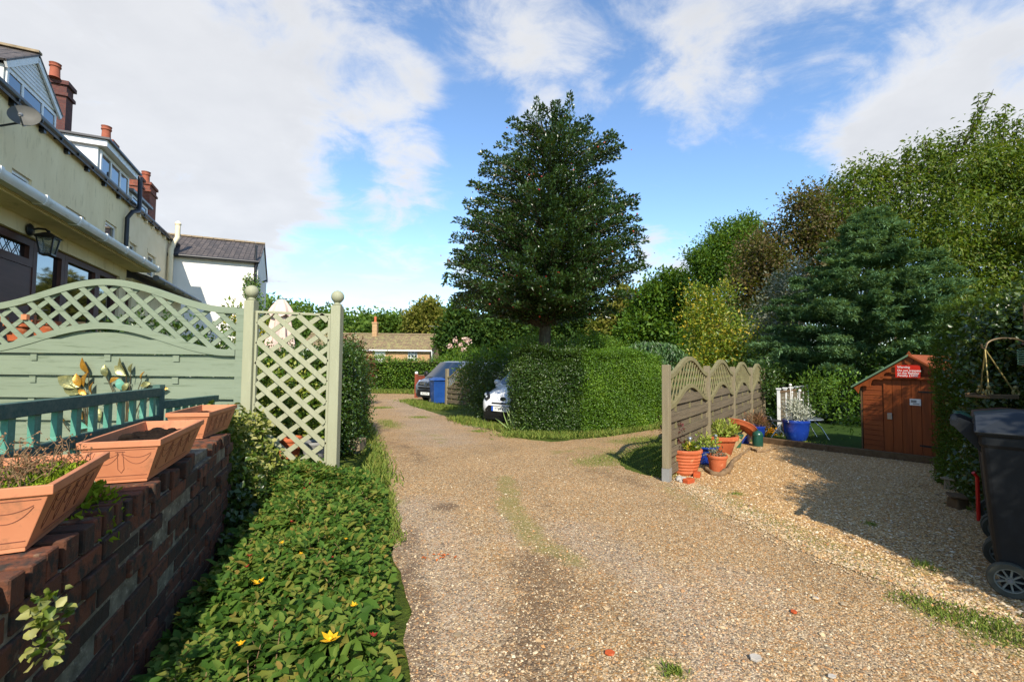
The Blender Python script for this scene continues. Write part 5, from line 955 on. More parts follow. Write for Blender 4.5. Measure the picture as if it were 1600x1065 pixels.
for s in (-1, 1): MB().prism([(.6*sz, 1.8*sz), (-.3*sz, 1.82*sz), (-.3*sz, 1.2*sz), (1.3*sz, 1.2*sz)], s*.83*sz, s*.875*sz, 'xz').build('side_window', 'car_glass', van)
fv = lambda y, z: sz*(float(np.interp(abs(y)/sz, [0, .5, .7, .82, .9, .95], [2.36, 2.33, 2.27, 2.16, 2.0, 1.6]))-max(0, z/sz-.75)*.35)
def fpv(hw, z0, z1, name, mat, push=.02, n=15): V, fs = front_patch(fv, np.linspace(-hw*sz, hw*sz, n), [z0*sz, (z0+z1)/2*sz, z1*sz], push); return MB().add(V, fs).build(name, mat, van, smooth=True)
gr = fpv(.62, .82, .98, 'grille', 'trim_black', .03); fpv(.9, .3, .62, 'bumper', 'trim_black', .04, 21); fpv(.86, .66, .76, 'lower_grille', 'trim_black', .022, 21)
for z in (.87, .93): V, fs = front_patch(fv, np.linspace(-.6*sz, .6*sz, 11), (z*sz, (z+.012)*sz), .036); MB().add(V, fs).build('grille_bar', 'chrome', gr)
for s in (-1, 1):
    P = [(.64, .84), (.64, .98), (.86, 1.04), (.92, .98), (.9, .86)]; V = [(fv(y*sz, z*sz)+.03, s*y*sz, z*sz) for y, z in P]+[(fv(y*sz, z*sz)-.08, s*y*sz, z*sz) for y, z in P]; n = len(P); MB().add(V, [tuple(range(n))]+[(i, (i+1) % n, n+(i+1) % n, n+i) for i in range(n)]).build('headlight', 'lamp_lens', van)
    MB().ball((1.35*sz, s*1.08*sz, 1.3*sz), .15, 14, 8, (.6, .8, 1)).build('wing_mirror', 'trim_black', van, smooth=True)
    for x in (1.45, -1.5): wheel(van, x*sz, s*.82*sz, .33*sz, .22)
X = fv(0, .9*sz)+.045; bd = MB().tube([(X, .085*math.cos(a), .9*sz+.085*math.sin(a)) for a in np.linspace(0, 2*math.pi, 25)], .011, 6).build('badge', 'chrome', van, smooth=True)
mb = MB(); zc = .9*sz
for a, b in (((-.05, .06), (0, 0.0)), ((.05, .06), (0, 0.0)), ((-.07, .035), (-.035, -.06)), ((-.035, -.06), (0, .0)), ((0, .0), (.035, -.06)), ((.035, -.06), (.07, .035))): mb.bar((X, a[0], zc+a[1]), (X, b[0], zc+b[1]), .014, .012, (1, 0, 0))
mb.build('badge_letters', 'chrome', bd)
pl = MB().box((fv(0, .45*sz)+.05, 0, .46*sz), (.012, .52, .111)).build('number_plate', 'plate_white', van); text('lettering', 'YK13 VYN', .095, 'plate_ink', pl, (fv(0, .45*sz)+.0575, 0, .46*sz), (R(90), 0, R(90)), sx=.9)
# ---- wheelie bins
def wheelie(label, loc, rz, body, lid, hgt=1.07, w=.58, d=.62, group=None, handle=None):
    """local +x is the lid opening side, -x the wheels and handle"""
    t = thing('wheelie_bin', label, 'wheelie bin', loc, rz, group); h = hgt-.09; mb = MB()
    rg = [(.02, .82, .87), (.25, .86, .89), (h-.12, .97, .97), (h-.1, 1.0, 1.0), (h, 1.0, 1.0)]
    V = [(sx*d/2*a-(1-a)*d*.05*0+.02*(z < .1), sy*w/2*b, z) for z, a, b in rg for sx, sy in ((-1, -1), (1, -1), (1, 1), (-1, 1))]; m = len(rg)
    fs = [(3, 2, 1, 0)]+[(4*i+k, 4*i+(k+1) % 4, 4*i+4+(k+1) % 4, 4*i+4+k) for i in range(m-1) for k in range(4)]+[tuple(4*(m-1)+k for k in range(4))]
    mb.add(V, fs).build('body', body, t, bevel=.03, segs=3); MB().b2((-d/2-.012, -w/2-.012, h-.05), (d/2+.015, w/2+.012, h-.012)).build('rim', body, t, bevel=.01)
    mb = MB(); V = []; L = [(-d/2-.02, h+.002), (-d/2-.01, h+.06), (-d*.25, h+.095), (d*.2, h+.085), (d/2+.02, h+.04), (d/2+.05, h+.0), (d/2+.05, h-.03)]
    for x, z in L: V += [(x, y, min(z, h-.02) if abs(y) > w*.5 else z) for y in (-w/2-.022, -w/2-.015, -w*.3, -w*.1, 0, w*.1, w*.3, w/2+.015, w/2+.022)]
    k = 9; mb.add(V, [(j*k+i, j*k+i+1, (j+1)*k+i+1, (j+1)*k+i) for j in range(len(L)-1) for i in range(k-1)]); lo = mb.build('lid', lid, t, smooth=True); so_ = lo.modifiers.new('solid', 'SOLIDIFY'); so_.thickness = .012
    mb = MB()
    for s in (-1, 1): mb.prism([(-d/2+.01, h-.16), (-d/2-.11, h-.01), (-d/2-.13, h+.03), (-d/2-.08, h+.045), (-d/2+.01, h+.0)], s*w*.33-.012, s*w*.33+.012, 'xz')
    mb.tube([(-d/2-.105, -w*.46, h+.015), (-d/2-.105, w*.46, h+.015)], .021, 12).build('handle', handle or body, t, smooth=True)
    MB().tube([(-d/2+.11, -w*.5, .1), (-d/2+.11, w*.5, .1)], .012, 8).build('axle', 'grey_metal', t)
    for s in (-1, 1):
        e = bpy.data.objects.new('wheel', None); COL.objects.link(e); e.parent = t; e.location = (-d/2+.11, s*(w/2-.02), .1); e.rotation_euler = (R(90), 0, 0); LOCM[e.name] = Matrix.Identity(4); r = .1
        a = MB().lathe([(r*.68, -.022), (r*.94, -.025), (r, -.015), (r, .015), (r*.94, .025), (r*.68, .022)], 32, ring=True).build('tyre', 'rubber', None, smooth=True); a.parent = e
        mb = MB().lathe([(.001, .014), (r*.2, .016), (r*.22, -.016), (.001, -.014)], 18).lathe([(r*.62, -.018), (r*.7, -.018), (r*.7, .018), (r*.62, .018)], 28, ring=True)
        for q in range(9): an = 2*math.pi*q/9; mb.bar((r*.18*math.cos(an), r*.18*math.sin(an), 0), (r*.66*math.cos(an), r*.66*math.sin(an), 0), .009, .02, (0, 0, 1))
        b_ = mb.build('hub', 'wheel_grey', None, smooth=True); b_.parent = e
    return t
p = gnd(684, 629.5); wheelie('blue wheelie bin with blue lid in front of the van', (p.x, p.y, p.z), R(-62), 'bin_blue', 'bin_blue')
# ================================================================ fence, bush and hedges by the car bays
def boardpanel(par, L, zc, zl, hump, dip, post_h, mat='weathered_board', rail='green_frame_wood'):
    """panel in the local xz plane, 0..L: lattice between two wavy rails, overlapping boards under them"""
    zT = lambda x: zc+hump*(.5-.5*math.cos(2*math.pi*x/L)); zB = lambda x: zl+hump*(.5-.5*math.cos(2*math.pi*x/L)); xs = np.linspace(.002, L-.002, 31)
    MB().sweep([(x, 0, zT(x)) for x in xs], .055, .05).build('top_rail', rail, par); MB().sweep([(x, -.004, zB(x)) for x in xs], .05, .052).build('arch_rail', rail, par)
    mb = MB(); lattice(mb, lambda x, z: .02 < x < L-.02 and zB(x) < z < zT(x), 0, L, zl, zc+hump, .105, R(55), .019, .01, -.01); lattice(mb, lambda x, z: .02 < x < L-.02 and zB(x) < z < zT(x), 0, L, zl, zc+hump, .105, R(-55), .019, .01, .008); mb.build('lattice', rail, par)
    mb = MB(); bt = MB(); z = .06; k = 0; fx_ = .7
    while z < zl+hump-.03:
        a, b = z, z+.105; y = -.02 if k % 2 == 0 else .012
        X = [x for x in np.linspace(.01, L-.01, 60) if zB(x) > a+.02]
        if X: mb.prism([(X[0], a), (X[-1], a)]+[(x, min(b, zB(x)-.01)) for x in X[::-1]], y-.008, y+.008, 'xz')
        if X and k % 2:
            for f in (.16, .5, .84):
                x = L*f
                if X[0] < x < X[-1]: bt.b2((x-.018, -.011, a+.008), (x+.018, .0035, min(b-.012, zB(x)-.02)))
        z += .1; k += 1
    mb.add(bt.v, bt.f, 1).build('boards', [mat, rail], par)
FD = Vector((.60, .80, 0)).normalized()
p0 = gnd(699, 631); bf = thing('boundary_fence', 'lattice topped fence panel half hidden by the bush between van and car', 'fence', (p0.x, p0.y, p0.z), math.atan2(-.78, .62)); boardpanel(bf, 2.0, 1.08, .68, .36, 0, 1.4)
MB().box((-.06, 0, .7), (.11, .11, 1.46)).build('post', 'post_wood', bf)
e = bf.location+Vector((math.cos(bf.rotation_euler.z), math.sin(bf.rotation_euler.z), 0))*2.1; bf2 = thing('boundary_fence', 'second lattice topped fence panel showing through the bush by the white car', 'fence', (e.x, e.y, G(e.x, e.y)), bf.rotation_euler.z); boardpanel(bf2, 2.0, 1.2, .8, .36, 0, 1.4); MB().box((-.06, 0, .76), (.11, .11, 1.56)).build('post', 'post_wood', bf2)
p = gnd(650, 621); rfn = thing('red_fence', 'low red brown fence with pale capped post at the left of the van', 'fence', (p.x, p.y, p.z), R(62)); MB().box((0, 0, .6), (.12, .12, 1.25)).build('post', 'red_fence', rfn); MB().ball((0, 0, 1.26), .085).build('post_cap', 'white_paint', rfn)
mb = MB()
for i in range(14): mb.b2((.1+.125*i, -.012, .05), (.218+.125*i, .012, 1.12))
mb.build('boards', 'red_fence', rfn); MB().b2((.06, -.03, 1.122), (1.86, .03, 1.16)).build('rail', 'post_wood', rfn)
bu = plant('overgrown_bush', 'straggly dark bush grown over the fence left of the white car', 'shrub', [((-.85, 12.9, .75), (.42, .7, .75)), ((-.6, 12.6, .2), (.35, .5, .6)), ((-.35, 13.2, .9), (.5, .5, .65)), ((-1.15, 13.4, .6), (.4, .5, .75))], 760, 9, .06, .032, 'dark_hedge_leaf', 84, spread=.11, up=.4)
pb = plant('pale_shrub', 'bright green shrub top rising over the bush and the fence by the van', 'shrub', [((-1.22, 14.6, 1.0), (.45, .4, .42)), ((-.7, 14.2, 1.3), (.7, .5, .45)), ((.1, 14.2, 1.4), (.6, .5, .5))], 480, 9, .085, .045, 'privet_leaf', 85, spread=.14, up=.6)
zc_ = lambda x, y: 1.5+.06*math.sin(x*2.4+1)
hedge('rounded_hedge', 'rounded dark leaved hedge hiding most of the white car', [(-.02, 10.15), (.25, 9.72), (.8, 9.42), (1.42, 9.38), (1.62, 9.7), (1.45, 10.4), (.35, 10.65)], G, lambda x, y: 1.58+.05*math.sin(x*5), 5600, .036, .024, 'dark_hedge_leaf', 'twigs_green', 86, .45, .1, jit=.05, sprigs=240)
hedge('clipped_hedge', 'bright green clipped hedge right of the holly tree', [(1.45, 9.42), (2.2, 9.9), (3.1, 10.75), (3.75, 11.5), (3.6, 12.1), (2.6, 11.6), (1.5, 10.5)], G, lambda x, y: 1.56-.06*max(0, x-2.6), 5600, .034, .021, 'privet_leaf', 'twigs_green', 87, .3, .08, jit=.04, sprigs=260)
hedge('garden_hedge', 'taller leafy hedge rising behind the holly trunk', [(.2, 12.6), (2.2, 11.9), (3.4, 13.2), (2.8, 14), (.6, 13.6)], G, lambda x, y: 1.85+.12*math.sin(x*3), 1500, .055, .034, 'back_hedge_leaf', 'twigs_green', 88, .4, .14, jit=.09, sprigs=120, sides=[0, 1])
# strap leaves, daisies and a stone at the hedge foot
p = gnd(812, 672); st = thing('strap_leaved_plant', 'clump of long strap leaves at the corner of the rounded hedge', 'plant', (p.x, p.y, p.z)); g = rs(89); n = 70; A = unit(np.column_stack([g.normal(size=(n, 2))*.6, np.ones(n)])); Pp = np.array(p)+np.column_stack([g.normal(size=(n, 2))*.12, np.zeros(n)]); leafmesh('leaves', Pp, A, unit(g.normal(size=(n, 3))+np.array([0, -1, 0])), .3+.2*g.random(n), .022, 'yucca_leaf', st, g.random(n), True, .2, .45)
p = gnd(938, 662); dz_ = plant('daisy_clump', 'patch of small white flowers at the foot of the clipped hedge', 'flowers', [((p.x, p.y+.1, p.z+.12), (.35, .12, .13))], 90, 8, .05, .025, 'shrub_leaf', 90, spread=.06, up=.4); n = 240; q = np.array(p)+np.column_stack([g.normal(size=n)*.2, g.normal(size=n)*.05, .1+.16*g.random(n)]); leafmesh('flowers', q, unit(g.normal(size=(n, 3))), unit(g.normal(size=(n, 3))), .035, .03, 'silver_foliage', dz_, g.random(n))
p = gnd(848, 672); rk = thing('edge_stone', 'small pale stone on the grass below the rounded hedge', 'stone', (p.x, p.y, p.z)); MB().ball((0, 0, .05), .08, 10, 7, (1.1, .8, .8)).build('stone', 'stone', rk, smooth=True)
# ================================================================ holly tree
HY = 10.45; hx = at(849, 540, HY).x; ht = thing('holly_tree', 'tall dark glossy holly tree rising out of the rounded hedge', 'tree', (hx, HY, G(hx, HY))); hz = lambda py: at(849, py, HY).z
prof_y = [155, 180, 230, 290, 340, 380, 420, 450, 480, 510, 530]; prof_l = [838, 822, 764, 738, 722, 708, 694, 686, 700, 740, 790]; prof_r = [893, 914, 962, 988, 994, 1004, 1010, 990, 976, 958, 910]
g = rs(91); base_z = G(hx, HY); zlo, zhi = hz(520), hz(185); mb = MB(); SP = []; cc = []
mb.tube([(hx, HY, base_z), (hx+.02, HY, base_z+1.2), (hx+.05, HY, zlo+.9), (hx+.12, HY, zlo+2.6), (hx+.18, HY, zhi)], [.19, .15, .12, .08, .02], 10); mb.tube([(hx+.08, HY, zlo+1.8), (hx-.02, HY, zlo+3.2), (hx-.08, HY, hz(190))], [.06, .04, .015], 7)
def spray(o, e, rad, n, leader=False):
    o, e = np.array(o), np.array(e); d = e-o; L = np.linalg.norm(d); d = d/L; f = 1-.72*g.random(n)**1.25 if not leader else g.random(n); r_ = rad*np.clip(1.25-f, .22, 1)*np.sqrt(g.random(n)); u_ = unit(np.cross(g.normal(size=(n, 3)), d)); bow = np.array([0, 0, .1*L])*(4*f*(1-f))[:, None]
    P = o+d*(f*L)[:, None]+bow+u_*r_[:, None]*np.array([1, 1, .75]); A = unit(u_*.7+d*.75+g.normal(size=(n, 3))*.35+np.array([0, 0, .18])); N = unit(u_*.5+np.array([0, 0, .8])+g.normal(size=(n, 3))*.5); return P, A, N, np.full(n, g.random())
for i in range(470):
    py = 190+(498-190)*g.random()**.68; l, r_ = np.interp(py, prof_y, prof_l), np.interp(py, prof_y, prof_r); cx = (l+r_)/2; hw = (r_-l)/2/F*HY; a = g.uniform(0, 2*math.pi); k = g.choice([1.02, .9, .74, .55], p=[.34, .3, .22, .14])*(.9+.14*g.random())
    ctr = at(cx, py, HY); ex = hw*k; e = Vector((ctr.x+ex*math.cos(a), HY+min(ex, 2.25)*math.sin(a), hz(py)+.08)); o = Vector((hx+.1*(hz(py)-zlo)/4, HY, max(zlo+.1, hz(py)-.35*ex-.1))); m = o.lerp(e, .5)+Vector((0, 0, .1*(e-o).length)); mb.tube([o, m, o.lerp(e, .95)], [.022, .013, .004], 5, cap=False)
    SP.append(spray(o, e, .2+.1*g.random(), int(70+75*(e-o).length))); cc.append(tuple(e))
for px, y0, y1 in ((838, 154, 215), (890, 147, 210), (866, 180, 220)):
    t0 = at(px, y1+25, HY); t1 = at(px, y0, HY); SP.append(spray(t0, t1, .17, 210, True)); mb.tube([t0, t1], [.015, .004], 5)
P, A, N, T = (np.concatenate([q[j] for q in SP]) for j in range(4)); LL = .072*(.65+.7*g.random(len(P))); leafmesh('crown', P, A, N, LL, LL*.54, 'holly_leaf', ht, T); mb.build('trunk', 'bark', ht, world=True, smooth=True); cc = np.array(cc)
n = 260; q = cc[g.integers(0, len(cc), n)]+g.normal(size=(n, 3))*.1; mb = MB(); leafmat('berry', ['7a1a10', '9a2a18', '5a140c'], .35, 0, .5); leafmesh('berries', q, unit(g.normal(size=(n, 3))), unit(g.normal(size=(n, 3))), .04, .035, 'berry', ht, g.random(n))['kind'] = 'stuff'
# ================================================================ wavy fence on the right
Z0 = 5.38; pA = gnd(1042, 745); FDR = Vector((.587, .81, 0)).normalized(); FRZ = math.atan2(FDR.y, FDR.x); PL = 1.93
base = Vector((at(1042, 745, Z0).x, Z0, 0)); labs = ['nearest wavy topped fence panel, behind the ridged terracotta pot', 'second wavy topped fence panel, behind the pot of green plants', 'third wavy topped fence panel, behind the tilted orange saucer', 'farthest wavy topped fence panel, behind the dry branch']
for i in range(4):
    q = base+FDR*(PL*i); z = -.03*min(1, max(0, (q.y-5)/4)); zc = CAMZ+.0; t = thing('wavy_fence', labs[i], 'fence', tuple(q+FDR*.05+Vector((0, 0, G(q.x, q.y)*.6))), FRZ, 'wavy fence panels'); boardpanel(t, PL-.1, 1.2, .84, .22, 0, 1.33)
for i in range(5):
    q = base+FDR*(PL*i); z = G(q.x, q.y); t = thing('fence_post', ['wooden fence post at the near end of the wavy fence', 'second fence post of the wavy fence', 'middle fence post of the wavy fence', 'fourth fence post of the wavy fence', 'far end post of the wavy fence'][i], 'fence post', (q.x, q.y, z-.02), FRZ, 'posts of the wavy fence')
    h = 1.335-z*.6; MB().box((0, 0, .15+(h-.15)/2+.02), (.095, .08, h-.15)).build('shaft', 'post_wood', t, bevel=.004); MB().box((0, 0, .085), (.1, .085, .17)).build('footing', 'cast_grey', t)
# ---------------------------------------------------------------- pots along the fence
def gp(px, py): return gnd(px, py)
def flowerpot(label, px, py, w, hpx, mat, prof=None, tilt=None, name='garden_pot'):
    p = gp(px, py); d = p.y+.05; r = w/2/F*d; h = hpx/F*d*1.02; return pot(name, label, (p.x, p.y+r*.75, p.z+.003), r, h, mat, prof, 'pots along the fence'), r, h
RIDGE = [(.66, 0), (.70, .03)]+[v for k in range(6) for v in ((.72+.045*k, .06+.125*k), (.755+.045*k, .09+.125*k), (.755+.045*k, .13+.125*k), (.735+.045*k, .165+.125*k))]+[(1.0, .86), (1.04, .89), (1.04, .97), (1.0, 1.0), (.9, 1.0), (.86, .84)]
BOWL = [(.62, 0), (.7, .02), (.86, .25), (.95, .55), (.97, .8), (1.02, .85), (1.05, .92), (1.02, 1.0), (.9, 1.0), (.86, .84)]
SQ = [(.6, 0), (.64, .03), (.84, .7), (.86, .74), (.98, .8), (1.0, .9), (1.0, 1.0), (.88, 1.0), (.84, .84)]
t, r, h = flowerpot('large ridged terracotta pot beside the near fence post', 1076, 744, 54, 38, 'terracotta_pot', RIDGE)
L0 = t.location; hp_ = plant('red_leaved_plant', 'leggy dark red leaved plant in the ridged terracotta pot', 'plant', [((L0.x-r*.55, L0.y, h+.04), (.09, .08, .1)), ((L0.x-r*.6, L0.y, h+.18), (.1, .08, .1)), ((L0.x-r*.72, L0.y, h+.33), (.08, .07, .09))], 90, 7, .045, .022, 'heuchera_leaf', 101, spread=.035, up=.2)
MB().tube([(L0.x-r*.5, L0.y, h*.85), (L0.x-r*.6, L0.y, h+.2), (L0.x-r*.7, L0.y, h+.38)], [.008, .006, .003], 6).build('stem', 'driftwood', hp_, world=True)
plant('yellow_plant', 'small yellowing plant at the right side of the ridged pot', 'plant', [((L0.x+r*.4, L0.y, h*.97), (.08, .08, .06))], 26, 6, .05, .025, 'pear_leaf', 102, spread=.03, up=.5)
t, r, h = flowerpot('blue glazed pot with everted rim right of the ridged pot', 1109, 728, 36, 28, 'blue_glaze', [(.5, 0), (.55, .02), (.6, .4), (.72, .75), (.95, .86), (1.05, .92), (1.05, .98), (.98, 1.0), (.8, .98), (.75, .84)]); L1 = t.location; plant('pot_plant', 'small mixed green plant in the flared blue pot', 'plant', [((L1.x, L1.y, L1.z+h+.02), (r*.8, r*.7, .07))], 46, 7, .05, .022, 'sedum_leaf', 103, spread=.04, up=.5)
t, r, h = flowerpot('small terracotta pot in front of the blue pot', 1126, 738, 30, 24, 'terracotta_pot'); L2 = t.location; plant('pot_plant', 'sparse grey green plant in the small terracotta pot', 'plant', [((L2.x-r*.2, L2.y, L2.z+h+.01), (r*.6, r*.5, .04))], 20, 6, .035, .018, 'grey_leaf', 104, spread=.03, up=.5)
t, r, h = flowerpot('tapered terracotta pot with wide rim full of green plants', 1132, 714, 62, 30, 'terracotta_pot', SQ); L3 = t.location; plant('pot_plant', 'bushy yellow green plants in the tapered terracotta pot', 'plant', [((L3.x, L3.y, L3.z+h+.06), (r*.95, r*.8, .1))], 130, 8, .06, .02, 'sedum_leaf', 105, spread=.04, up=.9)
t, r, h = flowerpot('dull green pot behind the tapered terracotta pot', 1152, 700, 26, 20, 'bin_green'); L4 = t.location
t, r, h = flowerpot('tall tapered blue pot carrying the tilted orange saucer', 1166, 694, 36, 27, 'blue_glaze', [(.55, 0), (.6, .02), (.9, .8), (1.0, .9), (1.02, 1.0), (.9, 1.0), (.85, .84)]); L5 = t.location
sr = MB().lathe([(.01, 0), (.27, .0), (.315, .05), (.33, .055), (.33, .065), (.30, .06), (.265, .018), (.01, .014)], 36); so2 = thing('plant_saucer', 'large orange saucer leaning over the tall blue pot', 'saucer', tuple(at(1151, 672, L5.y-.12))); o = sr.build('dish', 'terracotta_pot', so2, smooth=True); o.rotation_euler = (R(-24), R(24), 0)
t, r, h = flowerpot('round blue glazed pot farther along the fence, planted with dry grass', 1186, 688, 28, 21, 'blue_glaze', BOWL); L6 = t.location; plant('dry_grass', 'brown dry grassy plant in the round blue pot', 'plant', [((L6.x, L6.y, L6.z+h+.06), (r*1.1, r, .1))], 70, 7, .09, .008, 'dead_stem', 106, spread=.05, up=.9)
t, r, h = flowerpot('small blue pot behind the tilted saucer', 1176, 677, 26, 12, 'blue_glaze', BOWL)
# garden lights: steel stakes with round caps
for i, (px, py, hh, lab) in enumerate(((1078, 714, 40, 'solar stake light with steel cap in the ridged pot'), (1118, 700, 26, 'solar stake light with steel cap by the tapered pot'), (1163, 672, 22, 'solar stake light with steel cap by the tilted saucer'))):
    d_ = [L0, L1, L6][i].y; q = at(px, py, d_); t = thing('stake_light', lab, 'garden light', tuple(q), 0, 'stake lights in the pots'); h = hh/F*d_*.7; MB().tube([(0, 0, -.05), (0, 0, h)], .006, 8).build('stake', 'steel', t); MB().lathe([(.012, h-.03), (.018, h-.03), (.018, h), (.03, h+.004), (.026, h+.02), (.01, h+.03), (.001, h+.03)], 14).build('cap', 'steel', t, smooth=True)
# green watering can / feeder drum
p = gp(1184, 697); t = thing('feeder_drum', 'dark green domed drum on the gravel by the kerb', 'drum', tuple(p)); r = .085; MB().lathe([(r*.9, 0), (r, .01), (r, .17), (r*.98, .2)], 24).build('body', 'green_enamel', t, smooth=True); MB().lathe([(r*1.04, .19), (r*1.04, .21), (r*.8, .25), (r*.3, .27), (r*.12, .275), (r*.12, .3), (.001, .3)], 24).build('lid', 'green_enamel', t, smooth=True)
# driftwood branches edging the gravel
def branch(name, label, pix, r, mat='driftwood', seed=1, dz=.02):
    g = rs(seed); P = [gp(*q) for q in pix]; P = [p+Vector((0, 0, dz)) for p in P]; pts = []
    for i in range(len(P)-1):
        for f in (0, .33, .66): pts.append(P[i].lerp(P[i+1], f)+Vector((g.normal()*.006, g.normal()*.006, g.normal()*.006)))
    pts.append(P[-1]); t = thing(name, label, 'branch', tuple(P[0])); n = len(pts); MB().tube(pts, [r*(.55+.45*math.sin(math.pi*(i+1)/(n+1)))*(1+.25*g.normal()*.5) for i in range(n)], 9).build('limb', mat, t, world=True, smooth=True); return t
b1 = branch('driftwood_branch', 'curved grey driftwood branch round the front of the small terracotta pot', [(1102, 730), (1110, 741), (1124, 744), (1138, 738), (1145, 725), (1158, 712)], .036, seed=3); branch('driftwood_branch', 'thin driftwood branch lying by the green drum', [(1158, 712), (1172, 702), (1184, 707), (1196, 706), (1212, 701)], .022, seed=4)
pk = thing('timber_offcut', 'weathered timber offcut propped between the pots and the branch', 'plank', tuple(gp(1136, 716))); a, b = at(1134, 712, L3.y-.25), at(1164, 676, L5.y-.2); MB().bar(a, b, .07, .035, (0, -1, .4)).build('plank', 'raw_wood', pk, world=True, bevel=.004)
for i, (px, py, rz, lab) in enumerate(((1076, 755, .6, 'broken brick half buried in the gravel before the ridged pot'), (1089, 745, 1.1, 'orange brick leaning on the ridged pot'))): p = gp(px, py); t = thing('loose_brick', lab, 'brick', tuple(p), rz, 'bricks by the pots'); MB().box((0, 0, .03), (.13, .075, .055)).build('block', 'orange_brick', t, bevel=.008)
o = MB(); g = rs(9)
for q in range(7): o.ball((g.normal()*.04, g.normal()*.03, .02), .03+g.random()*.015, 7, 5, (1, 1, .7))
p = gp(1066, 752); tag(o.build('rubble', 'pebble_white', None, origin=None), 'pale rubble stones at the foot of the fence post', None, None, 'stuff').location = p
db = thing('dry_branch', 'upright dry branch standing against the far fence panels', 'branch', tuple(gp(1182, 672))); q0 = gp(1182, 672)+Vector((0, .25, 0)); MB().tube([q0, q0+Vector((.01, 0, .35)), q0+Vector((-.03, 0, .62)), q0+Vector((0.02, 0, .78))], [.02, .018, .015, .006], 7).tube([q0+Vector((-.02, 0, .55)), q0+Vector((.06, .02, .68))], [.012, .004], 6).tube([q0+Vector((-.15, 0, 0)), q0+Vector((-.12, 0, .3)), q0+Vector((-.17, 0, .6))], [.008, .006, .003], 5).build('limb', 'raw_wood', db, world=True, smooth=True)
p = gp(1205, 683); plant('marigolds', 'row of orange yellow marigolds behind the timber kerb', 'flowers', [((p.x-.1, p.y+.1, p.z+.08), (.28, .1, .06))], 60, 7, .04, .03, 'marigold_leaf' if 'marigold_leaf' in MATS else (leafmat('marigold_leaf', ['c98a10', 'd9a018', 'b86a10', '6a7a20'], .6, .25, .2, .3), 'marigold_leaf')[1], 107, spread=.04, up=.6)
p = gp(1196, 672); ws = thing('edging_stone', 'upright pale stone behind the marigolds', 'stone', tuple(p)); MB().box((0, .1, .12), (.16, .08, .26), .3, 0, .5, .8).build('stone', 'stone', ws, bevel=.02)
# ---------------------------------------------------------------- timber kerb and the lawn behind
kb_ = [gp(1178, 690), gp(1300, 706), gp(1480, 728)]; kt = thing('timber_kerb', 'low timber sleeper edging between driveway and shed lawn', 'kerb', tuple(kb_[1])); mb = MB()
for a, b in zip(kb_[:-1], kb_[1:]): mb.bar(a+Vector((0, .06, .035)), b+Vector((0, .06, .035)), .1, .13, (0, 0, 1))
mb.build('sleeper', 'kerb_wood', kt, world=True, bevel=.006)
lw = [tuple((q+Vector((0, .12, 0)))[:2]) for q in kb_]+[(7.6, 7.0), (9, 9), (8.5, 12.5), (5.5, 12.0), (4.2, 10.2)]; o, lwB = sheet('lawn', 'lawn round the shed and bistro table, shade put into its green', lw, 'lawn', .02, .4, 8, .03)
grass('grass', 'short shaded grass on the lawn by the shed', [([(4.4, 9.1), (5.2, 8.7), (5.4, 8.5)], .3, 2500, .06), ([(4.3, 9.9), (5.6, 9.6)], .4, 3000, .08)], 'grass_blade', 22)
# blue pot with silver plant
p = gp(1253, 699); t, r, h = flowerpot('large blue glazed pot with silver foliage standing on the kerb edge', 1253, 695, 38, 31, 'blue_glaze', BOWL); L7 = t.location; t.location.z += .06
plant('silver_plant', 'silvery white leaved plant in the large blue pot', 'plant', [((L7.x, L7.y, L7.z+h+.12), (r*.85, r*.7, .13)), ((L7.x-.04, L7.y, L7.z+h+.24), (r*.5, r*.5, .12)), ((L7.x+.1, L7.y, L7.z+h+.08), (r*.6, r*.5, .08))], 130, 9, .06, .014, 'silver_foliage', 108, spread=.05, up=.6)
sp = bpy.data.objects[[o.name for o in bpy.data.objects if o.name.startswith('silver_plant')][0]]; MB().tube([(L7.x-.08, L7.y, L7.z+h), (L7.x-.09, L7.y, L7.z+h+.62)], .007, 5).tube([(L7.x+.07, L7.y, L7.z+h), (L7.x+.08, L7.y, L7.z+h+.52)], .007, 5).ball((L7.x-.09, L7.y, L7.z+h+.63), .025, 8, 5).ball((L7.x+.08, L7.y, L7.z+h+.53), .025, 8, 5).ball((L7.x-.06, L7.y, L7.z+h+.5), .018, 8, 5).ball((L7.x+.11, L7.y, L7.z+h+.36), .018, 8, 5).build('flower_stalks', 'petal_white', sp, world=True)
# white capped posts with brown boards
wp0 = at(1217, 640, 9.6); wp1 = at(1262, 640, 11.2); g0 = G(wp0.x, wp0.y); wf = thing('slat_fence', 'short fence of brown boards between white capped posts behind the blue pot', 'fence', (wp0.x, wp0.y, g0), math.atan2(wp1.y-wp0.y, wp1.x-wp0.x)); Lw = (wp1-wp0).length
for i in range(6): x = Lw*i/5; MB().box((x, 0, .47), (.05, .05, .98)).box((x, 0, .965), (.08, .08, .03)).build('post', 'white_plastic', wf)
for i in range(5): x = Lw*(i+.5)/5; MB().b2((x-Lw/10+.03, -.012, .1), (x+Lw/10-.03, .012, .9)).build('panel', 'weathered_board', wf)
MB().b2((0, -.03, .88), (Lw, .03, .92)).build('rail', 'kerb_wood', wf)
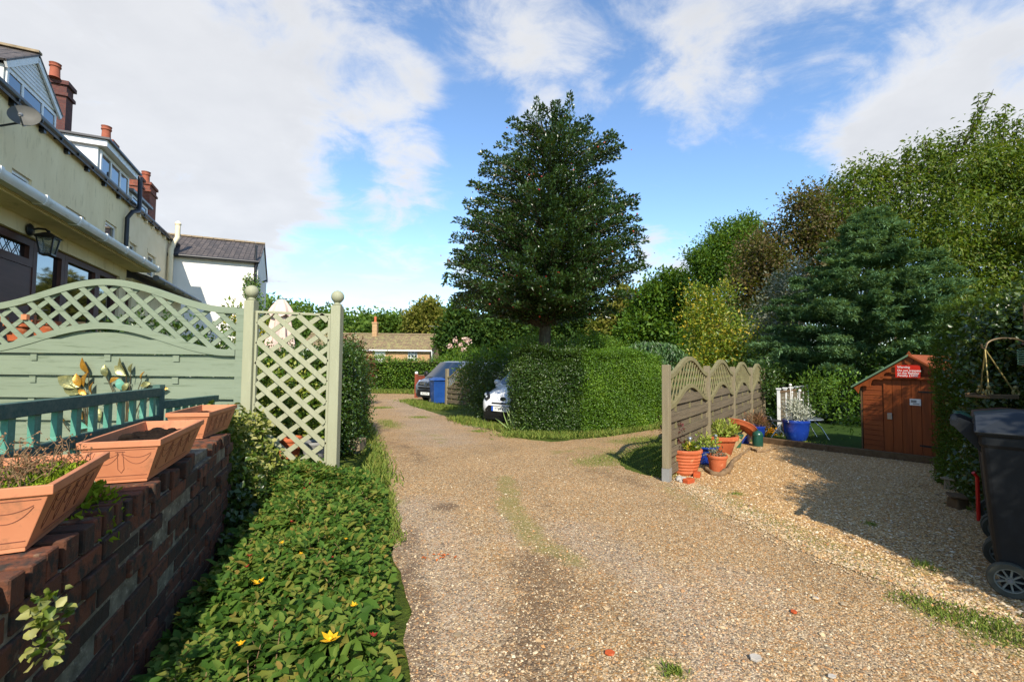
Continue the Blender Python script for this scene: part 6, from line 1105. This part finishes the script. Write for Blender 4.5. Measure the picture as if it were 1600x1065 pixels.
# bistro table and chair frame
tb_ = gp(1318, 697); tt = thing('bistro_table', 'folding metal bistro table on the lawn left of the shed', 'table', (tb_.x-.1, tb_.y+.9, G(0, tb_.y+.9)+.02)); hT = .5; zt_ = at(1310, 654, tt.location.y).z-tt.location.z
MB().lathe([(.01, zt_-.01), (.3, zt_-.01), (.31, zt_), (.3, zt_+.012), (.01, zt_+.012)], 30).build('top', 'steel', tt, smooth=True)
for s in (-1, 1):
    for k in (-1, 1): MB().tube([(s*.05, k*.16, zt_-.02), (s*.2, k*.17, zt_*.6), (s*.34, k*.18, 0)], .011, 8).build('leg', 'steel', tt, smooth=True)
tc_ = thing('bistro_chair', 'folded metal bistro chair with dark seat beside the bistro table', 'chair', (tb_.x-.62, tb_.y+1.1, G(0, tb_.y+1.1)+.02)); MB().box((0, 0, zt_-.06), (.2, .3, .03)).build('seat', 'trim_black', tc_, bevel=.008)
for s in (-1, 1): MB().tube([(-.1, s*.14, zt_-.08), (.22, s*.14, 0)], .009, 6).tube([(.1, s*.14, zt_-.08), (-.12, s*.14, 0)], .009, 6).build('leg', 'steel', tc_, smooth=True)
MB().tube([(-.1, -.14, zt_-.05), (-.12, -.14, zt_+.02), (-.12, .14, zt_+.02), (-.1, .14, zt_-.05)], .009, 6).build('back', 'steel', tc_, smooth=True)
# ================================================================ shed
S0 = gp(1351, 708); S1_ = gp(1475, 724); sdv = (S1_-S0); SRZ = math.atan2(sdv.y, sdv.x); sh = thing('garden_shed', 'small reddish wooden shed with scalloped bargeboards and a red warning sign', 'shed', tuple(S0), SRZ)
SX = Vector((math.cos(SRZ), math.sin(SRZ), 0)); SNV = Vector((-SX.y, SX.x, 0))
def shp(px, py):
    d = ray(px, py); s_ = (S0-EYE).dot(SNV)/d.dot(SNV); q = EYE+d*s_-S0; return q.dot(SX), q.z
ehh = shp(1352, 601)[1]; apx, ah = shp(1423, 556); sw = apx*2; dd = 1.5; DX0, DX1 = shp(1382, 650)[0], shp(1382, 650)[0]+(sw-2*shp(1382, 650)[0]); DZ1 = shp(1400, 591)[1]
mb = MB(); nb = 14; bw = ehh/nb
for i in range(nb):
    z = bw*i; mb.prism([(0, z), (0, z+bw), (-.0, z+bw), (-.012, z)], 0.0, DX0-.012, 'yz') if False else mb.b2((0, -.012+.006*(i % 1), z+.004), (DX0-.012, .0, z+bw-.002))
    mb.bar((0.0, -.0125, z+.006), (DX0-.012, -.0125, z+.006), .006, .008)
mb.b2((.005, .001, 0), (sw-.005, .03, ehh)).prism([(0.005, ehh), (sw-.005, ehh), (apx, ah-.04)], .001, .03, 'xz'); 
for i in range(6):
    z = ehh+.02+i*.075; f = (z+.04-ehh)/(ah-ehh); 
    if f < 1: mb.b2((apx*f+.03, -.01, z), (sw-apx*f-.03, 0, z+.07))
mb.b2((DX1+.012, -.012, 0), (sw, 0, ehh)); mb.build('front_wall', 'shed_board', sh)
mb = MB(); 
for x in (0, sw-.02):
    for i in range(nb): mb.b2((x-.008 if x == 0 else x, .0, bw*i+.003), (x+.02 if x == 0 else x+.028, dd, bw*(i+1)-.002))
mb.b2((0, dd-.03, 0), (sw, dd, ehh)).build('side_wall', 'shed_board', sh)
dz1 = DZ1-.02; dr = MB(); dx0, dx1 = DX0, DX1; n = 6
for i in range(n): a = dx0+(dx1-dx0)*i/n; dr.b2((a+.003, -.022, .03), (a+(dx1-dx0)/n-.003, -.004, dz1))
dr.b2((dx0, -.006, .03), (dx1, -.0005, dz1)); door = dr.build('door', 'shed_wood', sh)
MB().bar((dx1-.02, -.026, dz1*.86), (dx1-.26, -.026, dz1*.86), .025, .004).build('hinge', 'trim_black', door); MB().bar((dx1-.02, -.026, dz1*.2), (dx1-.26, -.026, dz1*.2), .025, .004).build('hinge', 'trim_black', door); MB().b2((dx0+.05, -.045, dz1*.49), (dx0+.11, -.0225, dz1*.57)).build('lock', 'steel', door, bevel=.004)
MB().b2((dx0-.02, -.06, dz1+.01), (dx1+.08, -.0, dz1+.05)).build('drip_rail', 'shed_wood', sh, bevel=.003)
pq = MB().b2((dx0+.3*(dx1-dx0)+.12, -.03, dz1*.69), (dx0+.3*(dx1-dx0)+.25, -.0225, dz1*.77)).build('notice', 'sign_white', door); MB().b2((dx0+.3*(dx1-dx0)+.135, -.0335, dz1*.725), (dx0+.3*(dx1-dx0)+.2, -.0302, dz1*.755)).b2((dx0+.3*(dx1-dx0)+.16, -.0335, dz1*.705), (dx0+.3*(dx1-dx0)+.235, -.0302, dz1*.715)).build('notice_print', 'cast_grey', pq)
for s, nm in ((-1, 'bargeboard'), (1, 'bargeboard')):   # scalloped
    e0 = Vector((apx+s*(apx+.11), 0, ehh-.045)); e1 = Vector((apx, 0, ah)); dv = (e1-e0); Lb = dv.length; dv.normalize(); nv = Vector((-dv.z, 0, dv.x)); nv = nv if nv.z > 0 else -nv; top = [e0+dv*(Lb*f) for f in np.linspace(0, 1, 41)]; bot = []
    for f in np.linspace(0, 1, 41): bot.append(e0+dv*(Lb*f)-nv*(.045+.05*abs(math.sin(f*math.pi*4.0))**.6 if f < .97 else .09))
    # cut-outs: deep at the arcs' crowns
    bot = [e0+dv*(Lb*f)-nv*(.115-.07*abs(math.sin(f*math.pi*4.5))) for f in np.linspace(0, 1, 41)]
    V = [(p.x, y, p.z) for y in (-.06, -.042) for p in top+bot[::-1]]; n = 82; MB().add(V, [(i, i+1, 80-i, 81-i) for i in range(40)]+[(n+81-i, n+80-i, n+i+1, n+i) for i in range(40)]+[(i, (i+1) % n, n+(i+1) % n, n+i) for i in range(n)]).build('bargeboard', 'shed_wood', sh)
MB().prism([(apx, ah+.07), (apx+.055, ah-.02), (apx+.05, ah-.1), (apx, ah-.14), (apx-.05, ah-.1), (apx-.055, ah-.02)], -.075, -.0605, 'xz').build('finial', 'shed_wood', sh)
for s in (-1, 1):
    e0 = Vector((apx+s*(apx+.13), 0, ehh-.04)); e1 = Vector((apx-s*.0, 0, ah+.012)); MB().bar((e0.x, dd/2-.02, e0.z), (e1.x, dd/2-.02, e1.z), dd+.16, .025, Vector((0, 0, 1))).build('roof', 'felt_green' if s < 0 else 'shed_board', sh)
q0, q1 = shp(1402.5, 588.5), shp(1441, 569.5); sgx, sgz, sgw, sgh = (q0[0]+q1[0])/2, (shp(1403, 579)[1]+shp(1441, 581)[1])/2, q1[0]-q0[0], shp(1420, 570)[1]-shp(1420, 589.5)[1]
sg = MB().box((sgx, -.08, sgz), (sgw, .006, sgh)).build('warning_sign', 'sign_red', sh)
for i, (s_, z) in enumerate((('Warning', .33), ('Do not trespass', .06), ('on the Railway', -.14), ('Penalty £1000', -.34))): text('lettering', s_, sgh*.235, 'sign_white', sg, (sgx-sgw*.41, -.0838, sgz+sgh*z), (R(90), 0, 0), 'LEFT', .0006, .98)
MB().b2((-.03, -.02, 0), (-.012, .02, ehh-.05)).build('corner_batten', 'kerb_wood', sh)
# ================================================================ wheelie bins at the right edge
bw_ = gnd(1577, 934); brz = R(-44)
def binat(px, py, label, body, lid, hgt=1.07, hd=None, rz=brz):
    p = gnd(px, py); c = Vector((math.cos(rz), math.sin(rz), 0)); n = Vector((-c.y, c.x, 0)); o = p+c*(.31-.11)+n*(.27); wheelie(label, (o.x, o.y, p.z), rz, body, lid, hgt, .58, .66, 'bins by the hedge', hd)
binat(1587, 935, 'dark grey wheelie bin nearest the camera', 'bin_grey', 'bin_lid', 1.07)
binat(1578, 882, 'wheelie bin with green handle, second from the camera', 'bin_grey', 'bin_green', 1.03, 'bin_green')
binat(1566, 842, 'wheelie bin with brown lid, farthest of the three', 'bin_grey', 'bin_brown', 1.0, 'bin_green')
q = at(1527, 745, 4.1); rt = thing('garden_tool', 'red tool handle behind the wheelie bins', 'tool', (q.x, q.y, G(q.x, q.y))); MB().tube([(0, 0, 0), (.0, 0, q.z-rt.location.z), (-.035, 0, q.z-rt.location.z+.04)], .014, 8).build('handle', 'red_plastic', rt, smooth=True)
for i, (px, py, lab) in enumerate(((1478, 742, 'low stone block at the end of the timber kerb'), (1495, 765, 'second low stone block under the right hedge'), (1508, 795, 'tilted flat stone by the wheelie bins'))): p = gp(px, py); t = thing('edging_block', lab, 'stone block', tuple(p), .5*i); MB().box((0, .05, .04), (.13, .12, .12), .3*i, 0, .85, .85).box((.02, .05, .112), (.2, .13, .022)).build('block', 'kerb_wood' if i != 1 else 'stone', t, bevel=.012)
# ================================================================ right hedges and the bird table hanging from its hook
hedge('conifer_hedge', 'tall clipped conifer hedge shading the shed on the right', [(5.04, 5.5), (4.74, 4.7), (5.6, 4.2), (7.6, 4.4), (7.4, 5.5)], G, lambda x, y: 2.08+.05*math.sin(x*2.2), 6500, .036, .012, 'conifer_hedge_leaf', 'twigs_green', 111, .55, .05, jit=.022, sprigs=90, sides=[0, 1, 3, 4], topdens=.9)
hedge('ivy_hedge', 'tall ivy and laurel hedge at the right edge behind the wheelie bins', [(5.0, 4.9), (4.42, 4.42), (4.42, 3.4), (3.75, 1.95), (3.38, 1.1), (3.42, -1.4), (5.5, -1.4), (6.2, 3), (6.5, 4.8)], G, lambda x, y: 1.96+.06*math.sin(y*2.2)+.6*min(1, max(0, (3-y)/1.2)), 2600, .046, .034, 'ivy_leaf', 'twigs_green', 112, .4, .1, jit=.08, sprigs=80, sides=[0, 1, 2, 3, 4], topdens=.3)  # unseen near end shaped and raised so that it shades the bins
HYb = 3.7; hk = at(1600, 540, HYb); bf_ = thing('feeder_pole', 'shepherd crook pole with a curved hook over the bins', 'pole', (hk.x+.02, HYb, G(0, HYb))); mb = MB(); zc1 = at(1598, 540, HYb).z; xh = at(1541, 533, HYb).x; xr = hk.x+.02; arc = []
for a in np.linspace(0, math.pi, 15): arc.append((xr+(xh-xr)*(.5-.5*math.cos(a)), HYb, zc1+.06*math.sin(a)-(.0 if a < 2 else .0)))
MB().tube([(xr, HYb, 0), (xr, HYb, zc1)]+arc[1:], .008, 8).tube([(xh, HYb, arc[-1][2]), (xh-.01, HYb, arc[-1][2]-.03), (xh-.035, HYb, arc[-1][2]-.02), (xh-.04, HYb, arc[-1][2]+.01)], .007, 6).tube([(xr, HYb, zc1), (xr-.01, HYb, zc1+.35)], .008, 6).build('hook', 'copper_wire', bf_, world=True, smooth=True)
tz = at(1548, 619, HYb).z; tx = at(1549, 619, HYb).x; ft = thing('bird_tray', 'square hanging bird table tray on three chains', 'bird feeder', (tx, HYb, tz)); MB().b2((-.115, -.1, -.012), (.115, .1, .006)).b2((-.115, -.1, .0062), (.115, -.088, .022)).b2((-.115, .088, .0062), (.115, .1, .022)).build('tray', 'kerb_wood', ft, bevel=.003)
for k, (x, y) in enumerate(((-.105, -.085), (.105, -.085), (0, .085))):
    MB().tube([(x, y, .02), (xh-.012-tx, 0, arc[-1][2]-.03-tz)], .005, 6).build('chain', 'old_brass', ft); MB().tube([(x+.026*math.cos(a), y, .035+.026*math.sin(a)) for a in np.linspace(0, 2*math.pi, 13)], .007, 6).ball((x, y, .075), .016, 8, 6).build('chain_fitting', 'old_brass', ft, smooth=True)
q = at(1601, 552, HYb); nf = thing('nut_feeder', 'green wire mesh feeder at the right edge, hung from the hook pole', 'bird feeder', (q.x+.03, HYb-.02, q.z-.06)); mb = MB()
for k in range(7): z = -.01+.018*k; mb.tube([(.075*math.cos(a), .075*math.sin(a), z+.02*math.cos(a)) for a in np.linspace(0, 2*math.pi, 17)], .004, 5)
mb.build('mesh_basket', 'felt_green', nf, smooth=True); MB().lathe([(.0, -.05), (.05, -.045), (.055, -.02), (.0, -.02)], 16).lathe([(.05, .13), (.045, .16), (.0, .18)], 16).build('lid', 'bin_brown', nf, smooth=True)
# ================================================================ small litter on the lane
def shard(label, px, py, s, mat, rz, name='stone_chip', cat='stone', grp='chips on the lane', flat=.35):
    p = gnd(px, py); t = MB(); g = rs(px); n = 6; poly = [(s*(.8+.3*g.random())*math.cos(2*math.pi*k/n), s*.7*(.8+.3*g.random())*math.sin(2*math.pi*k/n)) for k in range(n)]; o = t.prism(poly, 0, s*flat, 'xy').build(name, mat, None, bevel=s*.08); o.location = (p.x, p.y, p.z+.004); o.rotation_euler = (.1, .06, rz); tag(o, label, cat, grp)
shard('flat white slate chip in the gravel near the lower edge', 1180, 1030, .034, 'pebble_white', .4); shard('orange brick shard on the grey gravel, right of centre', 1240, 957, .026, 'orange_brick', 1.1); shard('pink brick shard low in the lane', 953, 1022, .028, 'orange_brick', .2); shard('small grey chip by the orange shard', 1275, 935, .022, 'pebble_white', 2); shard('pale chip left of the mossy strip', 715, 993, .024, 'stone', .7); shard('grey chip at the lower right of the lane', 1300, 1058, .02, 'pebble_white', .2)
p = gnd(686, 871); lf = thing('fallen_leaves', 'few orange leaf scraps lying on the lane', 'leaves', tuple(p)); g = rs(113); n = 14; q = np.array(p)+np.column_stack([g.normal(size=n)*.045, g.normal(size=n)*.02, .006+.006*g.random(n)]); leafmat('leaf_scrap', ['b8501c', 'c86a2a', '9a3c14'], .7, .1, .2); leafmesh('scraps', q, unit(np.column_stack([g.normal(size=(n, 2)), g.normal(size=n)*.15])), np.tile([0, 0, 1.], (n, 1)), .03, .016, 'leaf_scrap', lf, g.random(n))
# ================================================================ trees
def tree(name, label, Y, pts, leaf, L, W, nc, per, spread, seed, trunk=None, bark='bark', depth=1.0, droop=0, up=.2, shell=.35, group=None, zb=None, nl=26, rad=.16, out=1.0, flat=1, tips=0, lumps=9):
    """pts: crown outline seen from the lane as (px, py, radius px) blobs; depth scales the crown's thickness"""
    B = []; g = rs(seed)
    for px, py, r in pts:
        rm = r/F*Y; c = at(px, py, Y); cy_ = c.y+g.uniform(-.3, .3)*rm*depth; B.append(((c.x, cy_, c.z), (rm*.72, rm*depth*.72, rm*.65)))
        for _ in range(lumps):
            u = unit(g.normal(size=(1, 3)))[0]; f = .62+.3*g.random(); k = .26+.2*g.random(); B.append(((c.x+u[0]*rm*f, cy_+u[1]*rm*depth*f, c.z+u[2]*rm*f*.9), (rm*k, rm*k, rm*k*.8)))
    cx = trunk if trunk else sum(p[0]*p[2] for p in pts)/sum(p[2] for p in pts); b = at(cx, 560, Y); gz = G(b.x, Y); root = thing(name, label, 'tree', (b.x, Y, gz), 0, group)
    _, cc = foliage('crown', B, nc, per, L, W, leaf, root, spread, up, droop, seed, shell, out=out, flat=flat)
    top = max(c[0][2]+c[1][2]*.5 for c in B); mb = MB(); limbs(mb, (b.x, Y, gz-.1), (top-gz)*.85, rad, cc, nl, g, start=.2); mb.build('trunk', bark, root, smooth=True)
    if tips:
        pass
    return root, cc
# big loose tree at the right: yellow green drooping leaves, whippy shoots at the top
bx = [(1345, 300, 40), (1390, 330, 55), (1400, 270, 40), (1450, 300, 75), (1500, 250, 60), (1560, 230, 70), (1520, 340, 90), (1600, 330, 110), (1440, 390, 70), (1560, 430, 90), (1660, 280, 120), (1490, 440, 60), (1370, 390, 40), (1640, 430, 110), (1760, 320, 120), (1420, 250, 28), (1350, 270, 25)]
rt_, cc = tree('cherry_tree', 'large loose tree with drooping yellow green leaves at the right edge', 12.5, bx, 'birch_leaf', .11, .046, 5600, 13, .19, 121, trunk=1560, depth=.8, droop=.55, up=0, rad=.2, nl=50)
g = rs(122); P = []; A = []; mb = MB()
for px, py, hgt in ((1497, 190, 40), (1524, 150, 75), (1507, 165, 50), (1567, 165, 50), (1590, 185, 60), (1420, 232, 40), (1433, 222, 36), (1375, 262, 34), (1332, 262, 36), (1455, 215, 40), (1545, 185, 40), (1320, 285, 30), (1600, 175, 50), (1480, 215, 40), (1395, 245, 36)):
    a, b = at(px-4, py+hgt+20, 12.3), at(px, py, 12.3); b = b+Vector((0, g.normal()*.3, 0)); MB().tube([a, a.lerp(b, .5)+Vector((.04, 0, 0)), b], [.02, .014, .005], 6).build('shoot', 'bark', rt_, world=True, smooth=True); k = int(hgt*1.5)
    for q in range(k): f = g.random(); P.append(tuple(a.lerp(b, f))); an = g.uniform(0, 6.28); A.append((math.cos(an), math.sin(an), -.25+.3*g.normal()))
P = np.array(P); leafmesh('shoot_leaves', P, np.array(A), unit(np.array([0, 0, 1.])+g.normal(size=P.shape)*.4), .15, .055, 'birch_leaf', rt_, g.random(len(P)))
tree('copper_tree', 'broad copper brown tree in the middle of the right hand trees', 21.0, [(1230, 370, 55), (1270, 345, 50), (1310, 330, 48), (1200, 420, 50), (1180, 400, 35), (1250, 430, 60), (1300, 400, 60), (1200, 470, 45), (1345, 370, 50), (1290, 470, 60), (1160, 440, 30), (1290, 320, 30)], 'copper_leaf', .14, .085, 3200, 12, .26, 123, trunk=1250, depth=.8, rad=.25)
tree('ash_tree', 'rounded mid green tree on the skyline left of the copper tree', 34.0, [(1140, 370, 34), (1110, 395, 32), (1165, 358, 22), (1150, 410, 40), (1095, 410, 20), (1175, 385, 30), (1120, 435, 34), (1100, 440, 26)], 'oak_leaf', .2, .11, 2200, 12, .36, 124, trunk=1130, depth=.9, rad=.3)
tree('pear_tree', 'slender tree with yellowing leaves behind the wavy fence', 14.5, [(1105, 470, 24), (1120, 500, 30), (1090, 500, 26), (1145, 530, 30), (1110, 535, 34), (1135, 560, 30), (1160, 555, 22), (1080, 455, 12), (1130, 455, 14), (1175, 540, 12), (1100, 565, 26)], 'pear_leaf', .1, .05, 900, 9, .17, 125, trunk=1115, depth=.9, rad=.07, up=.4)
# blue green spruce: tiers of drooping sprays
SY_ = 12.0; stx = 1360; sb = at(stx, 560, SY_); sp_ = thing('spruce_tree', 'broad blue green conifer behind the shed', 'tree', (sb.x, SY_, G(0, SY_))); g = rs(126); zt = at(1365, 335, SY_).z; z0s = .9; P = []; A = []; N = []; T = []; mb = MB(); mb.tube([(sb.x, SY_, G(0, SY_)), (sb.x, SY_, zt*.5), (sb.x+.05, SY_, zt)], [.2, .13, .02], 9)
oy = [335, 365, 400, 440, 480, 520, 560, 600]; ol = [1350, 1315, 1285, 1245, 1218, 1205, 1190, 1190]; orr = [1385, 1410, 1440, 1470, 1495, 1505, 1500, 1490]
for lv in range(300):
    fz = g.random()**.8; z = z0s+(zt-.05-z0s)*fz; pyv = 565-(z-CAMZ)*F/SY_; l, r_ = np.interp(pyv, oy, ol), np.interp(pyv, oy, orr); an = g.uniform(0, 2*math.pi)
    ext = ((stx-l) if math.cos(an) < 0 else (r_-stx))/F*SY_; ext = (ext if abs(math.cos(an)) > .3 else (r_-l)/2/F*SY_)*g.choice([1.04, .88, .7, .5], p=[.36, .3, .2, .14])*(.88+.2*g.random()); ext = max(ext, .15)
    o = Vector((sb.x, SY_, max(.3, z-.28*ext))); e = Vector((sb.x+math.cos(an)*ext, SY_+math.sin(an)*min(ext, 2.0), z+.05)); d3 = (e-o); mb.tube([o, o.lerp(e, .5)+Vector((0, 0, .1*ext)), e], [.022, .014, .004], 4, cap=False); tt = g.random()
    # side twigs along the bough, each a small upturned fan
    nt = int(5+ext*9); d_ = np.array(d3.normalized()); sd = np.array([-d_[1], d_[0], 0]); sd = sd/np.linalg.norm(sd)
    for q in range(nt):
        f = 1-.68*g.random()**1.2; ctr = np.array(o)+np.array(d3)*f+np.array([0, 0, .4*ext*f*(1-f)]); sg = 1 if q % 2 else -1; tl = (.14+.26*(1.1-f))*(.7+.6*g.random()); td = unit((d_*.8+sd*sg*.8+np.array([0, 0, .12]))[None])[0]; ns = 9
        u_ = g.random(ns); pp = ctr+td*(tl*u_)[:, None]+np.array([0, 0, -.12])*(u_**2*tl)[:, None]; P.append(pp); A.append(np.tile(td, (ns, 1))); N.append(unit(np.array([0, 0, 1.])+g.normal(size=(ns, 3))*.3)); T.append(np.full(ns, np.clip(tt*.6+.4*f, 0, 1)))
P, A, N, T = map(np.concatenate, (P, A, N, T)); k = 5; i = np.repeat(np.arange(len(P)), k); n = len(i); leafmesh('crown', P[i]+g.normal(size=(n, 3))*.022, unit(A[i]+g.normal(size=(n, 3))*.45), N[i], .1*(.6+.8*g.random(n)), .024, 'spruce_leaf', sp_, T[i]); mb.build('trunk', 'bark', sp_, smooth=True)
tree('evergreen_backdrop', 'added dark evergreen backdrop closing the sky gaps under the spruce', 15.0, [(1250, 570, 50), (1310, 560, 55), (1370, 560, 60), (1430, 560, 60), (1490, 555, 60), (1320, 500, 55), (1400, 500, 60), (1470, 500, 55), (1350, 440, 40), (1420, 430, 40), (1560, 560, 60)], 'dark_hedge_leaf', .13, .07, 1500, 12, .25, 128, trunk=1400, rad=.2, depth=.7)  # backdrop added to turn the bright gaps under the spruce dark
# darker growth behind and under
tree('grey_shrub_tree', 'grey green leaved tree between the spruce and the copper tree', 15.5, [(1215, 470, 30), (1230, 440, 26), (1200, 500, 30), (1225, 520, 40), (1250, 480, 30), (1185, 530, 30), (1250, 415, 16)], 'grey_leaf', .1, .06, 620, 9, .18, 127, trunk=1220, rad=.1)
for i, (px, Y, zc, w, h, lab) in enumerate(((1240, 12.8, .9, 1.3, 1.1, 'dark evergreen shrub behind the white capped posts'), (1330, 12.2, .8, 1.1, 1.0, 'dark evergreen shrub left of the shed'), (1190, 13.2, 1.0, 1.0, 1.1, 'dark evergreen shrub behind the far end of the wavy fence'), (1430, 10.8, 1.0, 1.2, 1.2, 'dark evergreen shrub straight behind the shed'))):
    c = at(px, 560, Y); plant('evergreen_shrub', lab, 'shrub', [((c.x, Y, zc-.2), (w, .6, h)), ((c.x+w*.5, Y, zc-.5), (w*.6, .5, h*.7))], 460, 9, .09, .05, 'dark_hedge_leaf', 130+i, spread=.16, up=.2)
c = at(1335, 600, 9.0); plant('shed_shrub', 'thin light green shrub growing against the left side of the shed', 'shrub', [((c.x, 9.2, .75), (.22, .25, .5)), ((c.x-.1, 9.1, .4), (.25, .25, .35))], 70, 8, .06, .032, 'privet_leaf', 136, spread=.1, up=.5)
c = at(1270, 600, 10.4); plant('fern_shrub', 'bright ferny shrub behind the silver plant', 'shrub', [((c.x, 10.5, .7), (.35, .3, .5)), ((c.x+.35, 10.6, .9), (.3, .3, .35))], 110, 9, .09, .025, 'oak_leaf', 137, spread=.11, up=.3)
c = at(1220, 560, 10.6); plant('dark_bush', 'rounded dark bush at the far end of the wavy fence', 'shrub', [((c.x, 11.2, 1.0), (.35, .35, .4))], 130, 9, .06, .035, 'dark_hedge_leaf', 138, spread=.09, up=.3)
# weeping dark shrub behind the clipped hedge
g = rs(139); wx = at(1015, 555, 13.2); wsb = thing('weeping_tree', 'low weeping tree with hanging leaves behind the clipped hedge', 'tree', (wx.x, 13.2, G(0, 13.2))); P = []; A = []; mb = MB().tube([(wx.x, 13.2, -.25), (wx.x, 13.2, 1.3)], [.1, .06], 8)
for b_ in range(70):
    an = g.uniform(0, 6.28); ext = .5+.95*g.random(); o = Vector((wx.x, 13.2, 1.4+.5*g.random())); pts = [o+Vector((math.cos(an)*ext*f, math.sin(an)*ext*.8*f, .25*math.sin(f*2.2)-.75*f*f*g.uniform(.8, 1.1))) for f in np.linspace(0, 1, 7)]; mb.tube(pts, [.012]*4+[.006]*3, 4, cap=False)
    for q in range(60): f = g.random(); j = min(5, int(f*6)); p = pts[j].lerp(pts[j+1], f*6-j); P.append((p.x+g.normal()*.05, p.y+g.normal()*.05, p.z+g.normal()*.03)); A.append((math.cos(an)*.4+g.normal()*.4, math.sin(an)*.4+g.normal()*.4, -.8))
P = np.array(P); leafmesh('crown', P, np.array(A), unit(g.normal(size=P.shape)+np.array([0, -.6, .6])), .15, .04, 'weeping_leaf', wsb, g.random(len(P))); mb.build('trunk', 'bark', wsb)
# mid distance trees behind the holly and hedge
for i, (lab, Y, pts, lf, nc, tr_) in enumerate((
    ('dark green tree just right of the holly crown', 38, [(1030, 450, 32), (1010, 475, 30), (1050, 470, 34), (1000, 500, 26), (1040, 510, 36), (1065, 500, 30), (985, 520, 24), (1060, 440, 20)], 'oak_leaf', 760, 1048), ('olive tree low behind the holly trunk, right side', 42, [(980, 480, 26), (960, 505, 26), (990, 510, 26), (945, 520, 24), (975, 462, 14)], 'far_olive_leaf', 520, 965),
    ('dark tree behind the holly trunk', 46, [(900, 510, 28), (870, 500, 28), (920, 530, 24), (840, 515, 26), (880, 530, 24)], 'far_dark_leaf', 560, 880), ('dark tree left of the holly trunk with sky gaps', 44, [(770, 505, 26), (750, 520, 24), (800, 520, 26), (735, 500, 18), (780, 535, 22), (715, 500, 22), (700, 520, 20)], 'far_dark_leaf', 620, 762),
    ('olive autumn tree above the right end of the bungalow roof', 58, [(665, 490, 16), (650, 500, 15), (685, 500, 16), (660, 512, 16), (690, 515, 14), (676, 484, 9)], 'far_olive_leaf', 460, 668), ('broad green tree directly behind the bungalow roof', 62, [(625, 512, 17), (600, 516, 15), (645, 518, 14), (610, 520, 14), (585, 520, 12)], 'far_leaf', 420, 620))):
    tree('field_tree', lab, Y, pts, lf, .0085*Y, .005*Y, int(nc*1.5), 12, Y*.009, 140+i, trunk=tr_, depth=.8, rad=.0075*Y, nl=16, group='trees beyond the hedges')
# far wood along the skyline
g = rs(150); P = []; 
def skyl(px): return np.interp(px, [380, 430, 470, 520, 560, 600, 630, 660, 700, 740, 800, 900, 1000, 1100, 1250], [462, 468, 478, 488, 488, 489, 496, 505, 505, 500, 505, 512, 500, 470, 450])
nc = 4600; px = g.uniform(380, 1250, nc); Yw = g.uniform(85, 125, nc); top = skyl(px)+5*np.sin(px*.13)+4*np.sin(px*.31+1)+2.5*np.sin(px*.7); f = g.random(nc)**1.3; py = top+3+(572-top)*f; c = np.array([tuple(at(a, b, y)) for a, b, y in zip(px, py, Yw)]); per = 9; i = np.repeat(np.arange(nc), per); n = nc*per
P = c[i]+g.normal(size=(n, 3))*np.array([.9, .9, .55]); leafmesh('wood', P, unit(g.normal(size=(n, 3))), unit(g.normal(size=(n, 3))+np.array([0, -.3, .8])), .95*(.6+.7*g.random(n)), .6, 'far_leaf', None, g.random(nc)[i]); tag(bpy.data.objects['wood'], 'far wood along the skyline', None, None, 'stuff')
mb = MB(); xs_ = np.linspace(380, 1250, 60); V = []
for x in xs_: a = at(x, float(skyl(x))+16, 118); V += [(a.x, 118, -1), (a.x, 118, a.z), (a.x*1.2, 150, -1)]
mb.add(V, [(3*i, 3*i+3, 3*i+4, 3*i+1) for i in range(59)]+[(3*i+1, 3*i+4, 3*i+5, 3*i+2) for i in range(59)]).build('hillside', 'twigs_green'); tag(bpy.data.objects['hillside'], 'dark wooded slope under the far trees', None, None, 'structure')
